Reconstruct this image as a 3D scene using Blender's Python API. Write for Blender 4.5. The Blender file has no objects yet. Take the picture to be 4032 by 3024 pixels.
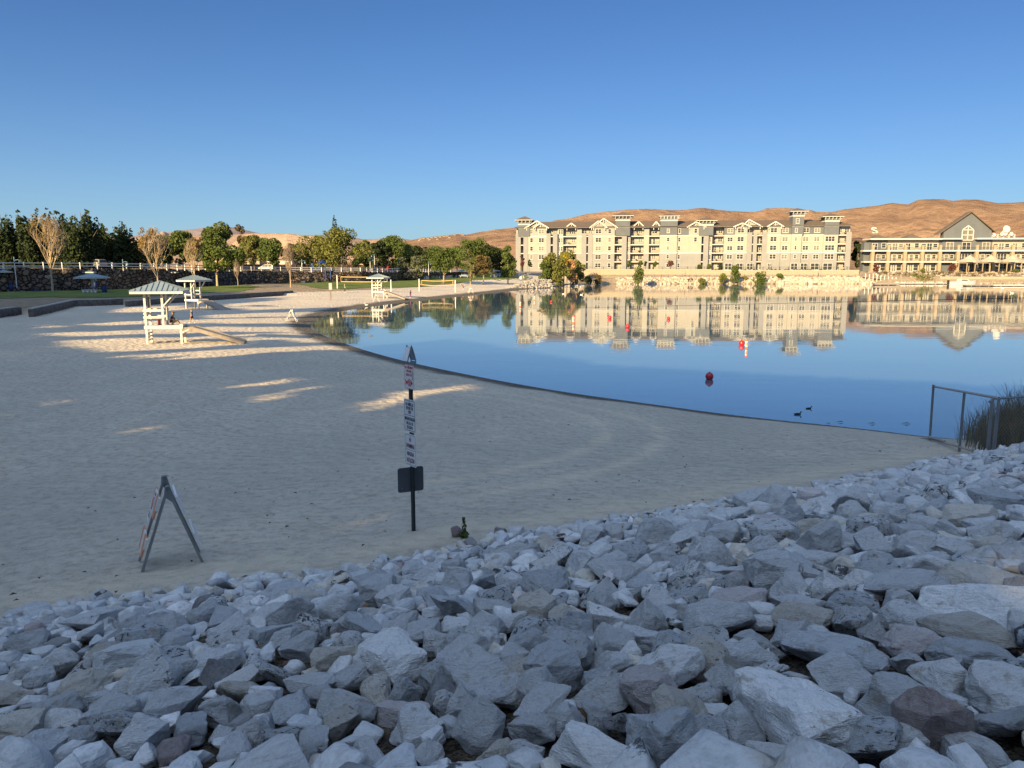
import bpy, bmesh, math, random
import numpy as np
from mathutils import Vector, Matrix, noise as mnoise
R = math.radians
S = bpy.context.scene
COL = S.collection
rng = random.Random(7)
nrg = np.random.default_rng(7)

# ------------------------------------------------------------------ camera
W, Hh, F = 4032.0, 3024.0, 3000.0
HOR = 1054.0
EYE = 5.5
TP = (Hh/2-HOR)/F
PIT = math.atan(TP)
cd = bpy.data.cameras.new('camera'); cam = bpy.data.objects.new('camera', cd); COL.objects.link(cam)
cd.sensor_width = 36; cd.lens = F/W*36; cd.clip_end = 40000; cd.clip_start = .05
cam.location = (0, 0, EYE); cam.rotation_euler = (math.pi/2-PIT, 0, 0)
S.camera = cam
CP, SP = math.cos(PIT), math.sin(PIT)
def ray(x, y):
    u, v = (x-W/2)/F, (y-Hh/2)/F
    return Vector((u, CP-v*SP, -SP-v*CP))
def at(x, y, Y):
    """point on the sight line at forward distance Y"""
    d = ray(x, y); return Vector((0, 0, EYE))+d*(Y/d.y)
def gz(x, y, z):
    """point where the sight line meets the level z"""
    d = ray(x, y); return Vector((0, 0, EYE))+d*((z-EYE)/d.z)

# ------------------------------------------------------------------ light and sky
SUN_AZ, SUN_EL = 32.0, 20.0            # light travels towards (sin az, cos az)
LX, LY = math.sin(R(SUN_AZ)), math.cos(R(SUN_AZ))
wd = bpy.data.worlds.new('World'); S.world = wd; wd.use_nodes = True
nt = wd.node_tree; nt.nodes.clear()
sky = nt.nodes.new('ShaderNodeTexSky'); sky.sky_type = 'NISHITA'; sky.sun_disc = False
sky.sun_elevation = R(SUN_EL); sky.sun_rotation = R(180+SUN_AZ)
sky.altitude = 1400; sky.air_density = 1.0; sky.dust_density = 0.3; sky.ozone_density = 6.6
bg = nt.nodes.new('ShaderNodeBackground'); bg.inputs[1].default_value = 0.0505
out = nt.nodes.new('ShaderNodeOutputWorld')
# extra glow added to the sky high behind the camera, to lift the shade
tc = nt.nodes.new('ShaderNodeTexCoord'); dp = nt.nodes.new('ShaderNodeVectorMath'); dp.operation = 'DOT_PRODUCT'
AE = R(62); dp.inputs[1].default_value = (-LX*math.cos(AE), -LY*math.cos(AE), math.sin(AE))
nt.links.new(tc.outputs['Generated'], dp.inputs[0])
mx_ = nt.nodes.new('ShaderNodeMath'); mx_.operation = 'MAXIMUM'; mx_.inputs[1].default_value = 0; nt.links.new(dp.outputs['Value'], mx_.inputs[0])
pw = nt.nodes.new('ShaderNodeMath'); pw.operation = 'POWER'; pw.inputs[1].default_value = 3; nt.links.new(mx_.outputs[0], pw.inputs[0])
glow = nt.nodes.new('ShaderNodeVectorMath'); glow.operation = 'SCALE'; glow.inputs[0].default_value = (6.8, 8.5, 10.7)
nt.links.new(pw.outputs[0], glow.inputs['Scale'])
# pale band of air low over the horizon
sz = nt.nodes.new('ShaderNodeSeparateXYZ'); nt.links.new(tc.outputs['Generated'], sz.inputs[0])
om = nt.nodes.new('ShaderNodeMath'); om.operation = 'SUBTRACT'; om.use_clamp = True; om.inputs[0].default_value = 1; nt.links.new(sz.outputs[2], om.inputs[1])
p2 = nt.nodes.new('ShaderNodeMath'); p2.operation = 'POWER'; p2.inputs[1].default_value = 10; nt.links.new(om.outputs[0], p2.inputs[0])
p3 = nt.nodes.new('ShaderNodeMath'); p3.operation = 'MULTIPLY'; p3.inputs[1].default_value = .9; nt.links.new(p2.outputs[0], p3.inputs[0])
# the blue is even from left to right
fx = nt.nodes.new('ShaderNodeMath'); fx.operation = 'MULTIPLY_ADD'; fx.inputs[1].default_value = -.17; fx.inputs[2].default_value = 1; nt.links.new(sz.outputs[0], fx.inputs[0])
s1 = nt.nodes.new('ShaderNodeVectorMath'); s1.operation = 'SCALE'; nt.links.new(sky.outputs[0], s1.inputs[0]); nt.links.new(fx.outputs[0], s1.inputs['Scale'])
s2_ = nt.nodes.new('ShaderNodeVectorMath'); s2_.operation = 'MULTIPLY'; s2_.inputs[1].default_value = (.715, .785, .855); nt.links.new(s1.outputs[0], s2_.inputs[0])
hz = nt.nodes.new('ShaderNodeMix'); hz.data_type = 'RGBA'; hz.clamp_result = False; nt.links.new(p3.outputs[0], hz.inputs[0]); nt.links.new(s2_.outputs[0], hz.inputs[6]); hz.inputs[7].default_value = (2.85, 4.3, 4.95, 1)
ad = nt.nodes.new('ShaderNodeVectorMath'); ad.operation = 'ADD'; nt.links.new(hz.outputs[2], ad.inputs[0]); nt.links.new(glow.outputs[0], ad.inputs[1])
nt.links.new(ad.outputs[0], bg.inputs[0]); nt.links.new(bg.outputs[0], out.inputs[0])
sl = bpy.data.lights.new('sun', 'SUN'); so = bpy.data.objects.new('sun', sl); COL.objects.link(so)
sl.energy = 5.0; sl.angle = R(.5); sl.color = (1, .72, .36)
sd = Vector((LX*math.cos(R(SUN_EL)), LY*math.cos(R(SUN_EL)), -math.sin(R(SUN_EL))))
so.rotation_euler = sd.to_track_quat('-Z', 'Y').to_euler()
so.location = (-40, -60, 60)
vs = S.view_settings; vs.view_transform = 'Standard'; vs.look = 'None'; vs.gamma = 1; vs.exposure = 1.43
S.cycles.max_bounces = 6; S.cycles.transparent_max_bounces = 8
try: S.cycles.use_denoising = True
except Exception: pass

# ------------------------------------------------------------------ materials
MATS = {}
class N:
    """tiny node helper"""
    def __init__(s, name):
        s.m = bpy.data.materials.new(name); s.m.use_nodes = True
        s.t = s.m.node_tree; s.t.nodes.clear()
        s.o = s.n('ShaderNodeOutputMaterial'); s.b = s.n('ShaderNodeBsdfPrincipled')
        s.l(s.b.outputs[0], s.o.inputs[0])
    def n(s, k, **kw):
        x = s.t.nodes.new(k)
        for a, b in kw.items(): setattr(x, a, b)
        return x
    def l(s, a, b): s.t.links.new(a, b)
    def coord(s, which='Object', scale=(1, 1, 1), rot=(0, 0, 0)):
        c = s.n('ShaderNodeTexCoord') if which != 'World' else s.n('ShaderNodeNewGeometry')
        mp = s.n('ShaderNodeMapping'); mp.inputs['Scale'].default_value = scale; mp.inputs['Rotation'].default_value = rot
        s.l(c.outputs['Position' if which == 'World' else which], mp.inputs[0]); return mp.outputs[0]
    def noise(s, co, scale, detail=4, rough=.55, dist=0):
        x = s.n('ShaderNodeTexNoise'); x.inputs['Scale'].default_value = scale; x.inputs['Detail'].default_value = detail
        x.inputs['Roughness'].default_value = rough; x.inputs['Distortion'].default_value = dist
        s.l(co, x.inputs['Vector']); return x.outputs[0]
    def ramp(s, fac, stops, interp='LINEAR'):
        x = s.n('ShaderNodeValToRGB'); x.color_ramp.interpolation = interp
        e = x.color_ramp.elements
        while len(e) < len(stops): e.new(.5)
        for i, (p, c) in enumerate(stops):
            e[i].position = p; e[i].color = (c, c, c, 1) if not hasattr(c, '__len__') else (*c, 1)
        s.l(fac, x.inputs[0]); return x.outputs[0]
    def mix(s, fac, a, b, mode='MIX'):
        x = s.n('ShaderNodeMix', data_type='RGBA', blend_type=mode)
        for v, i in ((fac, 0), (a, 6), (b, 7)):
            if hasattr(v, 'is_output') or isinstance(v, bpy.types.NodeSocket): s.l(v, x.inputs[i])
            elif hasattr(v, '__len__'): x.inputs[i].default_value = (*v, 1)
            else: x.inputs[i].default_value = v if i == 0 else (v, v, v, 1)
        return x.outputs[2]
    def math(s, op, a, b=0.0, clamp=False):
        x = s.n('ShaderNodeMath', operation=op, use_clamp=clamp)
        for i, v in enumerate((a, b)):
            if isinstance(v, bpy.types.NodeSocket): s.l(v, x.inputs[i])
            else: x.inputs[i].default_value = v
        return x.outputs[0]
    def attr(s, name, which='Fac'):
        x = s.n('ShaderNodeAttribute', attribute_name=name); return x.outputs[which]
    def bump(s, h, strength=.5, dist=.05):
        x = s.n('ShaderNodeBump'); x.inputs['Strength'].default_value = strength; x.inputs['Distance'].default_value = dist
        s.l(h, x.inputs['Height']); s.l(x.outputs[0], s.b.inputs['Normal']); return x
    def set(s, color=None, rough=None, metal=None, spec=None):
        for k, v in (('Base Color', color), ('Roughness', rough), ('Metallic', metal), ('Specular IOR Level', spec)):
            if v is None: continue
            if isinstance(v, bpy.types.NodeSocket): s.l(v, s.b.inputs[k])
            else: s.b.inputs[k].default_value = (*v, 1) if hasattr(v, '__len__') else v
        return s.m

def plain(name, col, rough=.6, metal=0, vary=.18, scale=3.0, spec=.3):
    """paint, metal, cloth: one colour with some wear"""
    if name in MATS: return MATS[name]
    k = N(name); co = k.coord('Object')
    f = k.noise(co, scale, 5, .65)
    lo = tuple(c*(1-vary) for c in col); hi = tuple(min(1, c*(1+vary)) for c in col)
    k.set(k.ramp(f, [(.3, lo), (.7, hi)]), rough, metal, spec)
    MATS[name] = k.m; return k.m

# ------------------------------------------------------------------ mesh helper
class MB:
    def __init__(s): s.v = []; s.f = []; s.mi = []
    def add(s, vs_, fs, mi=0, M=None):
        o = len(s.v)
        s.v += [tuple(M @ Vector(p)) if M else tuple(p) for p in vs_]
        s.f += [tuple(o+i for i in q) for q in fs]; s.mi += [mi]*len(fs); return s
    def box(s, x0, x1, y0, y1, z0, z1, mi=0, M=None):
        return s.add([(x0,y0,z0),(x1,y0,z0),(x1,y1,z0),(x0,y1,z0),(x0,y0,z1),(x1,y0,z1),(x1,y1,z1),(x0,y1,z1)],
                     [(0,3,2,1),(4,5,6,7),(0,1,5,4),(1,2,6,5),(2,3,7,6),(3,0,4,7)], mi, M)
    def prism(s, pts, a, b, axis='y', mi=0, M=None):
        """polygon pts (2-D) pushed from a to b along axis"""
        n = len(pts)
        def P(p, t): return (p[0], t, p[1]) if axis == 'y' else ((t, p[0], p[1]) if axis == 'x' else (p[0], p[1], t))
        return s.add([P(p, a) for p in pts]+[P(p, b) for p in pts],
                     [tuple(range(n)), tuple(range(2*n-1, n-1, -1))]+[((i+1) % n, i, n+i, n+(i+1) % n) for i in range(n)], mi, M)
    def bar(s, p, q, w, h=None, mi=0, up=(0, 0, 1)):
        """square bar from p to q"""
        h = h or w; p, q = Vector(p), Vector(q); d = (q-p).normalized(); u = Vector(up)
        if abs(d.dot(u)) > .98: u = Vector((0, 1, 0))
        a = d.cross(u).normalized()*w/2; b = a.cross(d).normalized()*h/2
        return s.add([p-a-b, p+a-b, p+a+b, p-a+b, q-a-b, q+a-b, q+a+b, q-a+b],
                     [(0,3,2,1),(4,5,6,7),(0,1,5,4),(1,2,6,5),(2,3,7,6),(3,0,4,7)], mi)
    def tube(s, pts, r, n=8, mi=0, cap=True):
        pts = [Vector(p) for p in pts]; rs = r if hasattr(r, '__len__') else [r]*len(pts)
        o = len(s.v); prev = None
        for i, p in enumerate(pts):
            d = (pts[min(i+1, len(pts)-1)]-pts[max(i-1, 0)]).normalized()
            if prev is None:
                u = Vector((0, 0, 1)) if abs(d.z) < .9 else Vector((1, 0, 0)); a = d.cross(u).normalized()
            else:
                a = prev-d*prev.dot(d)
                a = a.normalized() if a.length > 1e-5 else d.orthogonal().normalized()
            prev = a; b = d.cross(a)
            for k in range(n):
                t = 2*math.pi*k/n; s.v.append(tuple(p+(a*math.cos(t)+b*math.sin(t))*rs[i]))
        for i in range(len(pts)-1):
            for k in range(n):
                k2 = (k+1) % n; s.f.append((o+i*n+k, o+i*n+k2, o+(i+1)*n+k2, o+(i+1)*n+k)); s.mi.append(mi)
        if cap:
            s.f.append(tuple(o+k for k in range(n-1, -1, -1))); s.mi.append(mi)
            s.f.append(tuple(o+(len(pts)-1)*n+k for k in range(n))); s.mi.append(mi)
        return s
    def lathe(s, prof, n=16, mi=0, M=None):
        """profile of (r, z) turned round z"""
        o = []; fs = []
        for (r, z) in prof:
            for k in range(n):
                t = 2*math.pi*k/n; o.append((r*math.cos(t), r*math.sin(t), z))
        for i in range(len(prof)-1):
            for k in range(n):
                k2 = (k+1) % n; fs.append((i*n+k, i*n+k2, (i+1)*n+k2, (i+1)*n+k))
        fs.append(tuple(range(n-1, -1, -1))); fs.append(tuple((len(prof)-1)*n+k for k in range(n)))
        return s.add(o, fs, mi, M)
    def mesh(s, name, mats, smooth=False):
        me = bpy.data.meshes.new(name); me.from_pydata(s.v, [], s.f)
        for m in (mats if isinstance(mats, (list, tuple)) else [mats]): me.materials.append(m)
        if any(s.mi): me.polygons.foreach_set('material_index', s.mi)
        if smooth: me.polygons.foreach_set('use_smooth', [True]*len(me.polygons))
        me.update(); return me
    def build(s, name, mats, parent=None, smooth=False, loc=None):
        o = bpy.data.objects.new(name, s.mesh(name, mats, smooth)); COL.objects.link(o)
        if parent: o.parent = parent
        if loc is not None: o.location = loc
        return o
def np_mesh(name, V, Fq, mats, smooth=False):
    me = bpy.data.meshes.new(name); Fq = np.asarray(Fq, dtype=np.int32); k = Fq.shape[1]
    me.vertices.add(len(V)); me.vertices.foreach_set('co', np.asarray(V, dtype=np.float32).ravel())
    me.loops.add(Fq.size); me.loops.foreach_set('vertex_index', Fq.ravel())
    me.polygons.add(len(Fq)); me.polygons.foreach_set('loop_start', np.arange(0, Fq.size, k, dtype=np.int32))
    me.polygons.foreach_set('loop_total', np.full(len(Fq), k, dtype=np.int32))
    for m in (mats if isinstance(mats, (list, tuple)) else [mats]): me.materials.append(m)
    if smooth: me.polygons.foreach_set('use_smooth', np.ones(len(Fq), dtype=bool))
    me.update(calc_edges=True); me.validate(); return me
def link(name, me, parent=None, loc=None):
    o = bpy.data.objects.new(name, me); COL.objects.link(o)
    if parent: o.parent = parent
    if loc is not None: o.location = loc
    return o
def tag(o, label, cat, group=None, kind=None):
    o['label'] = label; o['category'] = cat
    if group: o['group'] = group
    if kind: o['kind'] = kind
    return o
def thing(name, label, cat, loc=(0, 0, 0), rz=0, group=None):
    o = bpy.data.objects.new(name, None); COL.objects.link(o); o.empty_display_size = .2
    o.location = loc; o.rotation_euler = (0, 0, rz); return tag(o, label, cat, group)
def struct(o): o['kind'] = 'structure'; return o
def dup(root, label, loc=None, rz=None, scale=None):
    r = root.copy(); COL.objects.link(r); r['label'] = label
    if loc is not None: r.location = loc
    if rz is not None: r.rotation_euler = (0, 0, rz)
    if scale is not None: r.scale = (scale,)*3 if not hasattr(scale, '__len__') else scale
    for ch in list(root.children):
        c = ch.copy(); COL.objects.link(c); c.parent = r
        for g in ch.children:
            d = g.copy(); COL.objects.link(d); d.parent = c
    return r

# ------------------------------------------------------------------ numpy noise
def _hash(ix, iy, seed):
    h = (ix.astype(np.int64)*374761393+iy.astype(np.int64)*668265263+seed*974711) & 0x7fffffff
    h = ((h ^ (h >> 13))*1274126177) & 0x7fffffff
    return ((h ^ (h >> 16)) & 0xffff)/65535.0
def vnoise(x, y, seed=0):
    x = np.asarray(x, float); y = np.asarray(y, float)
    ix, iy = np.floor(x), np.floor(y); fx, fy = x-ix, y-iy
    fx = fx*fx*(3-2*fx); fy = fy*fy*(3-2*fy)
    a = _hash(ix, iy, seed); b = _hash(ix+1, iy, seed); c = _hash(ix, iy+1, seed); d = _hash(ix+1, iy+1, seed)
    return (a*(1-fx)+b*fx)*(1-fy)+(c*(1-fx)+d*fx)*fy-.5
def fbm(x, y, seed=0, oct=4):
    s = 0; a = 1; x = np.asarray(x, float); y = np.asarray(y, float)
    for i in range(oct): s = s+a*vnoise(x*2**i, y*2**i, seed+i); a *= .5
    return s
def sdist(P, poly, closed=True):
    """distance to polyline (and inside flag when closed); P (n,2)"""
    poly = np.asarray(poly, float); n = len(poly); d = np.full(len(P), 1e9); ins = np.zeros(len(P), bool)
    for i in range(n if closed else n-1):
        a, b = poly[i], poly[(i+1) % n]; ab = b-a
        t = np.clip(((P-a)@ab)/(ab@ab+1e-12), 0, 1)
        d = np.minimum(d, np.hypot(*(P-a-t[:, None]*ab).T))
        if closed:
            c = (a[1] > P[:, 1]) != (b[1] > P[:, 1])
            with np.errstate(divide='ignore', invalid='ignore'):
                xx = (b[0]-a[0])*(P[:, 1]-a[1])/(b[1]-a[1])+a[0]
            ins ^= c & (P[:, 0] < xx)
    return d, ins
def sm(a, b, x):
    t = np.clip((x-a)/(b-a), 0, 1); return t*t*(3-2*t)
# ------------------------------------------------------------------ the lie of the land (metres, water level 0)
def xy(p): return (p[0], p[1])
near_shore = [(3663,1722),(3372,1686),(2916,1640),(2552,1590),(2187,1540),(1823,1473),(1549,1413),(1367,1358),(1258,1316),
              (1212,1285),(1239,1258),(1312,1231),(1458,1207),(1640,1186),(1823,1167),(2005,1148),(2060,1141),(2126,1134),(2221,1128),(2262,1125)]
shore = [xy(gz(x, y, 0)) for x, y in near_shore]
# smooth it
def chaikin(p, closed=False):
    q = [p[0]]
    for a, b in zip(p[:-1], p[1:]):
        q += [(a[0]*.75+b[0]*.25, a[1]*.75+b[1]*.25), (a[0]*.25+b[0]*.75, a[1]*.25+b[1]*.75)]
    return q+[p[-1]]
shore = chaikin(chaikin(shore))
FARY = 262.0
far_shore = [(24, 250), (27, 258), (34, FARY), (400, FARY+2)]
lake = shore+far_shore+[(400, 276), (400, 270), (200, 142.5), (60, 51.5), (30, 32), (19.5, 25.0), (16, 23.6)]
lake = [p for p in lake if p != (400, 276)]
# lawn outline: front edge runs along the low stone wall, back edge along the tall one
BWp = [(-190, 95), (-120, 112), (-84, 125), (-75, 139), (-68, 155), (-66, 187), (-58, 200), (-42, 216), (-33, 242), (-23, 300), (-14, 345)]
LW1 = [xy(gz(*p, .8)) for p in [(-260, 1276), (0, 1251), (88, 1238)]]
LW2 = [xy(gz(*p, .8)) for p in [(134, 1248), (296, 1207), (486, 1200)]]
LW3 = [xy(gz(*p, .8)) for p in [(507, 1207), (807, 1183), (1158, 1160)]]
lawn_front = [xy(gz(*p, 1.2)) for p in [(1270, 1148), (1500, 1139), (1720, 1127), (1850, 1113), (2000, 1108), (2070, 1103), (2095, 1090)]]
lawn_poly = BWp+[(3, 335), (4, 262)]+lawn_front[::-1]+LW3[::-1]+LW2[::-1]+LW1[::-1]+[(-190, 60)]
CD = (.839, .546)          # the bank's crest line runs through the camera along this direction
def bankd(x, y): return .839*y-.546*x
_toe_px = [(-500,2480),(0,2405),(237,2356),(601,2314),(838,2265),(1094,2229),(1549,2181),(1823,2126),(1969,2090),(2278,2070),(2515,2042),(2825,2020),(3153,2005),(3463,1955),(3791,1885),(3864,1858),(4032,1830)]
_toe = []
for _x, _y in _toe_px:
    _p = gz(_x, _y, float(np.interp(_x, [0, 1700, 2600, 3300, 4032], [2.1, 2.05, 1.8, 1.3, .75]))); _toe.append((CD[0]*_p.x+CD[1]*_p.y, bankd(_p.x, _p.y)))
_toe.sort(); print('TOE', [tuple(round(q, 1) for q in t) for t in _toe])
def toe(x, y): return np.interp(CD[0]*x+CD[1]*y, [q[0] for q in _toe], [q[1] for q in _toe])
def Hgt(x, y, fine=True):
    x = np.atleast_1d(np.asarray(x, float)); y = np.atleast_1d(np.asarray(y, float))
    P = np.stack([x, y], 1)
    d, ins = sdist(P, lake); d = np.where(ins, -d, d)
    bd = bankd(x, y); TOE = toe(x, y)
    sand = .78*(1-np.exp(-np.maximum(d, 0)/7))+1.28*np.exp(-np.maximum(bd-TOE, 0)/9)*(1-np.exp(-np.maximum(d, 0)/9))
    sand = np.where(d < 0, np.maximum(-2.5, .12*d), sand)
    # lawn
    ld, li = sdist(P, lawn_poly); ld = np.where(li, ld, -ld)
    lz = 1.5+.75*np.clip(ld/30, 0, 1)
    walled = y < 132
    k = np.where(walled, sm(.35, 1.2, ld), sm(-5, 5, ld))
    z = sand+(np.maximum(lz, sand)-sand)*k
    # rising ground behind the beach on the right of the lawn
    z = z+1.5*sm(10, 32, d)*sm(190, 240, y)*(x > -30)*(x < 60)*(ld < 0)
    # far shore: stone slope, walk, terrace
    far = (y > 238) & (x > 20)
    zf = np.interp(d, [0, 5, 5.6, 11, 11.9, 60], [0, 2.1, 2.2, 2.25, 4.3, 4.6])
    zr = np.interp(d, [0, 1.2, 1.6, 18, 60], [0, .6, 2.3, 3.8, 4.2]); zf = zf+(zr-zf)*sm(124, 130, x)
    kf = sm(22, 30, x)
    z = np.where(far & (d > 0), z*(1-kf)+zf*kf, z)
    # behind the tall wall
    bwd, _ = sdist(P, BWp, closed=False)
    yb = np.interp(x, [p[0] for p in BWp], [p[1] for p in BWp])
    up = (y > yb) & (x < -14)
    top = np.interp(y, [110, 155, 190, 215, 300, 345], [5.3, 5.25, 4.7, 4.4, 3.8, 3.4])
    z = np.where(up, z+(top-z)*sm(1.5, 2.6, bwd)+.012*np.minimum(bwd, 60), z)
    z = np.where((y > 345) | ((x < 20) & (y > 320)), np.maximum(z, 3.3), z)
    # the stone bank the camera stands on
    kb = np.clip((TOE-bd)/(TOE-1.0), 0, 1)
    z = np.where(bd < TOE, z*(1-kb)+(3.86-.05*np.clip(CD[0]*x+CD[1]*y-5, 0, 12))*kb, z)
    if fine:
        near = np.exp(-np.maximum(y-60, 0)/60)*(d > 0)
        z = z+near*(.05*fbm(x*.45, y*.45, 3, 3)*sm(0, 4, d)+.16*fbm(x*.09, y*.09, 9, 3)*sm(1, 8, d))
    return z
_HX = np.arange(-40, 60.01, .25); _HY = np.arange(-6, 40.01, .25)
_a, _b = np.meshgrid(_HX, _HY); _HT = Hgt(_a.ravel(), _b.ravel(), False).reshape(len(_HY), len(_HX)).tolist()
def H1(x, y):
    i, j = (x+40)/.25, (y+6)/.25
    if 0 <= i < len(_HX)-1.01 and 0 <= j < len(_HY)-1.01:
        a, b = int(i), int(j); f, g = i-a, j-b
        return (_HT[b][a]*(1-f)+_HT[b][a+1]*f)*(1-g)+(_HT[b+1][a]*(1-f)+_HT[b+1][a+1]*f)*g
    return float(Hgt([x], [y], False)[0])
def on_ground(px, py, dz=0.0):
    """follow the sight line down to the ground"""
    d = ray(px, py); Y = np.concatenate([np.linspace(1.2, 40, 1600), np.linspace(40, 420, 2600)])
    X = d.x*Y/d.y; Z = EYE+d.z*Y/d.y
    h = Hgt(X, Y, False)+dz
    i = int(np.argmax(Z <= h)); i = max(i, 1)
    return Vector((X[i], Y[i], float(h[i])-dz))

def axis(parts):
    o = []
    for a, b, s in parts: o += list(np.arange(a, b, s))
    return np.array(o)
gx = axis([(-3000,-400,200),(-400,-120,14),(-120,-60,1.4),(-60,-26,.7),(-26,22,.28),(22,60,1.0),(60,240,5),(240,420,15),(420,3400,200)])
gy = axis([(-400,-40,25),(-40,1,2),(1,46,.28),(46,110,.6),(110,170,.9),(170,300,1.6),(300,420,5),(420,1000,40),(1000,4200,200)])
GX, GY = np.meshgrid(gx, gy); fx_, fy_ = GX.ravel(), GY.ravel()
GZ = Hgt(fx_, fy_)
nx, ny = len(gx), len(gy)
idx = np.arange(nx*ny).reshape(ny, nx)
quads = np.stack([idx[:-1, :-1], idx[:-1, 1:], idx[1:, 1:], idx[1:, :-1]], -1).reshape(-1, 4)

k = N('sand_and_soil')
co = k.coord('World'); 
n1 = k.noise(co, .9, 6, .6); n2 = k.noise(co, 6.5, 5, .65); n3 = k.noise(co, .12, 3, .5); n4 = k.noise(co, 45, 3, .6)
vor = k.n('ShaderNodeTexVoronoi', feature='SMOOTH_F1'); vor.inputs['Scale'].default_value = 3.1; vor.inputs['Smoothness'].default_value = .6
k.l(k.coord('World', (1, 1, .3)), vor.inputs['Vector'])
sand = k.mix(k.ramp(n1, [(.3, 0), (.7, 1)]), (.535, .478, .385), (.64, .568, .455))
sand = k.mix(k.ramp(n2, [(.36, .65), (.52, 0)]), sand, (.36, .305, .23))
sand = k.mix(k.ramp(n3, [(.38, .4), (.6, 0)]), sand, (.42, .385, .325))
sand = k.mix(k.math('MULTIPLY', k.attr('track'), k.ramp(n1, [(.3, .3), (.7, 1)])), sand, (.71, .61, .45))
wet = k.math('MULTIPLY', k.attr('wet'), k.ramp(n2, [(.3, .75), (.6, 1)]), True)
sand = k.mix(wet, sand, (.075, .07, .06))
soil = k.mix(k.ramp(n2, [(.3, 0), (.7, 1)]), (.05, .04, .03), (.15, .12, .085))
soil = k.mix(k.ramp(n4, [(.5, 0), (.56, 1)]), soil, (.035, .024, .016))
c = k.mix(k.math('ADD', k.attr('soil'), k.math('MULTIPLY', k.math('SUBTRACT', n1, .5), k.attr('soiledge')), True), sand, soil)
dirt = k.mix(k.ramp(n1, [(.3, 0), (.7, 1)]), (.20, .16, .11), (.31, .25, .17))
c = k.mix(k.attr('dirt'), c, dirt)
h = k.math('ADD', k.math('MULTIPLY', vor.outputs[0], 1.0), k.math('ADD', k.math('MULTIPLY', n1, .25), k.math('ADD', k.math('MULTIPLY', n2, .7), k.math('MULTIPLY', n4, .22))))
k.bump(h, 1.0, .13)
k.set(c, .95, 0, .15)
MATS['ground'] = k.m
me = np_mesh('ground', np.stack([fx_, fy_, GZ], 1), quads, MATS['ground'], True)
PP = np.stack([fx_, fy_], 1)
dl, il = sdist(PP, lake); dl = np.where(il, -dl, dl); bd_ = bankd(fx_, fy_)
ldg, lig = sdist(PP, lawn_poly)
def fattr(me, name, v):
    a = me.attributes.new(name, 'FLOAT', 'POINT'); a.data.foreach_set('value', np.asarray(v, np.float32))
fattr(me, 'wet', 1-sm(.45+.012*fy_, 1.05+.02*fy_, dl+.6*fbm(fx_*.7, fy_*.7, 21, 3)))
TOE = toe(fx_, fy_)
fattr(me, 'soil', 1-sm(TOE-.7, TOE+.15, bd_))
fattr(me, 'soiledge', 2*np.exp(-((bd_-TOE)/.8)**2))
fattr(me, 'dirt', np.clip(sm(0, 1, np.where(lig, ldg, -ldg))+((fy_ > 238) & (fx_ > 20))+(fy_ > 340)+((fx_ < -55)), 0, 1))
# wheel tracks curving over the sand
def arc_track(c, r, a0, a1):
    ang = np.degrees(np.arctan2(fy_-c[1], fx_-c[0])); rr = np.hypot(fx_-c[0], fy_-c[1])
    m = sm(a0-8, a0, ang)*(1-sm(a1, a1+8, ang))
    return m*(np.exp(-((rr-r)/.22)**2)+np.exp(-((rr-r-1.5)/.22)**2))
tr = arc_track((-6.5, 22.0), 9.2, -55, 60)+.7*arc_track((-34, 4), 22, -2, 62)+.6*arc_track((-44, 2), 23, 0, 66)
tr = tr+.8*(np.exp(-((bd_-TOE-.9)/.5)**2))
fattr(me, 'track', np.clip(tr, 0, 1)*(fy_ < 60))
ground = struct(link('ground', me))

# ------------------------------------------------------------------ water
k = N('lake_water')
co = k.coord('World', (1, 1, 1))
w1 = k.noise(k.coord('World', (.35, 1.0, 1)), 1.1, 3, .5); w2 = k.noise(k.coord('World', (.5, 1.2, 1)), .16, 3, .5)
w3 = k.noise(k.coord('World', (.6, 1, 1)), .035, 3, .5)
amp = k.ramp(w3, [(.38, .12), (.62, 1)])
h = k.math('ADD', k.math('MULTIPLY', k.math('MULTIPLY', w1, .35), amp), k.math('MULTIPLY', w2, .8))
k.bump(h, .13, .10)
k.set((.075, .125, .175), .025, 0, .5); k.b.inputs['IOR'].default_value = 2.2
MATS['water'] = k.m
lp = MB(); wl = np.array(lake)
# water sheet: the lake outline pushed half a metre under the shore
cen = wl.mean(0)
lp.v = [(x, y, 0) for x, y in lake]; 
bm = bmesh.new(); vv = [bm.verts.new((x, y, 0)) for x, y in lake]; 
fc = bm.faces.new(vv); bmesh.ops.triangulate(bm, faces=[fc])
bmesh.ops.recalc_face_normals(bm, faces=bm.faces)
if sum(f.normal.z for f in bm.faces) < 0: bmesh.ops.reverse_faces(bm, faces=bm.faces)
me = bpy.data.meshes.new('water'); bm.to_mesh(me); bm.free(); me.materials.append(MATS['water'])
water = struct(link('water', me, loc=(0, 0, -.005)))
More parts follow.
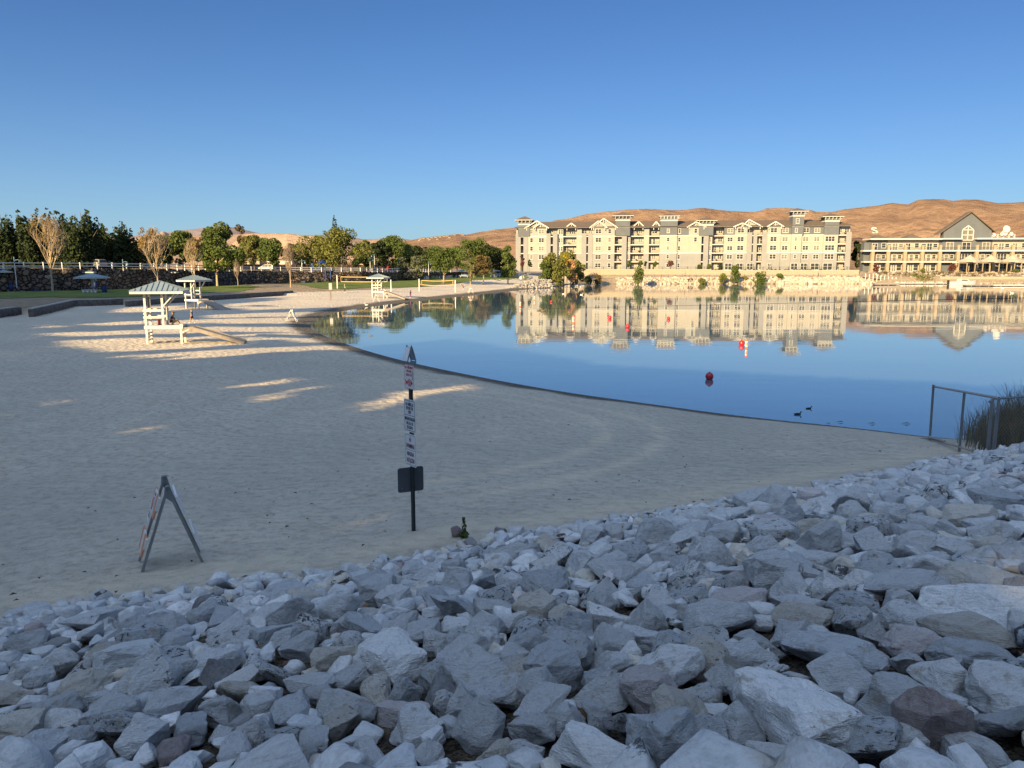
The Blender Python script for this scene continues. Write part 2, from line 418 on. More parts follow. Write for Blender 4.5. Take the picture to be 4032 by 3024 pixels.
# ------------------------------------------------------------------ riprap on the near bank
def rock_mat(name, joined):
    k = N(name)
    if joined:
        tone = k.attr('tone', 'Color'); rnd = k.attr('rnd'); co = k.coord('World')
    else:
        oi = k.n('ShaderNodeObjectInfo'); tone = oi.outputs['Color']; rnd = oi.outputs['Random']
        va = k.n('ShaderNodeVectorMath', operation='ADD'); k.l(k.coord('Object'), va.inputs[0])
        mu = k.math('MULTIPLY', rnd, 37.0); cb = k.n('ShaderNodeCombineXYZ'); k.l(mu, cb.inputs[0]); k.l(mu, cb.inputs[2])
        k.l(cb.outputs[0], va.inputs[1]); co = va.outputs[0]
    big = k.noise(co, 5, 5, .6, .4); fine = k.noise(co, 34, 6, .7); sp = k.noise(co, 3.2, 7, .72, .5)
    # bedding streaks
    mp = k.n('ShaderNodeMapping'); mp.inputs['Scale'].default_value = (5, 5, 34); mp.inputs['Rotation'].default_value = (.5, .35, 0); k.l(co, mp.inputs[0])
    st = k.noise(mp.outputs[0], 1.0, 5, .6, .8)
    c = k.mix(k.ramp(big, [(.32, .0), (.72, .55)]), tone, k.mix(.5, tone, (.66, .66, .67)))
    c = k.mix(k.ramp(st, [(.34, .5), (.50, 0)]), c, k.mix(.5, tone, (.16, .155, .15)))
    c = k.mix(k.ramp(fine, [(.30, .4), (.52, 0)]), c, (.28, .27, .26))
    ochre = k.math('MULTIPLY', k.ramp(k.noise(co, 3.1, 4, .6), [(.56, 0), (.68, .6)]), k.math('GREATER_THAN', rnd, .45))
    c = k.mix(ochre, c, (.36, .29, .19))
    # black crust in patches, more on some stones than others
    amt = k.math('MULTIPLY', k.math('SUBTRACT', rnd, .74), .26)
    crust = k.ramp(k.math('ADD', k.math('ADD', k.math('MULTIPLY', sp, .72), k.math('MULTIPLY', st, .28)), amt), [(.585, 0), (.615, 1)])
    c = k.mix(k.math('MULTIPLY', crust, .9), c, (.03, .028, .028))
    hgt = k.math('ADD', k.math('ADD', k.math('MULTIPLY', big, .8), k.math('MULTIPLY', fine, .22)), k.math('MULTIPLY', st, .45))
    k.bump(hgt, .9, .05)
    k.set(c, .9, 0, .2); return k.m
M_ROCK = rock_mat('bank_stone', False); M_ROCKJ = rock_mat('bank_stone_small', True)

def rock_mesh(seed, kind, detail):
    """an angular quarry stone of about unit half-size, resting on its flat side"""
    r = random.Random(seed); bm = bmesh.new()
    npt = r.randint(10, 15) if kind == 'wedge' else r.randint(15, 22)
    if kind == 'slab': sc = (1, .8, .42)
    elif kind == 'wedge': sc = (1, .8, .75)
    elif kind == 'round': sc = (1, .95, .9)
    elif kind == 'shard': sc = (1, .45, .35)
    else: sc = (1, .78, .66)
    if kind == 'round': npt = 26
    pts = []
    for i in range(npt):
        v = Vector((r.gauss(0, 1), r.gauss(0, 1), r.gauss(0, 1))).normalized()
        e = .55 if kind in ('block', 'slab') else 1.0
        v = Vector(tuple(math.copysign(abs(c)**e, c) for c in v))
        if kind == 'wedge': v.x *= 1-.6*max(0, v.z); v.y *= 1-.5*max(0, v.z)
        v *= r.uniform(.8, 1.05); pts.append(Vector((v.x*sc[0], v.y*sc[1], v.z*sc[2])))
    mx = [max(abs(p[i]) for p in pts) for i in range(3)]
    for p in pts: bm.verts.new(tuple(p[i]/mx[i]*sc[i] for i in range(3)))
    ret = bmesh.ops.convex_hull(bm, input=bm.verts)
    junk = [g for g in ret['geom_interior']+ret['geom_unused'] if isinstance(g, bmesh.types.BMVert)]
    bmesh.ops.delete(bm, geom=list({v for v in junk if v.is_valid}), context='VERTS')
    bmesh.ops.dissolve_limit(bm, angle_limit=R(9), verts=bm.verts, edges=bm.edges)
    bmesh.ops.bevel(bm, geom=list(bm.edges), offset=.07 if kind != 'round' else .12, segments=2 if detail > 1 else 1, affect='EDGES', profile=.6, clamp_overlap=True)
    bmesh.ops.triangulate(bm, faces=bm.faces)
    for it in range(detail):
        lim = (.42, .22, .13)[it]
        es = [e for e in bm.edges if e.calc_length() > lim]
        if es:
            bmesh.ops.subdivide_edges(bm, edges=es, cuts=1, use_grid_fill=False)
            bmesh.ops.triangulate(bm, faces=[f for f in bm.faces if len(f.verts) > 3])
    off = Vector((r.uniform(-50, 50), r.uniform(-50, 50), r.uniform(-50, 50)))
    bm.normal_update()
    mv = []
    for v in bm.verts:
        a = mnoise.fractal(v.co*1.3+off, 1.0, 2.0, 4)*.085
        # chipped ledges
        b = mnoise.noise(v.co*Vector((2, 2, 6))+off*2)
        a += .035*math.floor(b*3)/3
        mv.append(v.co+v.normal*a)
    for v, p in zip(bm.verts, mv): v.co = p
    bmesh.ops.remove_doubles(bm, verts=bm.verts, dist=.004)
    me = bpy.data.meshes.new('rock'); bm.to_mesh(me); bm.free()
    me.polygons.foreach_set('use_smooth', [False]*len(me.polygons))
    return me
KINDS = ['block', 'slab', 'wedge', 'block', 'round', 'block', 'slab']
HI = {k_: [rock_mesh(100+17*i+hash_, k_, 3) for i in range(n_)] for k_, n_, hash_ in
      (('block', 9, 1), ('slab', 7, 2), ('wedge', 7, 3), ('round', 4, 4), ('shard', 2, 5))}
LO = {k_: [rock_mesh(500+13*i+hash_, k_, 1) for i in range(n_)] for k_, n_, hash_ in
      (('block', 8, 1), ('slab', 6, 2), ('wedge', 6, 3), ('round', 3, 4))}
for d_ in (HI,):
    for L_ in d_.values():
        for m_ in L_: m_.materials.append(M_ROCK)
TONES = {'grey': (.55, .555, .55), 'pale': (.635, .635, .625), 'white': (.80, .79, .765), 'blue': (.47, .49, .505), 'tan': (.57, .52, .44),
         'pink': (.58, .51, .49), 'brown': (.33, .25, .23), 'dark': (.20, .195, .195), 'black': (.05, .045, .045)}
TWORD = {'grey': 'mid grey', 'pale': 'pale grey', 'white': 'whitish', 'blue': 'blue grey', 'tan': 'tan', 'pink': 'pinkish grey', 'brown': 'brown', 'dark': 'dark grey', 'black': 'black'}
SWORD = {'block': 'blocky', 'slab': 'flat slab like', 'wedge': 'wedge shaped', 'round': 'rounded', 'shard': 'long thin shard like'}

# the stones one can pick out: centre, width and height in the photograph, shape, tone, label
HERO = [
(1535,2586,334,185,'slab','white','big flat topped white block with a black patch, resting on a tan slab'),
(1478,2715,270,95,'slab','tan','low tan slab lying under the big flat topped white block'),
(1882,2645,300,243,'wedge','grey','big grey pyramid stone with one pale face, beside the flat topped white block'),
(1821,2790,128,185,'wedge','pale','upright pale stone standing in front of the big grey pyramid stone'),
(2371,2719,219,192,'wedge','pale','pale pyramid shaped stone left of a pinkish one, bank centre'),
(2559,2733,170,176,'block','pink','pinkish angular stone right of a pale pyramid shaped one'),
(2389,2630,219,115,'block','grey',None),(2335,2968,413,140,'block','white','broad whitish stone cut by the bottom edge, just right of centre'),
(2640,2915,300,240,'block','blue','large striated blue grey stone at the bottom, right of the black striped shard'),
(2459,2860,190,150,'shard','dark','thin black and white striped shard sticking up near the bottom edge'),
(2231,2848,194,164,'wedge','grey',None),(2097,2894,170,146,'block','pale',None),(1639,2867,200,152,'block','pale',None),
(1578,2813,261,90,'slab','pink','long pinkish slab in the lower middle of the bank'),
(1684,2967,158,115,'wedge','white','white pointed stone with a dark stain at the bottom edge'),
(1459,2978,231,94,'slab','pale',None),(1943,2968,140,110,'block','tan',None),(2061,2977,146,100,'block','pale',None),
(2562,2508,176,128,'block','grey',None),(2231,2441,125,140,'round','tan',None),(1800,2478,158,91,'block','white','white stone with a large black patch behind the grey pyramid stone'),
(395,2446,219,100,'slab','grey','wide grey slab near the sand at the left, below the striped trestle'),(117,2414,143,62,'slab','pale',None),
(337,2710,188,140,'round','tan','tan stone with brown runs at the left of the bank'),(506,2619,204,161,'block','grey',None),(656,2602,194,109,'block','blue',None),
(923,2526,182,120,'block','pale',None),(1022,2628,204,94,'slab','pale',None),(1227,2700,235,90,'slab','pale','long pale slab left of the flat topped white block'),
(1320,2592,160,155,'round','tan',None),(428,2813,176,137,'block','grey',None),(595,2888,194,182,'wedge','pale',None),(176,2958,231,128,'block','grey',None),
(60,2900,150,134,'block','tan','tan stained stone in the lower left corner'),(316,2927,150,110,'wedge','blue',None),
(691,2979,215,95,'block','brown','reddish brown and white stone at the bottom edge, left part'),
(182,2800,90,70,'block','black','small black stone among grey ones at the lower left'),
(765,2873,182,103,'block','blue',None),(875,2800,170,115,'block','grey',None),(1036,2785,140,110,'block','pale',None),(923,2972,207,100,'slab','pale',None),
(1246,2940,196,115,'block','pale',None),(881,2888,146,85,'wedge','pale',None),
(2782,2611,195,200,'round','tan','nearly round rough tan white boulder right of centre'),
(3284,2580,389,140,'slab','blue','wide blue grey slab behind a wedge with a tan front'),
(3313,2668,250,190,'wedge','grey','wedge stone with a tan front, leaning on the wide blue grey slab'),
(3136,2820,500,225,'slab','white','largest white slab with a bright scaly top, lower right'),
(3558,2783,309,188,'block','grey','grey stone with black crust along its foot, left of the brown stone'),
(3701,2863,204,238,'block','brown','tall brown stone in the lower right of the bank'),
(3739,2687,244,182,'wedge','white','bright white tilted stone just behind the tall brown stone'),
(3818,2494,315,160,'round','tan','broad rounded tan boulder at the right'),
(3824,2585,235,123,'round','blue','blue grey boulder in front of the broad rounded tan boulder'),
(3990,2732,220,253,'round','white','tall whitish boulder cut by the right edge'),
(3327,2932,315,173,'block','blue','blue grey block with dark stripes below the largest white slab'),
(3528,2923,173,154,'round','white','knobbly white stone left of the foot of the tall brown stone'),
(3840,2960,228,123,'round','white','low white stone in the lower right corner'),(3071,2975,260,98,'round','white','tan spotted white stone at the bottom edge, right part'),
(2771,2925,167,197,'block','blue',None),(2913,2864,216,198,'wedge','grey',None),(3583,2542,173,157,'round','pink','pinkish rounded stone left of the broad tan boulder'),
(3583,2429,235,105,'slab','pale',None),(3857,2390,350,157,'slab','white','large whitish slab with speckled black crust, right edge'),
(3576,2318,262,130,'slab','grey',None),(3876,2290,313,123,'slab','tan','long tan slab at the right, behind the black speckled slab'),
(3355,2387,222,114,'round','blue',None),(3143,2451,219,123,'block','tan',None),(3256,2313,136,139,'wedge','white','upright white stone with black bands, right half of bank'),
(3001,2542,164,114,'block','grey',None),(3611,2144,191,108,'wedge','pale',None),(3622,2225,207,93,'round','grey',None),(3308,2136,130,111,'wedge','pale',None),
(3811,2058,150,120,'block','tan','tan boulder high on the right of the bank'),(2893,2386,225,142,'slab','pink','pinkish slab with wood like black lines, right of centre'),
(3207,2211,198,96,'block','pale',None),(3901,2157,204,93,'slab','tan',None),(2881,2272,157,86,'block','pale',None)]
placed = []; cell = {}
def too_close(x, y, r, f):
    ci, cj = int(x//.5), int(y//.5)
    for i in range(ci-1, ci+2):
        for j in range(cj-1, cj+2):
            for (a, b, q) in cell.get((i, j), ()):
                if (a-x)**2+(b-y)**2 < (f*(q+r))**2: return True
    return False
def put(x, y, r): cell.setdefault((int(x//.5), int(y//.5)), []).append((x, y, r))
EPS = .05
def slope_rot(x, y, tilt, rz, r):
    hx = (H1(x+.3, y)-H1(x-.3, y))/.6; hy = (H1(x, y+.3)-H1(x, y-.3))/.6
    nrm = Vector((-hx, -hy, 1)).normalized()
    nrm = (nrm+Vector((r.gauss(0, tilt), r.gauss(0, tilt), 0))).normalized()
    q = nrm.to_track_quat('Z', 'X').to_matrix()
    return q @ Matrix.Rotation(rz, 3, 'Z')
recs = []   # every stone: matrix, kind, tone, size, label
for (px, py, w, h, kd, tn, lab) in HERO:
    p = on_ground(px, py+h*.18); dep = (p-Vector((0, 0, EYE))).length
    a = w/F*dep/2*1.16; b = h/F*dep/2*1.12; se = min(.9, (EYE-p.z)/dep); ce = math.sqrt(1-se*se)
    sc0 = {'slab': .42, 'wedge': .75, 'round': .9, 'shard': .35, 'block': .66}[kd]
    sc1 = {'slab': .8, 'wedge': .8, 'round': .95, 'shard': .45, 'block': .78}[kd]
    ysc = max(.45, min(1.15, .55*b/(a*sc1*se))); zh = max(.28*a, (b-.5*a*sc1*ysc*se)/ce*.95); zsc = min(1.9, zh/(a*sc0)); zh = zsc*a*sc0
    if kd == 'shard': ysc, zsc = 1, 1
    p = on_ground(px, py, zh*.6)
    rz = rng.uniform(-.2, .2)+(math.pi if rng.random() < .5 else 0)
    if kd == 'shard': Mx = Matrix.Rotation(R(35), 3, 'Y') @ Matrix.Rotation(.3, 3, 'Z')
    else: Mx = slope_rot(p.x, p.y, .06, rz, rng)
    Mx = Mx @ Matrix.Diagonal((a, a*ysc, a*zsc))
    M4 = Mx.to_4x4(); M4.translation = p+Vector((0, 0, zh*.6))
    recs.append((M4, kd, tn, a, lab, (px, py))); put(p.x, p.y, a*.84)
def vis(x, y, m=1.05):
    z = H1(x, y); zc = y*CP-(z-EYE)*SP
    if zc < .9: return None
    u = x/zc; v = -(y*SP+(z-EYE)*CP)/zc
    return (W/2+u*F, Hh/2+v*F) if abs(u) < .672*m and v < .504*m+.05 else None
r2 = random.Random(11)
nseq = ([(.17, 260, .84)]+[(.14, 1600, .83)]+[(.115, 18000, .81)]+[(.085, 36000, .79)]+[(.06, 44000, .72)])
for (rad, tries, f) in nseq:
    for _ in range(tries):
        # pick a point on the bank seen by the camera or a step to its side
        t = r2.uniform(-9, 26); bd0 = r2.uniform(.1, 12.5)
        x = CD[0]*t-CD[1]*bd0; y = CD[1]*t+CD[0]*bd0
        TOE = float(toe(x, y))
        if bd0 > TOE+.2: continue
        v_ = vis(x, y, 1.8)
        if v_ is None: continue
        rr = rad*r2.uniform(.8, 1.25)*(1+.14*float(sm(-1, 5, t)))
        edge = bd0 > TOE-.28+.16*math.sin(t*1.7)+.12*math.sin(t*4.1)
        if edge: continue
        if bd0 > TOE-1.4: rr = min(rr, .115)
        if too_close(x, y, rr, f): continue
        put(x, y, rr)
        kd = r2.choice(KINDS); tn = r2.choices(['grey', 'pale', 'white', 'blue', 'tan', 'pink', 'brown', 'dark'], [46, 22, 4, 24, 8, 3, .6, 2.0])[0]
        Mx = slope_rot(x, y, .28, r2.uniform(0, 6.28), r2) @ Matrix.Diagonal((rr*1.18, rr*1.18*r2.uniform(.85, 1.15), rr*1.18*r2.uniform(.8, 1.25)))
        M4 = Mx.to_4x4(); M4.translation = Vector((x, y, H1(x, y)+rr*r2.uniform(.3, .7)))
        recs.append((M4, kd, tn, rr, None, v_))
def score(q):
    M4, kd, tn, rr, lab, pv = q
    if lab: return 1e9
    d = (M4.translation-Vector((0, 0, EYE))).length
    inside = 0 <= pv[0] <= W and 0 <= pv[1] <= Hh
    return (rr/d) if inside else -1
recs.sort(key=score, reverse=True)
seen = {}
def where(px, py):
    cx = ['by the left edge', 'left of centre', 'near the centre', 'right of centre', 'by the right edge'][min(4, max(0, int(px/W*5)))]
    cy = 'along the bottom edge' if py > 2850 else ('low on the bank' if py > 2640 else ('half way up the bank' if py > 2420 else ('in the upper bank' if py > 2200 else 'where the bank meets the sand')))
    return cy+', '+cx
stuffV, stuffF, stuffT, stuffR, off = [], [], [], [], 0
nind = 0
for q in recs:
    M4, kd, tn, rr, lab, pv = q
    if nind < 296 and score(q) > 0:
        L = HI[kd]; ob = bpy.data.objects.new('rock', L[rng.randrange(len(L))]); COL.objects.link(ob)
        ob.matrix_world = M4; f_ = rng.uniform(.86, 1.14); col = [min(1, c*f_) for c in TONES[tn]]; ob.color = (*col, 1)
        if not lab:
            lab = '%s %s stone %s' % (TWORD[tn], SWORD[kd], where(*pv))
        tag(ob, lab, 'rock', 'stones of the bank'); nind += 1
    else:
        L = (LO if kd in LO else HI)[kd if kd in LO else 'block']; me_ = L[rng.randrange(len(L))]
        V = np.empty(len(me_.vertices)*3); me_.vertices.foreach_get('co', V); V = V.reshape(-1, 3)
        A = np.array(M4); V = V@A[:3, :3].T+A[:3, 3]
        T_ = np.empty(len(me_.loops), np.int32); me_.loops.foreach_get('vertex_index', T_)
        stuffV.append(V); stuffF.append(T_.reshape(-1, 3)+off); off += len(V)
        f_ = rng.uniform(.88, 1.12)
        stuffT.append(np.tile([*(min(1, c*f_) for c in TONES[tn]), 1], (len(V), 1))); stuffR.append(np.full(len(V), rng.random()))
me = np_mesh('small_rocks', np.concatenate(stuffV), np.concatenate(stuffF), M_ROCKJ)
a = me.attributes.new('tone', 'FLOAT_COLOR', 'POINT'); a.data.foreach_set('color', np.concatenate(stuffT).astype(np.float32).ravel())
fattr(me, 'rnd', np.concatenate(stuffR))
tag(link('small_rocks', me), 'smaller grey stones filling the bank between the large ones', 'rocks', kind='stuff')
print('ROCKS', len(recs), 'verts', off)
# ------------------------------------------------------------------ far hills: ridges with their own distance and depth
def hill_mat(name, a, b, c, s=1.0):
    k = N(name); co = k.coord('World', (1, 1, 1.6))
    n1 = k.noise(co, .0032*s, 7, .62, .3); n2 = k.noise(co, .018*s, 6, .65); n3 = k.noise(co, .07*s, 5, .7)
    col = k.mix(k.ramp(n1, [(.40, 0), (.58, 1)]), a, b)
    col = k.mix(k.ramp(k.noise(co, .0016*s, 6, .6, .6), [(.42, .6), (.56, 0)]), col, k.mix(.5, a, c))
    col = k.mix(k.ramp(n2, [(.40, .55), (.55, 0)]), col, c)
    col = k.mix(k.ramp(n3, [(.35, .35), (.55, 0)]), col, c)
    k.bump(k.math('ADD', k.math('MULTIPLY', n2, 1.0), k.math('MULTIPLY', n3, .35)), .7, 22)
    k.set(col, 1, 0, .0); return k.m
def hill(name, pts, Rr, base, seed, mat, depth=.42, gul=1.0, res=5.0, zbase=4):
    """pts: ridge line in the photograph; Rr: distance of the ridge; base: distance where the slope begins"""
    xs = np.arange(pts[0][0], pts[-1][0]+1, res); ys = np.interp(xs, [p[0] for p in pts], [p[1] for p in pts])
    ys = ys+.9*fbm(xs/30, xs*0, seed, 3)
    nj = 46; V = []; 
    t = np.concatenate([np.linspace(0, 1, nj), 1+np.linspace(.03, .5, 8)])
    for j, tj in enumerate(t):
        Y = base+(Rr-base)*tj
        d = [ray(x, y) for x, y in zip(xs, ys)]
        Xr = np.array([q.x/q.y for q in d]); Zr = EYE+np.array([q.z/q.y for q in d])*Rr
        X = Xr*Y
        if tj <= 1:
            prof = tj**.85*(1-.12*math.sin(tj*math.pi))
            g = fbm(X/(260)*gul, np.full_like(X, Y)/420*gul, seed+5, 5)*(Zr-zbase)*1.0*math.sin(min(1, tj*1.02)*math.pi)**.8
            ridg = -np.abs(fbm(X/330*gul+.3*Y/500, np.full_like(X, Y)/900*gul, seed+31, 4))*(Zr-zbase)*.95*(math.sin(tj*math.pi)**.7)
            Z = zbase+(Zr-zbase)*prof+(g*.6+ridg*1.25)*.95
            Z = np.minimum(Z, EYE+(Zr-EYE)*Y/Rr*(.995 if tj < 1 else 1)+0)
        else:
            Z = Zr-(Zr-zbase)*(tj-1)*1.2
        V.append(np.stack([X, np.full_like(X, Y), Z], 1))
    nx_ = len(xs); V = np.concatenate(V); ix = np.arange(len(V)).reshape(len(t), nx_)
    q = np.stack([ix[:-1, :-1], ix[:-1, 1:], ix[1:, 1:], ix[1:, :-1]], -1).reshape(-1, 4)
    return struct(link(name, np_mesh(name, V, q, mat, True)))
HM1 = hill_mat('dry_hill', (.275, .178, .112), (.33, .222, .143), (.145, .094, .067))
HM2 = hill_mat('dry_hill_hazed', (.39, .275, .19), (.43, .305, .21), (.31, .22, .165), .7)  # paler than the near hills: distance haze put into the base colour
HM3 = hill_mat('hazed_mountain', (.24, .20, .20), (.28, .235, .23), (.18, .15, .155), .5)  # greyed mauve tone stands in for haze over the farthest ridge
ridge_main = [(1950, 1010), (2060, 930), (2142,880),(2190,867),(2253,858),(2301,844),(2380,834),(2475,825),(2554,822),(2617,826),(2672,828),(2741,820),(2774,819),(2853,829),
 (2925,834),(2973,834),(3001,827),(3016,820),(3088,818),(3135,822),(3164,827),(3193,827),(3215,834),(3269,835),(3323,825),(3363,819),(3449,810),(3512,799),(3575,805),(3611,788),
 (3641,785),(3710,783),(3753,791),(3793,785),(3856,786),(3929,800),(4032,796),(4200,800),(4600,860),(5200,940)]
hill('hills', ridge_main, 2600, 620, 3, HM1, gul=.55)
ridge_front = [(3180, 985), (3300, 905), (3390, 893), (3440, 889), (3500, 896), (3620, 930), (3760, 985)]
ridge_town = [(1300, 1010), (1480, 975), (1560,958),(1619,946),(1663,936),(1701,933),(1752,927),(1800,921),(1836,924),(1890,913),(1960,903),(2016,897),(2040,899),(2120,915),(2250,960),(2400,1010)]
hill('hills', ridge_town, 1900, 560, 17, HM1, gul=.8)
ridge_left = [(-700, 985), (200, 960), (420, 950), (524,942),(600,928),(643,910),(663,921),(699,925),(800,930),(900, 926), (1006,918),(1093,919),(1141,921),(1189,925),(1227,926),(1252,931),(1369,941),(1429,945),(1505,942),(1619,948),(1700,960),(1900,1000)]
hill('hills', ridge_left, 4200, 900, 29, HM2, gul=.45)
ridge_far = [(300, 960), (480, 935), (563,925),(659,914),(786,899),(830,893),(872,889),(908,894),(1006,915),(1100, 928), (1300, 930), (1340,924),(1359,926),(1400,936),(1429,942),(1480,941),(1527,936),(1580,939),(1640,948),(1800,990)]
hill('mountains', ridge_far, 9500, 3600, 41, HM3, gul=.25)
# the white letter laid out on the hillside
def letter_on_hill():
    cu = bpy.data.curves.new('letter', 'FONT'); cu.body = 'S'; cu.align_x = 'CENTER'; cu.align_y = 'CENTER'; cu.extrude = .4; cu.offset = .015
    to = bpy.data.objects.new('letter', cu); COL.objects.link(to); bpy.context.view_layer.update()
    me = bpy.data.meshes.new_from_object(to.evaluated_get(bpy.context.evaluated_depsgraph_get())); bpy.data.objects.remove(to); return me
# ------------------------------------------------------------------ leaf materials; unseen leaf curtain added behind the bank to shade the beach
def leaf_mat(name, a, b, c, tr=.25):
    k = N(name); co = k.coord('World'); n1 = k.noise(co, .55, 4, .6); n2 = k.noise(co, 3.2, 3, .6)
    col = k.mix(k.ramp(n1, [(.35, 0), (.66, 1)]), a, b); col = k.mix(k.ramp(n2, [(.55, 0), (.7, .7)]), col, c)
    k.set(col, .75, 0, .15)
    t = k.n('ShaderNodeBsdfTranslucent'); k.l(col, t.inputs[0]); mx = k.n('ShaderNodeMixShader'); mx.inputs[0].default_value = tr
    k.l(k.b.outputs[0], mx.inputs[1]); k.l(t.outputs[0], mx.inputs[2]); k.l(mx.outputs[0], k.o.inputs[0]); return k.m
LEAF = {'dark': leaf_mat('leaf_dark', (.022, .036, .016), (.040, .058, .021), (.08, .095, .036), .15),
        'green': leaf_mat('leaf_green', (.065, .10, .028), (.11, .145, .038), (.17, .185, .05)),
        'olive': leaf_mat('leaf_olive', (.11, .125, .034), (.17, .175, .048), (.24, .22, .06)),
        'grey': leaf_mat('leaf_grey', (.11, .125, .075), (.15, .165, .10), (.18, .19, .125)),
        'gold': leaf_mat('leaf_gold', (.22, .15, .05), (.30, .21, .075), (.36, .27, .11), .3),
        'yellow': leaf_mat('leaf_yellow', (.28, .24, .03), (.38, .31, .04), (.44, .36, .07), .3),
        'peach': leaf_mat('leaf_peach', (.42, .25, .12), (.52, .33, .17), (.48, .34, .20), .3),
        'red': leaf_mat('leaf_red', (.10, .035, .03), (.14, .05, .04), (.15, .08, .055)),
        'rust': leaf_mat('leaf_rust', (.11, .085, .04), (.14, .11, .048), (.10, .11, .042)),
        'blue': leaf_mat('leaf_blue', (.06, .075, .065), (.09, .105, .095), (.12, .14, .125))}
BARK = plain('bark', (.17, .135, .10), .9, vary=.35, scale=6)
PALEBARK = plain('pale_bark', (.36, .28, .19), .9, vary=.25, scale=6)
def leaves(blobs, n, size, g, flat=.0, shell=.55):
    """leaf clumps scattered through ellipsoids (cx,cy,cz,rx,ry,rz)"""
    B = np.array(blobs, float); vol = (B[:, 3]*B[:, 4]*B[:, 5])**.67; pk = g.choice(len(B), n, p=vol/vol.sum()); b = B[pk]
    d = g.normal(size=(n, 3)); d /= np.linalg.norm(d, axis=1)[:, None]
    rad = g.random(n)**.33; rad = np.where(g.random(n) < shell, .8+.25*g.random(n), rad)
    c = b[:, :3]+d*b[:, 3:6]*rad[:, None]
    u = g.normal(size=(n, 3)); u = u-d*(u*d).sum(1)[:, None]*.35; u /= np.linalg.norm(u, axis=1)[:, None]
    w = np.cross(u, g.normal(size=(n, 3))); w /= np.linalg.norm(w, axis=1)[:, None]
    s = size*(.55+.9*g.random(n))[:, None]
    V = np.stack([c-u*s*.5, c+w*s*.36, c+u*s*.6, c-w*s*.36], 1).reshape(-1, 3)
    return V, np.arange(4*n).reshape(n, 4)
def leaf_obj(name, blobs, n, size, mat, g, parent=None, **kw):
    V, Fq = leaves(blobs, n, size, g, **kw); return link(name, np_mesh(name, V, Fq, mat), parent)
NS = (math.cos(R(SUN_AZ)), -math.sin(R(SUN_AZ)))
def st(s, t): return (s*NS[0]+t*LX, s*NS[1]+t*LY)      # s across the light, t along it
TEL = math.tan(R(SUN_EL))
g_ = np.random.default_rng(5)
def zpx(L_): return [(a*.5877, 1100+b*.5877) for a, b in L_]
# outlines of the sunlit patches; the added curtain is cut open to give them
GAPS = [zpx(q) for q in (
 [(700,500),(800,492),(1250,462),(1700,425),(2130,386),(2300,380),(2300,412),(1700,452),(1300,485),(1000,500),(850,512)], [(830,524),(1100,506),(1500,472),(1900,432),(1900,444),(1500,488),(1100,520)],
 [(285,410),(450,396),(700,386),(1000,374),(1300,366),(1560,362),(1660,356),(1650,375),(1560,405),(1300,432),(1000,452),(750,468),(560,476),(430,450)],
 [(185,358),(400,350),(700,338),(1000,318),(1300,300),(1700,285),(2060,268),(2300,262),(2300,290),(1900,313),(1600,325),(1300,335),(1000,352),(700,365),(500,372),(330,372)],
 [(215,318),(330,306),(430,302),(430,312),(320,320)], [(480,298),(700,285),(1000,268),(1300,254),(1700,236),(2300,198),(2300,232),(1800,258),(1500,272),(1200,282),(900,290),(650,300)],
 [(720,215),(790,188),(1000,180),(1240,172),(1240,195),(1000,208),(850,218)], [(1300,232),(1600,214),(2000,190),(2300,170),(2300,184),(1900,215),(1600,232),(1300,245)],
 [(1470,165),(1700,146),(2300,100),(2300,150),(1900,176),(1620,195)], [(1740,372),(1900,350),(2060,338),(2300,330),(2300,352),(1850,385)],
 [(1700,815),(1760,790),(1950,730),(2150,664),(2145,692),(1950,765),(1790,824)], [(1420,722),(1700,668),(1900,638),(1700,690),(1450,732)])]
GAPS += [[(1410,1612),(1500,1556),(1790,1484),(1802,1500),(1640,1562),(1480,1620)], [(3790,2000),(3832,1998),(3840,2022),(3800,2020)], [(3845,1905),(3890,1915),(3885,1940)], [(3935,1945),(3975,1960),(3950,1980)],
 [(1290,1020),(4500,1020),(4500,1500),(2300,1400),(1700,1300),(1290,1330),(1290,1300),(1500,1230),(1290,1240)]]
n = 230000
s_ = g_.uniform(-172, 48, n)
tst = np.interp(-s_, [-60, 40, 82, 138, 175], [-34, -34, -30, 4, 12])+g_.uniform(-3.5, 3.5, n)          # where the curtain stands
tip = np.interp(-s_, [-60, 0, 12, 30, 40, 60, 84, 100, 138, 172], [44, 46, 52, 56, 62, 74, 80, 78, 72, 78])+2.5*np.sin(s_*.9)+1.5*np.sin(s_*2.3)
zg = np.interp(-s_, [0, 80, 100, 165], [.9, .9, 2.0, 4])
zmax = (tip-tst)*TEL+zg; z_ = zmax*g_.random(n)**.85+.2
hx, hy = s_*NS[0]+tst*LX, s_*NS[1]+tst*LY
zh = np.full(n, .9)
for _ in range(3):
    dd = (z_-zh)/TEL; gx_, gy_ = hx+dd*LX, hy+dd*LY; zh = np.where(gy_ < 30, Hgt(gx_, gy_, False), .85)
gx_, gy_ = hx+(z_-zh)/TEL*LX, hy+(z_-zh)/TEL*LY
zc = gy_*CP-(zh-EYE)*SP; ppx = W/2+gx_/np.maximum(zc, .1)*F; ppy = Hh/2-(gy_*SP+(zh-EYE)*CP)/np.maximum(zc, .1)*F
cut = np.zeros(n, bool); Pq = np.stack([ppx, ppy], 1)
for gi, q in enumerate(GAPS):
    dq, iq = sdist(Pq, q); cut |= iq | (dq < (9 if gi in (10, 11) else (16 if gi == 12 else 1.5)))
cut &= (zc > 2) & (gy_ < 150)
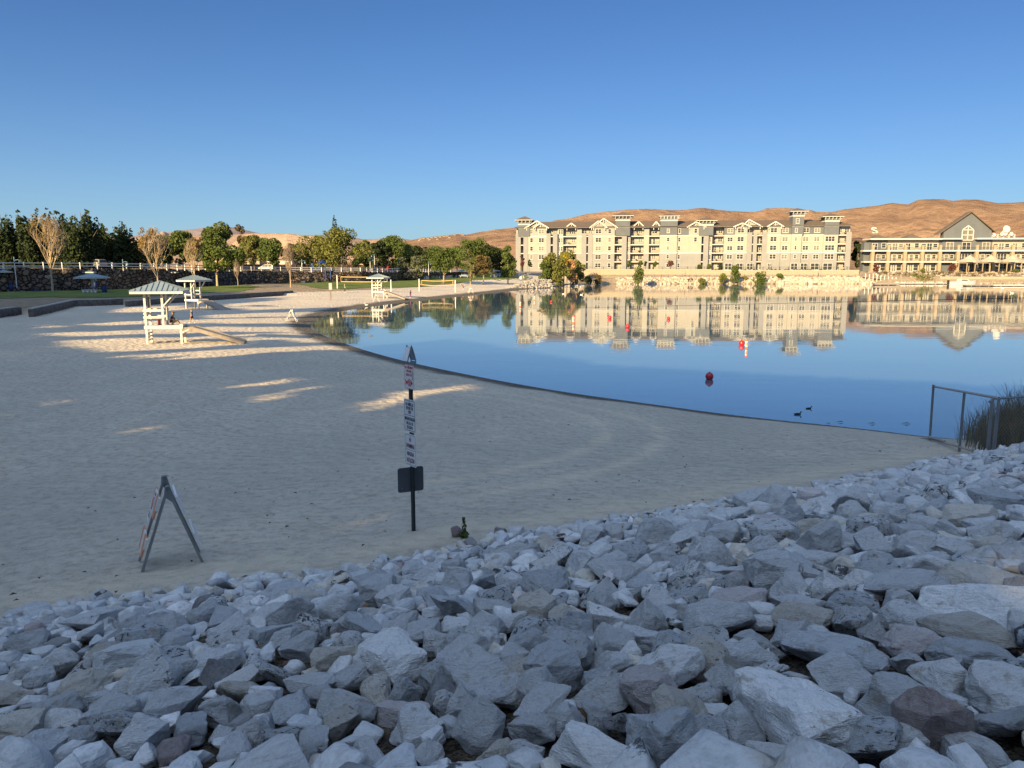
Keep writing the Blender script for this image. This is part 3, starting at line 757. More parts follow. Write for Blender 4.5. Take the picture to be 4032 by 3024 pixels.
# the lifeguard chairs stand in the sun as well
for (tx, ty) in ((640, 1340), (765, 1213)):
    q = gz(tx, ty, .78); qs, qt = q.x*NS[0]+q.y*NS[1], q.x*LX+q.y*LY
    zz = z_-(qt-tst)*TEL; cut |= (np.abs(s_-qs) < 2.6) & (zz > .7) & (zz < 5.2)
keep = ~cut
Cn = np.stack([hx, hy, z_], 1)[keep]; m_ = len(Cn)
u = g_.normal(size=(m_, 3)); u /= np.linalg.norm(u, axis=1)[:, None]; w = np.cross(u, g_.normal(size=(m_, 3))); w /= np.linalg.norm(w, axis=1)[:, None]
sz = (.95*(.6+.8*g_.random(m_)))[:, None]
V = np.stack([Cn-u*sz*.5, Cn+w*sz*.42, Cn+u*sz*.55, Cn-w*sz*.42], 1).reshape(-1, 3)
belt = link('shade_curtain', np_mesh('shade_curtain', V, np.arange(4*m_).reshape(m_, 4), LEAF['dark']))  # loose leaf quads out of view, shaped to cast the beach shade
tag(belt, 'unseen curtain of loose leaves added behind the stone bank to shade the beach', 'shade curtain', kind='stuff')
# ------------------------------------------------------------------ buildings over the water
WHITE = plain('white_paint', (.46, .455, .43), .6, vary=.08)
CREAM = plain('cream_siding', (.31, .295, .255), .8, vary=.07, scale=.4)
GREY = plain('grey_siding', (.215, .22, .22), .8, vary=.08, scale=.4)
SAGE = plain('sage_siding', (.25, .265, .25), .8, vary=.07, scale=.4)
SLATE = plain('slate_siding', (.10, .113, .128), .8, vary=.10, scale=.4)
SHINGLE = plain('brown_shingle', (.115, .088, .066), .9, vary=.25, scale=2)
DGLASS = N('dark_glass'); DGLASS.set((.035, .04, .042), .08, 0, .5); DGLASS = DGLASS.m
BLIND = plain('window_with_blind', (.135, .135, .12), .5, vary=.2, scale=.6)
RAIL = plain('dark_railing', (.035, .035, .04), .5, .4)
STONEV = plain('tan_stone_veneer', (.30, .24, .17), .9, vary=.25, scale=2.5)
class Fac:
    def __init__(s, name, label, cat, pa, Ya, pb, Yb, zb):
        a = at(pa, 1000, Ya); b = at(pb, 1000, Yb); s.zb = zb; s.o = Vector((a.x, a.y, 0)); d = Vector((b.x-a.x, b.y-a.y, 0)); s.L = d.length
        s.d = d.normalized(); s.n = Vector((-s.d.y, s.d.x, 0)); s.root = thing(name, label, cat, (a.x, a.y, 0), math.atan2(d.y, d.x))
    def loc(s, px, py, dep=0):
        r = ray(px, py); e = Vector((0, 0, EYE)); t = (s.o+s.n*dep-e).dot(s.n)/r.dot(s.n); p = e+r*t
        return ((p-s.o).dot(s.d), p.z)
WIN = {}
def window_mesh(w, h, n, fr=.14):
    """white frame with n lights; panes go in a child mesh"""
    key = (round(w, 1), round(h, 1), n)
    if key not in WIN:
        f = MB(); f.box(-w/2, w/2, -.06, .06, 0, fr); f.box(-w/2, w/2, -.06, .06, h-fr, h)
        f.box(-w/2-.06, w/2+.06, -.12, -.061, -.08, .06)
        for i in range(n+1):
            x = -w/2+(w-fr)*i/n; f.box(x, x+fr, -.059, .059, fr, h-fr)
        f.box(-w/2+fr, w/2-fr, -.05, .05, h*.52-.035, h*.52+.035)
        p = MB(); p.box(-w/2+fr*.5, w/2-fr*.5, .02, .045, fr*.5, h-fr*.5)
        WIN[key] = (f.mesh('window', WHITE), p.mesh('pane', DGLASS), p.mesh('pane', BLIND))
    return WIN[key]
def window(root, x, y, z, w, h, n=1, dark=None):
    f, pd, pb = window_mesh(w, h, n); o = link('window', f, root, (x, y, z))
    dark = rng.random() < .58 if dark is None else dark
    link('pane', pd if dark else pb, o); return o

ap = Fac('apartment_building', 'long five storey apartment building in cream and grey with hipped corner towers, across the lake', 'apartment building', 2031, 302, 3350, 286, 4.6)
AR = ap.root; LV = [4.6, 7.8, 11.05, 14.27, 17.5]; EAVE = 20.7
def z5(x): return 2000+x/3.16
def z6(x): return 2600+x/2.765
def X5(x, dep=0): return ap.loc(z5(x), 985, dep)[0]
def X6(x, dep=0): return ap.loc(z6(x), 985, dep)[0]
lower, mid, upper, towerw, whit, roofm, backw = MB(), MB(), MB(), MB(), MB(), MB(), MB()
DEPB = 15.0
def bay_wall(x0, x1, dep, top='sage', low=None):
    for nm, z0, z1, mt in (('lower_wall', LV[0]-.6, LV[2], GREY), ('middle_wall', LV[2], LV[4], CREAM), ('upper_wall', LV[4], EAVE, SAGE if top == 'sage' else SLATE)):
        m = MB(); m.box(x0, x1, dep, DEPB, z0, z1); m.build(nm, mt, AR)
    for z in (LV[2], LV[4]): whit.box(x0-.02, x1+.02, dep-.09, dep-.003, z-.18, z+.18)
def balcony(x0, x1, dep, cols=(0, 0), lev=(1, 2, 3, 4), top='sage', ground=True, wn=None):
    """recessed bay: white back wall with glazed door and windows, slabs with railings"""
    m = MB(); m.box(x0, x1, dep+1.9, DEPB, LV[0]-.6, EAVE); m.build('recessed_wall', CREAM, AR)
    w = x1-x0
    for i, z in enumerate(LV):
        n = max(1, int(w/2.0)); 
        for q in range(n):
            if ((i+q) % 3 == 0): window(AR, x0+w*(q+.5)/n, dep+1.84, z+.12, .95, 2.35, 1, rng.random() < .55)
            else: window(AR, x0+w*(q+.5)/n, dep+1.84, z+.9, min(1.7, w/n*.8), 1.6, 2)
        if i in lev:
            b = MB(); b.box(x0+.03, x1-.03, dep-.25, dep+1.83, z-.28, z+.06); o = b.build('balcony', WHITE, AR)
            r = MB(); r.box(x0+.05, x1-.05, dep-.2, dep-.14, z+1.02, z+1.08); r.box(x0+.05, x1-.05, dep-.19, dep-.15, z+.14, z+.18)
            for xx in np.arange(x0+.1, x1-.05, .16): r.box(xx, xx+.03, dep-.185, dep-.155, z+.18, z+1.02)
            r.build('railing', RAIL, o)
            if rng.random() < .6:      # chairs and a table left outside
                f = MB(); xx = x0+w*rng.uniform(.2, .6)
                f.box(xx, xx+.5, dep+.5, dep+1.0, z+.42, z+.48); f.box(xx, xx+.5, dep+1.0, dep+1.06, z+.42, z+.95)
                f.box(xx+.8, xx+1.3, dep+.5, dep+1.0, z+.66, z+.70)
                for a_ in (.03, .43, .85, 1.22): f.box(xx+a_, xx+a_+.04, dep+.55, dep+.6, z+.06, z+.42)
                f.build('furniture', RAIL, o)
    for side, cw in zip((0, 1), cols):
        if cw:
            c = MB(); xa = x0 if side == 0 else x1-cw; c.box(xa, xa+cw, dep-.35, dep+.35, LV[0]-.6, LV[4]+1.1); c.build('column', GREY, AR)
CWd = 2.3
bay_wall(X5(248), X5(478), 0)
for s_, w_, n_ in ((293, 1.25, 1), (415, 2.2, 2)):
    for z in LV: window(AR, X5(s_), -.06, z+.85, w_, 1.85, n_)
balcony(X5(97), X5(248), .2, (.85*CWd, .75*CWd), top='tower'); 
balcony(X5(478), X5(615), .2, (.7*CWd, .75*CWd)); bay_wall(X5(615), X5(685), 1.0)
for z in LV: window(AR, X5(640), .94, z+.75, .8, 1.9, 1); window(AR, X5(668), .94, z+.75, .8, 1.9, 1)
balcony(X5(685), X5(850), 1.2); bay_wall(X5(850), X5(915), 1.1)
balcony(X5(915), X5(1055), .2, (.8*CWd, .8*CWd)); bay_wall(X5(1055), X5(1325), 0)
for s_, w_, n_ in ((1122, 2.3, 2), (1262, 1.3, 1)):
    for z in LV: window(AR, X5(s_), -.06, z+.85, w_, 1.85, n_)
balcony(X5(1325), X5(1475), .2, (0, .8*CWd), top='tower'); bay_wall(X5(1475), X5(1522), 1.0)
for z in LV: window(AR, X5(1488), .94, z+.75, .7, 1.9, 1); window(AR, X5(1508), .94, z+.75, .7, 1.9, 1)
balcony(X5(1522), X5(1690), 1.2); bay_wall(X5(1690), X5(1755), 1.1); balcony(X5(1755), X5(1885), 1.2)
bay_wall(X5(1885), X5(2100), -.4, 'tower')
for z in LV: window(AR, X5(1988), -.46, z+1.0, 1.1, 1.6, 1)
bay_wall(X6(180), X6(305), .3, 'tower'); bay_wall(X6(305), X6(445), 0)
for i, z in enumerate(LV): window(AR, X6(203), .24, z+.85, 1.05, 1.8, 1, True)
for z in LV[3:]: window(AR, X6(378), -.06, z+.85, 1.2, 1.85, 1)
balcony(X6(445), X6(522), .2, (0, .8*CWd), top='tower'); bay_wall(X6(522), X6(565), 1.0)
for z in LV: window(AR, X6(545), .94, z+.75, .8, 1.9, 1)
balcony(X6(565), X6(690), 1.2); bay_wall(X6(690), X6(805), .3, 'tower'); bay_wall(X6(805), X6(940), 0)
for z in LV[1:]: window(AR, X6(755), .24, z+.85, 2.1, 1.75, 2); window(AR, X6(868), -.06, z+.85, 2.5, 1.9, 2)
balcony(X6(940), X6(1050), .5, (.8*CWd, .6*CWd), lev=(1, 2, 3, 4)); balcony(X6(1050), X6(1160), .5, (0, .8*CWd))
bay_wall(X6(1160), X6(1305), 0); bay_wall(X6(1305), X6(1418), .3, 'tower'); bay_wall(X6(1418), X6(1530), -.4, 'tower')
bay_wall(X6(1530), X6(1640), .3, 'tower'); bay_wall(X6(1640), X6(1768), .3, 'tower'); bay_wall(X6(1768), X6(1925), -.2, 'tower')
for z in LV[1:]:
    window(AR, X6(1225), -.06, z+.85, 2.5, 1.9, 2); window(AR, X6(1353), .24, z+.85, 2.2, 1.8, 2); window(AR, X6(1466), -.46, z+.95, .95, 1.6, 1)
    window(AR, X6(1578), .24, z+.85, 2.2, 1.8, 2); window(AR, X6(1698), .24, z+.85, 2.1, 1.8, 2); window(AR, X6(1838), -.26, z+.75, 3.5, 2.05, 3)
window(AR, X6(1475), -.46, EAVE+1.0, 1.2, 1.9, 1)
balcony(X6(1925), X6(2072), .2, (0, .8*CWd))
for a_, b_ in ((705, 780), (830, 905), (945, 1015), (1170, 1210), (1425, 1500), (1530, 1605), (1640, 1735), (1775, 1880)):   # glazed ground floor
    xa, xb = X6(a_), X6(b_); window(AR, (xa+xb)/2, -.50, LV[0]+.05, xb-xa, 2.55, max(2, int((xb-xa)/1.3)), True)
for x0, x1 in ((X5(97), X5(1885)), (X6(180), X6(2072))):
    whit.box(x0, x1, -.5, -.16, EAVE-.02, EAVE+.22)
# roofs
xa, xb = X5(97), X6(2075)
roofm.add([(xa-.6, -.9, EAVE+.2), (xb+.6, -.9, EAVE+.2), (xb+.6, DEPB+.8, EAVE+.2), (xa-.6, DEPB+.8, EAVE+.2), (xa+6, 7, 23.4), (xb-6, 7, 23.4)],
          [(0, 1, 5, 4), (1, 2, 5), (2, 3, 4, 5), (3, 0, 4), (3, 2, 1, 0)])
def gable(x0, x1, pk, zp, y0=-.55, ze=EAVE, wall=SAGE):
    xm = pk; g = MB(); g.prism([(x0+.4, ze), (x1-.4, ze), (xm, zp-.35)], y0+.45, 6.5); o = g.build('gable', wall, AR)
    rf = MB(); t = .28
    for (a, b) in (((x0-.3, ze-.12), (xm, zp)), ((xm, zp), (x1+.3, ze-.12))):
        rf.add([(a[0], y0-.2, a[1]), (b[0], y0-.2, b[1]), (b[0], 8, b[1]), (a[0], 8, a[1]), (a[0], y0-.2, a[1]+t), (b[0], y0-.2, b[1]+t), (b[0], 8, b[1]+t), (a[0], 8, a[1]+t)],
               [(0,3,2,1),(4,5,6,7),(0,1,5,4),(1,2,6,5),(2,3,7,6),(3,0,4,7)])
    rf.build('roof', SHINGLE, o)
    tr = MB()
    for (a, b) in (((x0-.35, ze-.2), (xm, zp-.02)), ((xm, zp-.02), (x1+.35, ze-.2))): tr.bar((a[0], y0-.26, a[1]+.05), (b[0], y0-.26, b[1]+.05), .14, .42)
    for q in (x0+.5, xm, x1-.5):
        zz = ze-.35 if q != xm else zp-.8
        tr.box(q-.12, q+.12, y0-.1, y0+.42, zz-.6, zz+.5)
    tr.build('trim', WHITE, o)
gable(X5(218), X5(500), X5(360), 23.3, -.4); gable(X5(325), X5(498), X5(405), 22.4, -.8)
gable(X5(1045), X5(1350), X5(1185), 24.0, -.4); gable(X5(1022), X5(1220), X5(1120), 23.1, -.8)
for a_, b_, c_, zp in ((715, 855, 785, 22.4), (1550, 1690, 1618, 22.8), (1790, 1885, 1835, 22.8)): gable(X5(a_), X5(b_), X5(c_), zp, .3, wall=SLATE)
for a_, b_, c_, zp, yy in ((290, 480, 378, 22.5, -.4), (790, 965, 876, 21.9, -.8), (880, 1090, 950, 23.2, -.2), (1155, 1320, 1235, 22.4, -.5)): gable(X6(a_), X6(b_), X6(c_), zp, yy)
def tower(x0, x1, z1, zap, ov, y0=-.45, y1=5.5, flat=False):
    t = MB(); t.box(x0, x1, y0, y1, EAVE-3.15 if not flat else EAVE, z1); o = t.build('tower', SLATE, AR)
    w = MB(); w.box(x0-.08, x1+.08, y0-.08, y1+.08, z1-1.75, z1-1.3)
    n = max(3, int((x1-x0)/1.25))
    for i in range(n+1):
        xx = x0+(x1-x0)*i/n; w.prism([(y0-.05, z1-.1), (y0-.05, z1-1.2), (y0-.35, z1-1.0), (y0-ov*.8, z1-.1)], xx-.14, xx+.14, 'x')
    for i in range(4):
        yy = y0+(y1-y0)*i/3; w.prism([(x1+.05, z1-.1), (x1+.05, z1-1.2), (x1+.35, z1-1.0), (x1+ov*.8, z1-.1)], yy-.14, yy+.14)
    w.box(x0-ov, x1+ov, y0-ov, y1+ov, z1-.05, z1+.18); w.build('trim', WHITE, o)
    r = MB(); e = ov+.05; xm, ym = (x0+x1)/2, (y0+y1)/2; d_ = max(0, ((x1-x0)-(y1-y0))/2)
    r.add([(x0-e, y0-e, z1+.19), (x1+e, y0-e, z1+.19), (x1+e, y1+e, z1+.19), (x0-e, y1+e, z1+.19), (xm-d_-.05, ym, zap), (xm+d_+.05, ym, zap)], [(0, 1, 5, 4), (1, 2, 5), (2, 3, 4, 5), (3, 0, 4), (3, 2, 1, 0)])
    r.build('roof', SHINGLE, o)
tower(X5(130), X5(272), 23.6, 25.4, 1.25); tower(X5(1332), X5(1512), 24.9, 26.7, 1.3); tower(X5(1890), X5(2100), 24.7, 25.9, .7, flat=True)
tower(X6(412), X6(568), 22.9, 24.4, 1.2); tower(X6(1422), X6(1545), 26.0, 27.5, 1.2); tower(X6(1772), X6(1928), 24.0, 25.5, 1.2)
for b_, nm, mt in ((whit, 'trim', WHITE), (roofm, 'roof', SHINGLE)): b_.build(nm, mt, AR)

# windows of this building past the first hundred become one part
def gather(root, keep=100):
    ws = [o for o in root.children if o.name.split('.')[0] == 'window']
    if len(ws) <= keep: return
    ws.sort(key=lambda o: -o.dimensions.x*o.dimensions.z if False else -sum(1 for _ in o.data.polygons))
    extra = ws[keep:]; bm = bmesh.new()
    for o in extra:
        for q in (o, *o.children):
            b2 = bmesh.new(); b2.from_mesh(q.data); b2.transform(Matrix.Translation(o.location))
            mi = [WHITE, DGLASS, BLIND].index(q.data.materials[0])
            for f in b2.faces: f.material_index = mi
            t = bpy.data.meshes.new('t'); b2.to_mesh(t); b2.free(); bm.from_mesh(t); bpy.data.meshes.remove(t)
    me = bpy.data.meshes.new('windows'); bm.to_mesh(me); bm.free()
    for m in (WHITE, DGLASS, BLIND): me.materials.append(m)
    o = link('windows', me, root); o['kind'] = 'stuff'
    for o in extra:
        for q in list(o.children): bpy.data.objects.remove(q)
        bpy.data.objects.remove(o)
gather(AR, 100)

# ---- three storey lodge on the right
lo = Fac('lakeside_lodge', 'three storey lakeside lodge with stone piers and a dark gabled barn front at the right', 'hotel', 3390, 287, 4100, 284, 3.9)
LR = lo.root
def z7(x): return 3300+x/3.022
def X7(x, dep=0): return lo.loc(z7(x), 1000, dep)[0]
G = [3.9, 7.75, 11.8]; RT = 16.0
END = X7(2420)
for a_, b_ in ((X7(405), X7(1212)), (X7(1850), END)): wl_ = MB(); wl_.box(a_, b_, 1.5, 6, G[0]-1, RT); wl_.build('wall', CREAM, LR)
for a_, b_, c_, d_, e_, f_ in ((X7(395), X7(600), 1.35, 3, G[1], RT-.01), (X7(1212), X7(1850), 1.4, 6, G[0]-1, RT)): wl_ = MB(); wl_.box(*(a_, b_, c_, d_, e_, f_)); wl_.build('dark_wall', SLATE, LR)
sw = MB(); sw.box(X7(330), X7(405), 2.0, 5, G[0]-1, RT-1.2); sw.build('side_wing', SLATE, LR)
for z, x0 in ((G[1], 300), (G[2], 285)):
    b = MB(); b.box(X7(x0), END, -1.0, 1.7, z-.38, z+.12); b.build('balcony', WHITE, LR)
rf = MB(); rf.box(X7(362), X7(1212), -1.0, 6.4, RT-.3, RT+.22); rf.box(X7(1212), X7(1455), -.7, 1.3, RT-.2, RT+.25); rf.box(X7(1622), END, -.8, 6.4, RT-.2, RT+.3); rf.build('roof', WHITE, LR)
hip = MB()
for a_, b_, h_ in ((430, 620, 1.7), (820, 1040, 1.9)): 
    xa, xb = X7(a_), X7(b_); hip.add([(xa, 2, RT+.23), (xb, 2, RT+.23), (xb, 9, RT+.23), (xa, 9, RT+.23), ((xa+xb)/2, 5, RT+.23+h_)], [(0,1,4),(1,2,4),(2,3,4),(3,0,4),(3,2,1,0)])
hip.build('roof_peak', SHINGLE, LR)
for x in (405, 590, 790, 995, 1205, 1420, 1640, 1850, 2065, 2275):
    p = MB(); xx = X7(x); p.box(xx-.55, xx+.55, -.85, .25, G[0]-1, G[2]-.39); p.box(xx-.42, xx+.42, -.8, .1, G[2]+.13, G[2]+2.0); p.build('pier', STONEV, LR)
for (x0, x1) in ((405, 590), (590, 790), (790, 995), (995, 1205), (1205, 1420), (1420, 1640), (1640, 1850), (1850, 2065), (2065, 2275)):
    for z in (G[1], G[2]):
        r = MB(); a_, b_ = X7(x0)+.6, X7(x1)-.6
        r.box(a_, b_, -.75, -.70, z+1.1, z+1.16)
        for xx in np.arange(a_, b_, .2): r.box(xx, xx+.03, -.74, -.71, z+.13, z+1.1)
        r.build('railing', RAIL, LR)
    xm = (X7(x0)+X7(x1))/2
    if x0 in (590, 995, 1850): spec = ((-2.1, 1.75, 1.6, 1.0, 1), (0, 2.0, 2.6, .13, 2), (2.1, 1.75, 1.6, 1.0, 1))
    elif x0 in (1205, 1640): spec = ((.9, 2.8, 2.9, .13, 2),)
    elif x0 == 1420: spec = ((.3, 3.2, 2.9, .13, 2),)
    else: spec = ((-1.5, 2.0, 2.6, .13, 2), (1.7, 1.7, 1.9, .9, 1))
    for dx, w, h, dz, n in spec: window(LR, xm+dx, 1.28, G[2]+dz, w, h, n, rng.random() < .6)
    if x0 in (1420, 1850): window(LR, xm, 1.28, G[1]+.13, 4.6, 2.9, 4, True)
    else: window(LR, xm-1.9, 1.28, G[1]+.9, 1.5, 1.7, 1, True); window(LR, xm, 1.28, G[1]+.13, 1.5, 2.6, 1, False); window(LR, xm+1.9, 1.28, G[1]+.9, 1.5, 1.7, 1, True)
    if x0 < 1205: window(LR, xm-1.9, 1.28, G[0]+.4, 1.9, 2.5, 1, True); window(LR, xm, 1.28, G[0]+.05, 1.6, 2.9, 2, False); window(LR, xm+1.9, 1.28, G[0]+.4, 1.9, 2.5, 1, True)
    elif x0 >= 1420: window(LR, xm, 1.28, G[0]+1.0, 5.4, 2.2, 4, True)
bn = MB(); xl, xr, xm = X7(1257), X7(1825), X7(1552); zt = RT+9.6
zs = RT+2.9; bn.prism([(xl, RT+.26), (xr, RT+.26), (xr, zs), (xm, zt), (xl, zs)], 1.2, 3.6); bo = bn.build('barn_gable', SLATE, LR)
b = MB()
for (a, c_) in (((xl-2.3, zs-1.35), (xm, zt)), ((xm, zt), (xr+1.0, zs-.55))):
    b.add([(a[0], .3, a[1]), (c_[0], .3, c_[1]), (c_[0], 3.8, c_[1]), (a[0], 3.8, a[1]), (a[0], .3, a[1]+.35), (c_[0], .3, c_[1]+.35), (c_[0], 3.8, c_[1]+.35), (a[0], 3.8, a[1]+.35)], [(0,3,2,1),(4,5,6,7),(0,1,5,4),(1,2,6,5),(2,3,7,6),(3,0,4,7)])
b.build('roof', SHINGLE, bo)
ww, hb, hp = 4.0, 3.7, 5.3; wx = X7(1538)
f = MB(); zz = RT-.45
for a, c_ in (((-ww/2, 0), (-ww/2, hb)), ((ww/2, 0), (ww/2, hb)), ((-ww/2, hb), (0, hp)), ((0, hp), (ww/2, hb)), ((-ww/2, 0), (ww/2, 0)), ((0, 0), (0, hp)), ((-ww/2, hb*.5), (ww/2, hb*.5)), ((-ww/2, hb), (ww/2, hb))):
    f.bar((wx+a[0], .95, zz+a[1]), (wx+c_[0], .95, zz+c_[1]), .28, .3, up=(0, 1, 0))
fo = f.build('arched_window', WHITE, bo); p = MB(); p.prism([(wx-ww/2, zz), (wx+ww/2, zz), (wx+ww/2, zz+hb), (wx, zz+hp), (wx-ww/2, zz+hb)], 1.0, 1.1); p.build('pane', BLIND, fo)

# rooftop dishes
eq = thing('antenna_rack', 'rack of white satellite dishes on the lodge roof', 'antenna', LR.matrix_world @ Vector((0, 0, 0)))
bpy.context.view_layer.update()
def lodge_pt(px, py, dep):
    x, z = lo.loc(px, py, dep); return lo.o+lo.d*x+lo.n*dep+Vector((0, 0, z))
q = lodge_pt(z7(1960), 940, 5); q.z = RT+.3; eq.location = q
f = MB()
for i in range(5): f.box(-4.2+i*2.1, -4.1+i*2.1, -.4, .4, 0, 1.6)
f.box(-4.3, 4.4, -.05, .05, .7, .78); f.box(-4.3, 4.4, -.05, .05, 1.5, 1.58); f.build('frame', WHITE, eq)
for dx, dz, r_ in ((-3.9, 1.2, .75), (0, 2.0, 1.1), (.5, 3.3, 1.35), (2.6, 1.6, .7), (-.9, 1.5, .7)):
    d_ = MB(); d_.lathe([(0.03, 0), (r_*.5, .1*r_), (r_, .38*r_), (r_*.98, .42*r_), (r_*.5, .16*r_), (.03, .06*r_)], 14, M=Matrix.Rotation(R(80), 4, 'X')); d_.build('dish', WHITE, eq, True, (dx, -.5, dz))

# patio roof with three big cream parasols
CANV = plain('cream_canvas', (.34, .32, .25), .9, vary=.06)
WOODW = plain('pale_timber', (.30, .25, .18), .8, vary=.2)
pg = thing('pergola', 'timber dining terrace with posts in front of the lodge', 'pergola', lodge_pt(z7(1800), 1068, -7.5)); pg.rotation_euler.z = LR.rotation_euler.z
q = lodge_pt(z7(1800), 1068, -7.5); q.z = 3.2; pg.location = q
ox = X7(1800)
f = MB()
for x in (1440, 1535, 1630, 1720, 1800, 1910, 2000, 2090, 2170, 2260): xx = X7(x)-ox; q_ = MB(); q_.box(xx-.12, xx+.12, 0, .24, -.6, 3.9); q_.build('post', WOODW, pg)
f.box(X7(1430)-ox, X7(2270)-ox, .02, .22, 3.9, 4.15); f.box(X7(1430)-ox, X7(2270)-ox, 4, 4.2, 3.9, 4.15); f.build('beam', WOODW, pg)
f = MB(); f.box(X7(1430)-ox, X7(2270)-ox, -.2, -.03, -.8, .75); f.build('low_wall', STONEV, pg)
f = MB(); f.box(X7(1430)-ox, X7(2270)-ox, .27, 5.9, .3, .45); f.build('deck', WOODW, pg)
pu = None
for i, (x, lb) in enumerate(((1552, 'cream parasol over the dining terrace, under the barn gable'), (1805, 'middle cream parasol over the dining terrace'), (2057, 'cream parasol over the dining terrace, nearest the right edge'))):
    q = lodge_pt(z7(x), 1068, -5.2); q.z = 3.65
    if pu is None:
        pu = thing('patio_umbrella', lb, 'umbrella', q, group='parasols on the dining terrace')
        c = MB(); c.lathe([(4.0, 3.9), (4.05, 4.25), (2.2, 5.0), (.25, 6.2), (.1, 6.4)], 8); c.build('canopy', CANV, pu)
        c = MB(); c.tube([(0, 0, 0), (0, 0, 5.8)], .14, 8); c.build('pole', WOODW, pu)
    else: dup(pu, lb, q)
# ------------------------------------------------------------------ far shore: block wall, walk, railing, stones, docks, boat
BLOCK = N('pale_block'); k = BLOCK; co = k.coord('Object')
br = k.n('ShaderNodeTexBrick'); br.inputs['Scale'].default_value = .9; br.inputs['Mortar Size'].default_value = .012; k.l(k.coord('Object', rot=(R(90), 0, 0)), br.inputs['Vector'])
br.inputs['Color1'].default_value = (.36, .31, .23, 1); br.inputs['Color2'].default_value = (.31, .265, .195, 1); br.inputs['Mortar'].default_value = (.19, .165, .13, 1)
k.set(br.outputs[0], .9, 0, .1); BLOCK = k.m
CONC = plain('pale_concrete', (.36, .34, .30), .9, vary=.12, scale=1.2)
w0 = gz(z5(930), 1095, 2.2).x
wl = thing('block_wall', 'long pale block wall below the apartment building', 'wall', (w0-4, FARY+11.0, 0))
X1 = 123-w0+4
m = MB(); m.box(0, 52, 0, .6, 1.6, 4.75); m.box(52, X1, 0, .6, 1.6, 4.45); m.build('blocks', BLOCK, wl)
m = MB(); m.box(-.1, 52, -.08, .68, 4.752, 4.95); m.box(52.01, X1+.1, -.08, .68, 4.452, 4.65); m.build('coping', CONC, wl)
x2 = gz(3500, 1100, 1).x
wl = thing('block_wall', 'pale block wall along the water below the lodge', 'wall', (x2, FARY+1.9, 0))
m = MB(); m.box(0, 40, 0, .6, -.2, 2.2); m.box(40, 110, 0, .6, -.2, 2.75); m.build('blocks', BLOCK, wl)
m = MB(); m.box(-.1, 40, -.08, .68, 2.202, 2.4); m.box(40.01, 110, -.08, .68, 2.752, 2.95); m.build('coping', CONC, wl)
# lake walk
pth = MB(); pth.box(30, 128, FARY+5.7, FARY+10.7, 1.9, 2.29); struct(pth.build('path', CONC))
BLUEM = plain('blue_metal', (.06, .09, .19), .5, .2)
rl = thing('promenade_railing', 'thin blue railing along the lake walk under the block wall', 'railing', (40, FARY+5.4, 2.15))
m = MB(); L_ = 84
for z in (.35, .7, 1.05): m.box(0, L_, -.025, .025, z, z+.05)
m.build('rails', BLUEM, rl); m = MB(); m.box(-.05, .05, -.05, .05, -.2, 1.12); pm_ = m.mesh('post', BLUEM)
for x in np.arange(0, L_+.1, 2.4): link('post', pm_, rl, (x, 0, 0))
tf = thing('terrace_fence', 'thin black iron fence round the apartment terrace', 'fence', (w0-2, FARY+13.2, 4.4))
m = MB(); 
for z in (.15, 1.35): m.box(0, X1-3, -.02, .02, z, z+.05)
for x in np.arange(0, X1-3, .32): m.box(x, x+.03, -.015, .015, 0, 1.4)
m.build('rails', RAIL, tf); m = MB(); m.box(-.06, .06, -.06, .06, -.2, 1.5); pm_ = m.mesh('post', RAIL)
for x in np.arange(0, X1-3, 3): link('post', pm_, tf, (x, 0, 0))
# stone slopes (uncountable small stones)
def stone_field(name, label, pts, tones, seed, mat=None):
    g = random.Random(seed); Vs, Fs, Ts, Rs = [], [], [], []; o = 0; P = []
    for (x, y, z, r) in pts:
        kd = g.choice(['block', 'slab', 'wedge', 'block', 'round']); me_ = g.choice(LO[kd])
        V = np.empty(len(me_.vertices)*3); me_.vertices.foreach_get('co', V); V = V.reshape(-1, 3)
        M = Matrix.Rotation(g.uniform(0, 6.28), 3, 'Z') @ Matrix.Rotation(g.gauss(0, .4), 3, 'X') @ Matrix.Diagonal((r, r*g.uniform(.8, 1.1), r*g.uniform(.8, 1.2)))
        V = V@np.array(M).T+np.array((x, y, z)); T_ = np.empty(len(me_.loops), np.int32); me_.loops.foreach_get('vertex_index', T_)
        c = tones[g.randrange(len(tones))]; f_ = g.uniform(.8, 1.15)
        Vs.append(V); Fs.append(T_.reshape(-1, 3)+o); o += len(V); Ts.append(np.tile([*(min(1, q*f_) for q in c), 1], (len(V), 1))); Rs.append(np.full(len(V), g.random()*.6))
    me = np_mesh(name, np.concatenate(Vs), np.concatenate(Fs), mat or M_ROCKJ)
    a = me.attributes.new('tone', 'FLOAT_COLOR', 'POINT'); a.data.foreach_set('color', np.concatenate(Ts).astype(np.float32).ravel()); fattr(me, 'rnd', np.concatenate(Rs))
    return tag(link(name, me), label, 'rocks', kind='stuff')
rs = random.Random(3)
BUFF = [(.36, .30, .21), (.42, .35, .25), (.31, .255, .18), (.46, .40, .31), (.28, .22, .15)]
pts = []
for _ in range(1500):
    x = rs.uniform(36, 124); d = rs.uniform(-.2, 5.3); big = x > 84
    if big and rs.random() < .35: continue
    r = rs.uniform(.35, .6) if not big else rs.uniform(.6, 1.0)
    pts.append((x, FARY+d, float(np.interp(d, [-.2, 5.3], [0, 2.1]))+.05, r))
stone_field('shore_stones', 'buff stones sloping to the water below the lake walk', pts, BUFF, 1)
pts = []
for _ in range(420): x = rs.uniform(130, 215); d = rs.uniform(-.3, 1.6); pts.append((x, FARY+d, .1+.3*max(d, 0), rs.uniform(.25, .5)))
for _ in range(420): x = rs.uniform(128, 212); d = rs.uniform(2.8, 17); pts.append((x, FARY+d, 2.3+.095*(d-2.5), rs.uniform(.25, .8)))
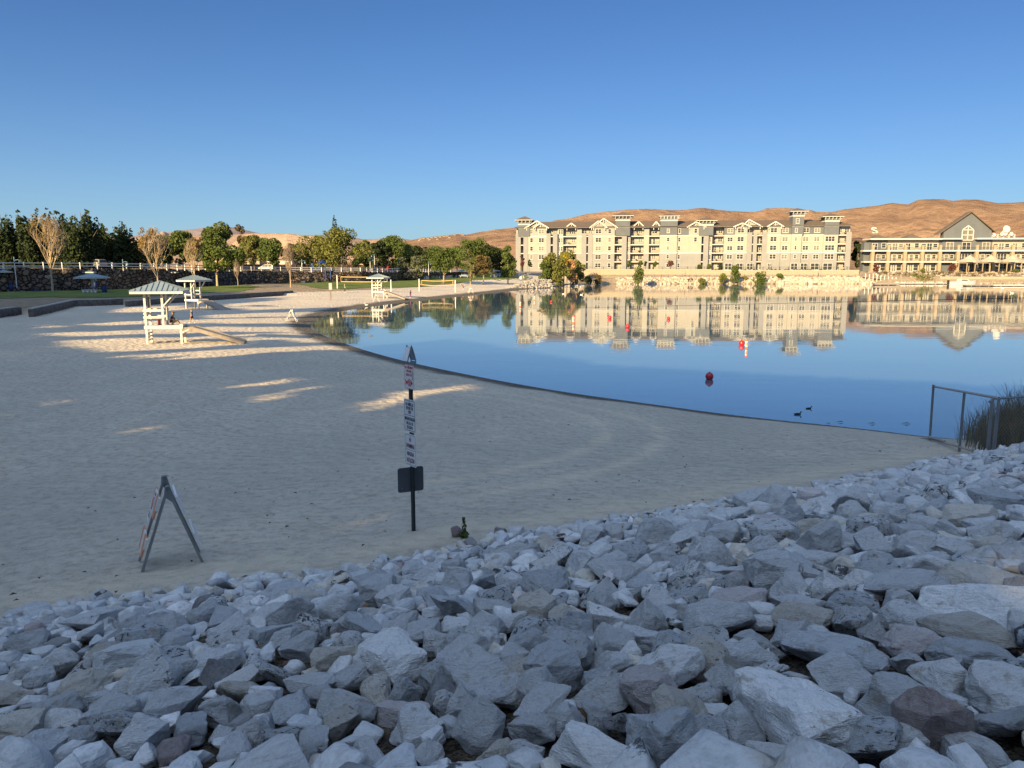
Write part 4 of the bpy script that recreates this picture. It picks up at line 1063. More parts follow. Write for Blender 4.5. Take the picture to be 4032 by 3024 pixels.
stone_field('garden_stones', 'brown and buff stones in the beds below the lodge', pts, [(.25, .19, .13), (.33, .26, .18), (.19, .14, .10), (.12, .10, .08)], 2)
# grey stone spit beside the beach
pts = []
for _ in range(700):
    t = rs.random(); px = 2005+t*165; yb = 1138-6*t; yt = yb-4-34*math.sin(min(1, t*1.15)*math.pi*.62)
    py = rs.uniform(yt, yb); zz = .2+2.2*(yb-py)/40
    p = gz(px, py, zz) if py > 1080 else None
    p = gz(px, yb, .1)+Vector((rs.uniform(-1, 1), 1+9*(yb-py)/36, 2.0*(yb-py)/36)); pts.append((p.x, p.y, p.z-.05, rs.uniform(.25, .5)))
stone_field('spit_stones', 'grey stones heaped at the end of the beach beside the leaning trees', pts, [(.20, .18, .15), (.26, .23, .19), (.16, .15, .135), (.30, .26, .21)], 4)
pts = [(p.x, p.y, .15, rs.uniform(.3, .6)) for p in (gz(rs.uniform(2195, 2300), rs.uniform(1122, 1129), .1) for _ in range(26))]
stone_field('shore_boulders', 'pale boulders at the waterline under the leaning trees', pts, [(.45, .38, .34), (.36, .3, .26), (.2, .18, .16)], 6)

# docks, gangway and boat
DECK = plain('weathered_deck', (.22, .20, .18), .85, vary=.2)
HULLW = plain('white_hull', (.50, .50, .47), .35, vary=.05)
BLACKM = plain('black_rubber', (.02, .02, .022), .6)
def dock(px0, px1, py, w, label, mat, hz=.45):
    a, b = gz(px0, py, 0), gz(px1, py, 0); c = (a+b)/2; o = thing('dock', label, 'dock', (c.x, c.y, 0)); L_ = (b-a).length
    m = MB(); m.box(-L_/2, L_/2, 0, w, .18, hz); m.build('deck', mat, o)
    m = MB()
    for x in np.arange(-L_/2+.4, L_/2-1.2, 2.6): m.box(x, x+1.2, .05, w-.05, -.15, .179)
    m.build('floats', BLACKM, o); return o
dock(3445, 3541, 1123, 2.4, 'dark weathered dock beside the gangway', DECK, .8)
dock(3542, 3745, 1119, 2.0, 'long pale dock covered with resting gulls', CONC)
dock(3803, 3910, 1127, 2.2, 'low dark dock right of the white boat', DECK)
dock(3912, 4100, 1127, 2.6, 'pale dock cut by the right edge', HULLW)
gw = gz(3440, 1118, 0); go = thing('gangway', 'steep gangway with pale posts going down to the dark dock', 'gangway', (gw.x, gw.y+1, 0))
m = MB(); m.add([(-3, 0, 2.4), (-3, 2, 2.4), (9, 2, .9), (9, 0, .9), (-3, 0, 2.55), (-3, 2, 2.55), (9, 2, 1.05), (9, 0, 1.05)], [(0,3,2,1),(4,5,6,7),(0,1,5,4),(1,2,6,5),(2,3,7,6),(3,0,4,7)]); m.build('ramp', DECK, go)
for i, x in enumerate(np.linspace(-2.5, 8, 9)): h = 2.5-(x+3)*.125; m = MB(); m.box(x-.13, x+.13, -.12, .12, -.2, h+1.1); m.build('post', WHITE, go)
bt = gz(3785, 1121, 0); bo_ = thing('boat', 'white motor boat moored at the docks below the lodge', 'boat', (bt.x, bt.y, 0), R(4))
m = MB(); hl = []
secs = [(-4.2, 1.1, 1.0), (-2, 1.3, 1.0), (1.5, 1.25, 1.05), (3.6, .75, 1.25), (4.8, .08, 1.45)]
for (x, w, h) in secs: hl += [(x, -w, h), (x, -w*.75, -.1), (x, w*.75, -.1), (x, w, h)]
m.add(hl, [(0, 1, 2, 3)]+[(i*4+j, i*4+4+j, i*4+4+(j+1), i*4+j+1) for i in range(4) for j in range(3)]+[(i*4+3, i*4+7, i*4+4, i*4) for i in range(4)]); m.build('hull', HULLW, bo_)
m = MB(); m.prism([(-1.2, 1.0), (2.6, 1.05), (1.5, 1.75), (-.9, 1.85)], -.85, .85); m.build('cabin', HULLW, bo_)
m = MB(); m.prism([(-.7, 1.3), (1.7, 1.25), (1.25, 1.62), (-.6, 1.68)], -.88, .88); m.build('windows', DGLASS, bo_)
m = MB(); m.tube([(-.2, 0, 1.8), (-.2, 0, 3.4)], .04, 6); m.build('mast', HULLW, bo_)
m = MB(); m.box(-4.75, -4.25, -.25, .25, .1, 1.5); m.build('outboard_motor', BLACKM, bo_)
# gulls resting on the pale dock
GULL = plain('white_feather', (.55, .54, .5), .9)
def bird(name, label, cat, p, rz, sc, body, neck=0, bill=None, group=None, head=None):
    o = thing(name, label, cat, p, rz, group); m = MB()
    m.lathe([(.01, -.5), (.10, -.42), (.2, -.2), (.24, .05), (.19, .3), (.08, .45), (.01, .5)], 10, M=Matrix.Translation((0, 0, .16)) @ Matrix.Rotation(R(90), 4, 'X') @ Matrix.Diagonal((1, .8, 1, 1)))
    m.tube([(0, .3, .2), (0, .42, .34+neck*.5), (0, .46, .42+neck)], [.11, .075, .07], 8)
    m.lathe([(.01, -.1), (.075, -.06), (.1, 0), (.075, .07), (.01, .1)], 8, M=Matrix.Translation((0, .5, .46+neck)))
    m.add([(-.13, -.4, .22), (.13, -.4, .22), (0, -.68, .27), (0, -.45, .3)], [(0, 1, 2), (0, 2, 3), (1, 3, 2), (0, 3, 1)])
    m.build('body', body, o, True); m = MB(); m.lathe([(.035, 0), (.028, .08), (.004, .16)], 6, M=Matrix.Translation((0, .58, .45+neck)) @ Matrix.Rotation(R(-95), 4, 'X')); m.build('bill', bill or body, o)
    o.scale = (sc, sc, sc); return o
ORB = plain('orange_bill', (.5, .25, .06), .6); DKB = plain('black_feather', (.022, .020, .022), .8); BRB = plain('brown_feather', (.13, .10, .07), .9, vary=.3)
g0 = None
for i in range(26):
    px = rs.uniform(3530, 3745); p = gz(px, 1119, 0); p.z = .45; p.y += rs.uniform(.5, 1.6)
    if g0 is None: g0 = bird('gull', 'small white gull resting on the long pale dock', 'bird', p, rs.uniform(0, 6), .75, GULL, 0, ORB, 'gulls on the dock')
    else: dup(g0, g0['label'], p, rs.uniform(0, 6))
# birds on the water
for (nm, lb, cat, px, py, rz, sc, mt, nk, bl) in (
 ('coot', 'black coot on the near water, further from the beach', 'coot', 3184, 1609, R(-80), .23, DKB, .02, None),
 ('coot', 'black coot on the near water, closer to the beach', 'coot', 3140, 1632, R(-85), .27, DKB, .02, None),
 ('goose', 'white goose at the waterline below the far lifeguard chair', 'goose', 1443, 1206, R(70), .55, GULL, .15, ORB),
 ('goose', 'white goose swimming beyond the red ball buoys, left one', 'goose', 2219, 1158, R(-80), .6, GULL, .15, ORB),
 ('goose', 'white goose swimming beyond the red ball buoys, right one', 'goose', 2290, 1161, R(-80), .65, GULL, .15, ORB),
 ('duck', 'dark duck swimming right of the white geese', 'duck', 2327, 1159, R(80), .7, BRB, .05, ORB),
 ('duck', 'left of two brown ducks near the striped marker buoys', 'duck', 2123, 1223, R(-80), .6, BRB, .05, ORB),
 ('duck', 'right of two brown ducks near the striped marker buoys', 'duck', 2139, 1225, R(-80), .6, BRB, .05, ORB),
 ('duck', 'dark duck swimming close to the curved beach at the left', 'duck', 1460, 1322, R(80), .3, BRB, .05, ORB),
 ('gull', 'white gull floating in front of the docks', 'bird', 3948, 1134, R(60), .8, GULL, 0, ORB),
 ('gull', 'white gull floating nearest the right edge', 'bird', 3985, 1155, R(60), .7, GULL, 0, ORB)):
    p = gz(px, py, 0); p.z = -.03 if nm != 'goose' or py < 1200 else .1
    bird(nm, lb, cat, p, rz, sc, mt, nk, bl)
LEAFB = plain('dead_leaf', (.13, .10, .07), .8, vary=.4)
def driftleaf(px, py, L_, lb):
    p = gz(px, py, 0); m = MB(); m.add([(-L_, 0, .015), (-L_*.3, -L_*.3, .03), (L_, 0, .012), (-L_*.3, L_*.3, .035), (-L_*1.4, .02, .012), (0, 0, .06)], [(0, 1, 5), (1, 2, 5), (2, 3, 5), (3, 0, 5), (4, 0, 3), (4, 1, 0)])
    tag(m.build('floating_leaf', LEAFB, loc=p), lb, 'leaf')
driftleaf(3310, 1663, .12, 'brown leaf floating close to the beach, leftmost of four'); driftleaf(3435, 1669, .13, 'brown leaf floating near the beach, second from left')
driftleaf(3570, 1669, .16, 'largest floating leaf, left of the chain link fence'); driftleaf(3262, 1670, .08, 'tiny dark leaf touching the wet sand edge')

# buoys
REDV = plain('red_vinyl', (.42, .018, .022), .32, vary=.1, spec=.5); ORV = plain('orange_vinyl', (.62, .10, .025), .4); GALV = plain('galvanised', (.26, .275, .285), .45, .7, vary=.15)
def ball(px, py, dpx, lb):
    p = gz(px, py, 0); Y = p.y; r = dpx/3000*Y/2; o = thing('ball_buoy', lb, 'buoy', (p.x, p.y, r*.72))
    m = MB(); m.lathe([(max(.004, r*math.sin(t)), -r*math.cos(t)) for t in np.linspace(0, math.pi, 15)], 24); m.build('ball', REDV, o, True)
    m = MB(); m.tube([(0, 0, r), (0, 0, r*1.1)], .04, 8); m.build('cap', BLACKM, o)
    m = MB(); m.lathe([(r*1.004, -.02), (r*1.02, 0), (r*1.004, .02)], 24); m.build('seam', REDV, o)
for a in ((2793, 1493, 32, 'big red ball buoy nearest the beach, alone on open blue water'), (2920, 1359, 23, 'red ball buoy right beside a striped marker'), (2471, 1291, 17, 'red ball buoy right of and below its neighbour, mid lake'),
          (2401, 1255, 14, 'red ball buoy on the reflection of the apartment gable, mid lake'), (2632, 1258, 13, 'red ball buoy far right of the mid lake pair'), (2171, 1190, 9, 'small red ball buoy in the reflection of the leaning trees')): ball(*a)
def marker(px, py, hpx, lb):
    p = gz(px, py, 0); h = hpx/3000*p.y; r = h*.155; o = thing('marker_buoy', lb, 'buoy', (p.x, p.y, 0))
    for nm, mt, a, b in (('foot', ORV, -.5, .16), ('tube', HULLW, .1601, .84), ('top', ORV, .8401, 1)):
        m = MB(); m.lathe([(r*.98, h*a), (r, h*a+.01), (r, h*b-.02), (r*.92, h*b)], 20); m.build(nm, mt, o, True)
    m = MB(); s_ = r*1.1
    for (u1, v1, u2, v2) in ((0, -1, 1, 0), (1, 0, 0, 1), (0, 1, -1, 0), (-1, 0, 0, -1)):
        m.bar((u1*s_*.5, -r*1.01, h*.52+v1*s_), (u2*s_*.5, -r*1.01, h*.52+v2*s_), .035, .02, up=(0, 1, 0))
    m.build('symbol', ORV, o)
for a in ((2939, 1371, 34, 'orange and white marker buoy nearest the beach, beside a red ball'), (2258, 1273, 30, 'orange and white marker buoy left of the mid lake red balls'),
          (2049, 1208, 22, 'orange and white marker buoy furthest left, at the edge of the building reflection'), (2105, 1182, 18, 'smallest orange and white marker buoy, furthest out')): marker(*a)
# ------------------------------------------------------------------ trees
tg = np.random.default_rng(21); tr_ = random.Random(21)
def crown_blobs(w, z0, z1, style, r):
    B = []; h = z1-z0
    if style == 'round':
        for i in range(26):
            t = r.random()**.8; z = z0+h*(.10+.84*t); rad = w/2*1.12*math.sin(min(1, .3+.7*(1-abs(t-.36)/.64))*math.pi/2)**1.1
            a = r.uniform(0, 6.28); q = rad*r.uniform(.25, .86); s = w*r.uniform(.12, .21); B.append((q*math.cos(a), q*math.sin(a), z, s, s, s*r.uniform(.7, 1)))
    elif style == 'ragged':      # upright pointed leaders, open gaps
        for i in range(15):
            a = r.uniform(0, 6.28); q = w/2*r.uniform(.1, .95); top = z0+h*(1-.55*(q/(w/2))**1.6)*r.uniform(.78, 1.0); zz = z0+h*.08*r.random(); n = 7
            for j in range(n):
                f = j/(n-1); z = zz+(top-zz)*f; s = w*(.15*(1-f)**.7+.035)*r.uniform(.75, 1.2); k_ = .55+.5*f; B.append((q*k_*math.cos(a)+r.gauss(0, .02*w), q*k_*math.sin(a)+r.gauss(0, .02*w), z, s, s, s*1.35))
    elif style == 'cone':
        for i in range(24):
            t = i/23; z = z0+h*(.04+.93*t); rad = w/2*(1-t)**.8
            B.append((0, 0, z, max(.7, rad*.9), max(.7, rad*.9), h/18))
            for _ in range(2 if t < .85 else 0):
                a = r.uniform(0, 6.28); s = max(.6, rad*.35); B.append((rad*.75*math.cos(a), rad*.6*math.sin(a), z, s, s, s*.8))
    elif style == 'oval':
        for i in range(22):
            t = r.random(); z = z0+h*(.06+.88*t); rad = w/2*math.sin((.12+.82*t)*math.pi)**.6
            a = r.uniform(0, 6.28); q = rad*r.uniform(.2, .78); s = w*r.uniform(.13, .22); B.append((q*math.cos(a), q*math.sin(a), z, s, s, s))
    elif style == 'open':
        for i in range(14):
            t = r.random(); z = z0+h*t; a = r.uniform(0, 6.28); q = w/2*r.uniform(.1, .9)*(1-.5*t); s = w*r.uniform(.07, .13); B.append((q*math.cos(a), q*math.sin(a), z, s, s, s*1.3))
    return B
def limbs(m, z0, h, w, r, n=7, r0=.2):
    m.tube([(0, 0, -.4), (r.gauss(0, .05), r.gauss(0, .05), z0*.6), (r.gauss(0, .1), r.gauss(0, .1), z0+h*.45), (r.gauss(0, .15), r.gauss(0, .15), z0+h*.85)], [r0*1.25, r0, r0*.6, r0*.15], 8)
    for i in range(n):
        a = r.uniform(0, 6.28); zb = z0+h*r.uniform(-.05, .4); q = w*r.uniform(.22, .42)
        m.tube([(0, 0, zb), (q*.5*math.cos(a), q*.5*math.sin(a), zb+h*.14), (q*math.cos(a), q*math.sin(a), zb+h*r.uniform(.2, .36))], [r0*.5, r0*.32, r0*.08], 6)
TREE_N = 0
def tree(px, ytop, wpx, Y, leaf, style, label, zb=None, z_crown=None, n=2600, name='tree', bark=None, cat='tree', extra=None, lsize=None, group=None):
    """tree whose trunk stands at distance Y under picture column px; crown top at picture row ytop"""
    p = at(px, 1050, Y); z = H1(p.x, p.y) if zb is None else zb; top = at(px, ytop, Y).z-z; w = wpx/3000*Y
    zc = top*.15 if z_crown is None else z_crown
    o = thing(name, label, cat, (p.x, p.y, z), 0, group); m = MB(); limbs(m, zc, top-zc, w, tr_, r0=max(.07, top*.018)); m.build('trunk', bark or BARK, o)
    B = crown_blobs(w, zc, top*.985, style, tr_); ls = lsize or max(.22, .062*w+.1)
    leaf_obj('crown', B, n, ls, LEAF[leaf], tg, o, shell=.62)
    for (lf, B2, n2) in (extra or ()): leaf_obj('crown', B2(w, top), n2, ls, LEAF[lf], tg, o)
    return o
# dark belt above the tall wall, left
for px, yt, w, Y, st_, lb in ((-70, 820, 150, 160, 'ragged', 'dark ragged tree cut by the left edge, above the tall stone wall'), (26, 811, 120, 158, 'ragged', 'dark ragged tree at the left edge, above the white fence'), (86, 805, 105, 165, 'ragged', 'dark tree with a thin top left of the tall bare tree'),
  (150, 809, 115, 155, 'ragged', 'dark ragged tree right behind the tall bare tree'), (208, 812, 115, 163, 'ragged', 'dark tree behind the right side of the tall bare tree'), (262, 816, 120, 156, 'ragged', 'dark tree between the tall bare tree and the highest ragged tree'),
  (335, 800, 170, 150, 'ragged', 'highest dark ragged tree with upright tops on the left'), (478, 872, 190, 158, 'ragged', 'dark ragged tree at the right end of the dark belt'), (402, 868, 110, 172, 'ragged', 'lower dark tree in the dip of the dark belt'), (300, 850, 130, 176, 'ragged', 'dark tree standing back behind the highest ragged tree'), (118, 845, 120, 178, 'ragged', 'dark tree standing back behind the tall bare tree')):
    tree(px, yt, w*1.15, Y, 'dark', st_, lb, z_crown=1.2, n=8500, name='evergreen_tree', lsize=.5)
tree(430, 880, 60, 230, 'blue', 'open', 'thin pale tree seen through the gap in the dark belt', n=500, lsize=.5)
# filler crowns behind, along the road
for i, (px, yt, w, Y, lf, st_, lb) in enumerate((
 (665, 928, 90, 260, 'olive', 'round', 'pale olive tree behind the second bare tree'), (640, 940, 60, 200, 'dark', 'round', 'dark tree behind the second bare tree'), (722, 909, 100, 205, 'green', 'round', 'green tree left of the big maple, above the wall'), (600, 965, 70, 205, 'dark', 'round', 'low dark tree right of the dark belt'),
 (955, 893, 110, 250, 'rust', 'open', 'tall brownish thin tree right behind the big maple'), (1000, 930, 90, 235, 'olive', 'round', 'olive tree right of the big maple'), (1063, 940, 95, 215, 'green', 'round', 'round dark green tree above the white car'),
 (1150, 965, 80, 290, 'rust', 'open', 'brown leafless looking tree behind the road, right of the white car'),
 (1240, 930, 140, 228, 'olive', 'round', 'broad olive tree left of the tall one above the playground'), (1345, 908, 165, 222, 'olive', 'round', 'tall broad olive green tree above the playground'),
 (1323, 850, 88, 300, 'dark', 'cone', 'pointed conifer rising behind the olive tree'), (1418, 955, 70, 260, 'dark', 'round', 'dark tree right of the tall broad olive tree'), (1445, 948, 60, 285, 'olive', 'round', 'small olive tree in the row behind the road'),
 (1490, 948, 70, 255, 'dark', 'round', 'dark tree in the row left of the lamp with two lights'), (1545, 935, 130, 262, 'green', 'round', 'big green tree behind the far lifeguard chair'), (1596, 965, 70, 270, 'olive', 'round', 'olive tree right behind the grey shrubs'),
 (1650, 975, 90, 300, 'dark', 'round', 'dark tree behind the right grey shrub'), (1695, 990, 80, 320, 'dark', 'round', 'dark low tree left of the trees by the far lawn'), (1730, 965, 120, 300, 'green', 'round', 'big green tree behind the far lawn'),
 (1800, 975, 70, 330, 'green', 'round', 'green tree between two lawn trees'), (1865, 945, 120, 285, 'green', 'round', 'tall green tree behind the far picnic shelters'), (1905, 960, 70, 300, 'dark', 'round', 'dark tree behind the brownish lawn tree'),
 (1950, 972, 80, 310, 'dark', 'round', 'dark tree left of the last lawn tree'), (1975, 985, 60, 340, 'green', 'round', 'green tree close to the end of the apartment building'))):
    tree(px, yt, w*1.15, Y, lf, st_, lb, n=4800 if st_ != 'open' else 2400, z_crown=.9, lsize=.56)
# lawn trees
tree(852, 884, 190, 163, 'green', 'round', 'big green maple on the lawn behind the lifeguard chairs', z_crown=2.6, n=9500, bark=PALEBARK, lsize=.44)
tree(1746, 985, 110, 205, 'green', 'round', 'green lawn tree by the second volleyball net', z_crown=2.0, n=3200, bark=PALEBARK, lsize=.5)
tree(1902, 997, 78, 214, 'rust', 'round', 'brownish lawn tree with a pale trunk', z_crown=2.2, n=2600, bark=PALEBARK, lsize=.5)
tree(2000, 968, 68, 222, 'green', 'oval', 'upright green lawn tree nearest the apartment building', z_crown=2.0, n=3000, bark=PALEBARK, lsize=.5)
tree(1852, 1040, 26, 190, 'olive', 'oval', 'slim sapling on the far lawn', z_crown=1.6, n=350, bark=PALEBARK, lsize=.3)
for px, yt, w, lb in ((1581, 1008, 54, 'round grey green shrub behind the white fence, left one'), (1642, 1006, 58, 'taller grey green shrub behind the white fence, right one')):
    tree(px, yt, w, 240, 'grey', 'round', lb, z_crown=.2, n=1500, name='shrub', cat='shrub', lsize=.5)
# water edge cluster
def edge_tree(px, yt, w, py, leaf, style, lb, n=2600, zc=.5, ls=.5, name='tree', cat='tree'):
    p = gz(px, py, .3); return tree(px, yt, w, p.y, leaf, style, lb, zb=.2, z_crown=zc, n=n, lsize=ls, name=name, cat=cat)
edge_tree(2172, 998, 88, 1122, 'olive', 'oval', 'tall green tree leaning over the water, left of the cluster', 3600, .3)
edge_tree(2150, 1030, 66, 1123, 'green', 'oval', 'low green tree at the left foot of the waterside cluster', 2000, .3)
edge_tree(2208, 1008, 74, 1124, 'olive', 'oval', 'olive tree in the middle of the waterside cluster', 2400, .3)
edge_tree(2232, 990, 84, 1117, 'olive', 'round', 'tall olive tree at the back of the waterside cluster', 2200, 4)
edge_tree(2220, 1006, 44, 1121, 'yellow', 'oval', 'tree with bright yellow top in the waterside cluster', 1300, 6.5)
edge_tree(2248, 1020, 46, 1123, 'peach', 'oval', 'tree with dry peach coloured leaves in the waterside cluster', 1700, .8)
edge_tree(2274, 1022, 66, 1121, 'olive', 'oval', 'olive green tree at the right end of the waterside cluster', 2300, .4)
for px, yt, w, py, lf, lb in ((2352, 1083, 40, 1116, 'rust', 'rust and green shrub right of the waterside cluster'), (2316, 1092, 44, 1118, 'dark', 'dark low shrub at the end of the waterside cluster'),
  (2516, 1056, 54, 1117, 'green', 'big round green bush at the waterline below the apartments'), (2847, 1078, 38, 1115, 'olive', 'low olive bush left of the tallest waterline bush'), (2894, 1047, 56, 1115, 'green', 'tallest green bush at the waterline under the tower'),
  (2937, 1088, 24, 1114, 'olive', 'small pale bush between two green waterline bushes'), (2994, 1068, 56, 1115, 'green', 'rounded green bush at the waterline, right of the tallest one'), (3071, 1077, 34, 1114, 'green', 'narrow green bush at the waterline, rightmost below the apartments'),
  (2722, 1098, 30, 1114, 'rust', 'low rusty bush on the buff stones'), (2767, 1099, 36, 1115, 'olive', 'low dry bush on the buff stones'), (2812, 1098, 16, 1114, 'gold', 'small orange bush on the buff stones'), (2470, 1102, 20, 1112, 'gold', 'low orange plant left of the big round bush'),
  (3400, 1083, 18, 1108, 'green', 'narrow green bush beside the gangway')):
    edge_tree(px, yt, w, py, lf, 'oval' if w > 30 else 'round', lb, 1500 if w > 45 else 700, .15, .42, 'bush', 'bush')
tree(3622, 1083, 92, 266, 'olive', 'round', 'wide feathery bush hanging over the wall below the lodge', zb=.6, z_crown=.2, n=1600, name='bush', cat='bush', lsize=.4)
# planting at the foot of the buildings
for px, yt, w, lf, st_, lb, z in ((2054, 1006, 22, 'red', 'oval', 'small red leaved tree in front of the left apartment balconies', 4.5), (2478, 1026, 20, 'green', 'oval', 'slim green tree at the foot of the apartments, left', 4.5), (2521, 1026, 20, 'green', 'oval', 'slim tree above the big round bush', 4.5), (2541, 1028, 13, 'dark', 'oval', 'dark slim cypress at the foot of the apartments', 4.5), (2580, 1028, 16, 'green', 'oval', 'slim green tree left of the blind grey wall', 4.5),
  (2640, 1027, 24, 'red', 'round', 'purplish tree in front of the blind grey wall', 4.5), (2754, 1042, 15, 'green', 'cone', 'small green cypress at the foot of the apartments, left of a pair', 4.5), (2792, 1040, 16, 'green', 'cone', 'small green cypress at the foot of the apartments, right of a pair', 4.5), (2838, 1040, 12, 'dark', 'cone', 'thin dark cypress above the low olive bush', 4.5), (2085, 1022, 14, 'dark', 'oval', 'dark narrow tree beside the first ground floor window', 4.5)):
    tree(px, yt, w, 279.5 if px < 2700 else 276.5, lf, st_, lb, zb=z, z_crown=.3 if st_ == 'cone' else 1.4, n=420, lsize=.4, name='small_tree')
tree(3373, 945, 46, 300, 'dark', 'oval', 'tall dark tree between the apartments and the lodge', zb=4, z_crown=1, n=2600, lsize=.6)
tree(3392, 948, 34, 318, 'dark', 'round', 'dark tree behind the tall one between the buildings', zb=4, z_crown=1, n=1300, lsize=.6)
for px, yt, w, lf, lb in ((3450, 1037, 22, 'red', 'small dark red tree in front of the lodge, left'), (3752, 1040, 34, 'red', 'dark purple tree at the left end of the dining terrace'), (3998, 1060, 20, 'green', 'small green tree in front of the dining terrace'), (3635, 1056, 16, 'olive', 'thin olive sapling before the lodge'), (3868, 1072, 16, 'rust', 'low shrub before the dining terrace wall')):
    tree(px, yt, w, 277, lf, 'round', lb, zb=3.3, z_crown=.5, n=600, lsize=.4, name='small_tree')
# low plants in the lodge beds
g2 = np.random.default_rng(8); Bp = []
for i in range(150):
    d = g2.uniform(3, 19); s = g2.uniform(.25, .6); Bp.append((g2.uniform(128, 205), FARY+d, 2.3+.095*(d-2.5)+s*.5, s*1.3, s*1.3, s))
tag(leaf_obj('bed_plants', Bp, 6000, .3, LEAF['rust'], g2), 'low brown and green plants in the beds below the lodge', 'plants', kind='stuff')
Bp = [(g2.uniform(48, 122), FARY+13.9, 4.6, .45, .3, .5) for i in range(60)]
tag(leaf_obj('terrace_plants', Bp, 3000, .25, LEAF['olive'], g2), 'low plants along the terrace fence of the apartments', 'plants', kind='stuff')

# bare trees
def bare(px, ytop, wpx, Y, label, leaf=None, side=-1, twig=None, nl=900, spread=1.0):
    p = at(px, 1050, Y); z = H1(p.x, p.y); H_ = at(px, ytop, Y).z-z; w = wpx/3000*Y
    o = thing('bare_tree', label, 'tree', (p.x, p.y, z)); m = MB(); tw = MB(); tips = []
    r = random.Random(int(px)); base = H_*.19
    m.tube([(0, 0, -.3), (.03, 0, base*.5), (0, .03, base)], [H_*.016, H_*.013, H_*.012], 8)
    def grow(a, d, L_, rad, dep):
        pts = [a]; dd = d.copy()
        for _ in range(3):
            dd = (dd+Vector((r.gauss(0, .1), r.gauss(0, .1), .10))).normalized(); pts.append(pts[-1]+dd*L_/3)
        (m if dep < 2 else tw).tube(pts, [rad, rad*.8, rad*.6, rad*.4], 5 if dep < 2 else 4, cap=False)
        if dep >= 3: tips.extend(pts[1:]); return
        for i in range(5 if dep < 1 else 4):
            f = r.uniform(.3, 1.0); q = pts[0].lerp(pts[3], f) if i else pts[3]
            ax = Vector((r.gauss(0, 1), r.gauss(0, 1), r.gauss(0, .25))).normalized(); nd = (dd+ax*r.uniform(.3, .6)*spread).normalized(); nd.z = abs(nd.z)
            grow(q, nd, L_*r.uniform(.5, .68), rad*.52, dep+1)
    lead = MB(); 
    for i in range(9):
        f = i/8; zb = base*(.95)+H_*.34*f; a = r.uniform(0, 6.28); tilt = (.95-.65*f)*min(1.15, w/H_*1.35)
        d = Vector((math.cos(a)*tilt, math.sin(a)*tilt, 1)).normalized()
        grow(Vector((0, 0, zb)), d, (H_-zb)*(.50-.04*f), H_*.0075*(1-.4*f), 0)
    grow(Vector((0, 0, base)), Vector((0, 0, 1)), H_*.46, H_*.010, 0)
    m.tube([(0, 0, base), (.05, 0, H_*.5), (0, .05, H_*.8)], [H_*.011, H_*.006, H_*.003], 6)
    # keep inside the crown width
    def squeeze(mb):
        out_ = []
        for (x, y, zz) in mb.v:
            fz = min(1, max(0, (zz-base)/(H_-base))); lim = w/2*(.12+1.0*math.sin(min(1, fz*1.02)**.62*math.pi)); q = math.hypot(x, y)
            if q > lim and zz > base: x, y = x/q*(lim+(q-lim)*.25), y/q*(lim+(q-lim)*.25)
            out_.append((x, y, min(zz, H_+.15*max(0, zz-H_))))
        mb.v = out_
    squeeze(m); squeeze(tw)
    m.build('trunk', PALEBARK, o); tw.build('twigs', twig or PALEBARK, o)
    if leaf:
        r2_ = np.random.default_rng(int(px)); B = []
        tp = [t for t in tips if t.x*side > -.05*w and t.z < H_*.98]
        for i in range(46): t = tp[r2_.integers(len(tp))]; q = math.hypot(t.x, t.y); f = min(1, w/2*.85/max(q, .01)); s = w*.065; B.append((t.x*f, t.y*f, min(t.z, H_*.93), s, s, s*1.2))
        leaf_obj('leaves', B, nl, .24, LEAF[leaf], tg, o)
    return o
TWIG = plain('grey_twig', (.20, .155, .115), .9)
bare(199, 834, 172, 128, 'tall bare pale branched tree with golden leaves on one side, by the tall stone wall', 'gold', -1, nl=1100)
bare(617, 887, 128, 128, 'bare tree behind the nearest lifeguard chair, golden leaves on its left', 'gold', -1, nl=1300)
bare(763, 926, 80, 140, 'smaller yellowing bare tree behind the second lifeguard chair', 'gold', 1, nl=1100)
bare(1141, 948, 84, 148, 'thin grey bare tree at the end of the low stone wall', None, 1, TWIG)
bare(933, 1020, 30, 158, 'very small bare tree right of the big maple', None, 1, TWIG)
# ------------------------------------------------------------------ lawns, walls, fences and things on the beach
k = N('lawn_grass'); n1 = k.noise(k.coord('World'), .35, 5, .6); n2 = k.noise(k.coord('World'), 3.5, 4, .7)
gcol = k.mix(k.ramp(n1, [(.35, 0), (.65, 1)]), (.075, .115, .028), (.135, .165, .045)); gcol = k.mix(k.ramp(n2, [(.55, 0), (.72, .6)]), gcol, (.20, .17, .065))
k.bump(n2, .8, .12); k.set(gcol, .95, 0, .1); GRASS = k.m
def drape(name, poly, mat, dz, cell=1.2, keep=None):
    """flat outline laid over the ground"""
    P = np.array(poly); x0, y0 = P.min(0); x1, y1 = P.max(0)
    bm = bmesh.new(); f = bm.faces.new([bm.verts.new((x, y, 0)) for x, y in poly]); bmesh.ops.triangulate(bm, faces=[f])
    for ax, a, b in ((0, x0, x1), (1, y0, y1)):
        for c in np.arange(a+cell, b, cell):
            co_ = (c, 0, 0) if ax == 0 else (0, c, 0); no_ = (1, 0, 0) if ax == 0 else (0, 1, 0)
            bmesh.ops.bisect_plane(bm, geom=bm.verts[:]+bm.edges[:]+bm.faces[:], plane_co=co_, plane_no=no_)
    xs = np.array([v.co.x for v in bm.verts]); ys = np.array([v.co.y for v in bm.verts]); zs = Hgt(xs, ys)
    for v, z in zip(bm.verts, zs): v.co.z = z+dz
    bmesh.ops.recalc_face_normals(bm, faces=bm.faces)
    if sum(f.normal.z for f in bm.faces) < 0: bmesh.ops.reverse_faces(bm, faces=bm.faces)
    me = bpy.data.meshes.new(name); bm.to_mesh(me); bm.free(); me.materials.append(mat)
    me.polygons.foreach_set('use_smooth', [True]*len(me.polygons)); return link(name, me)
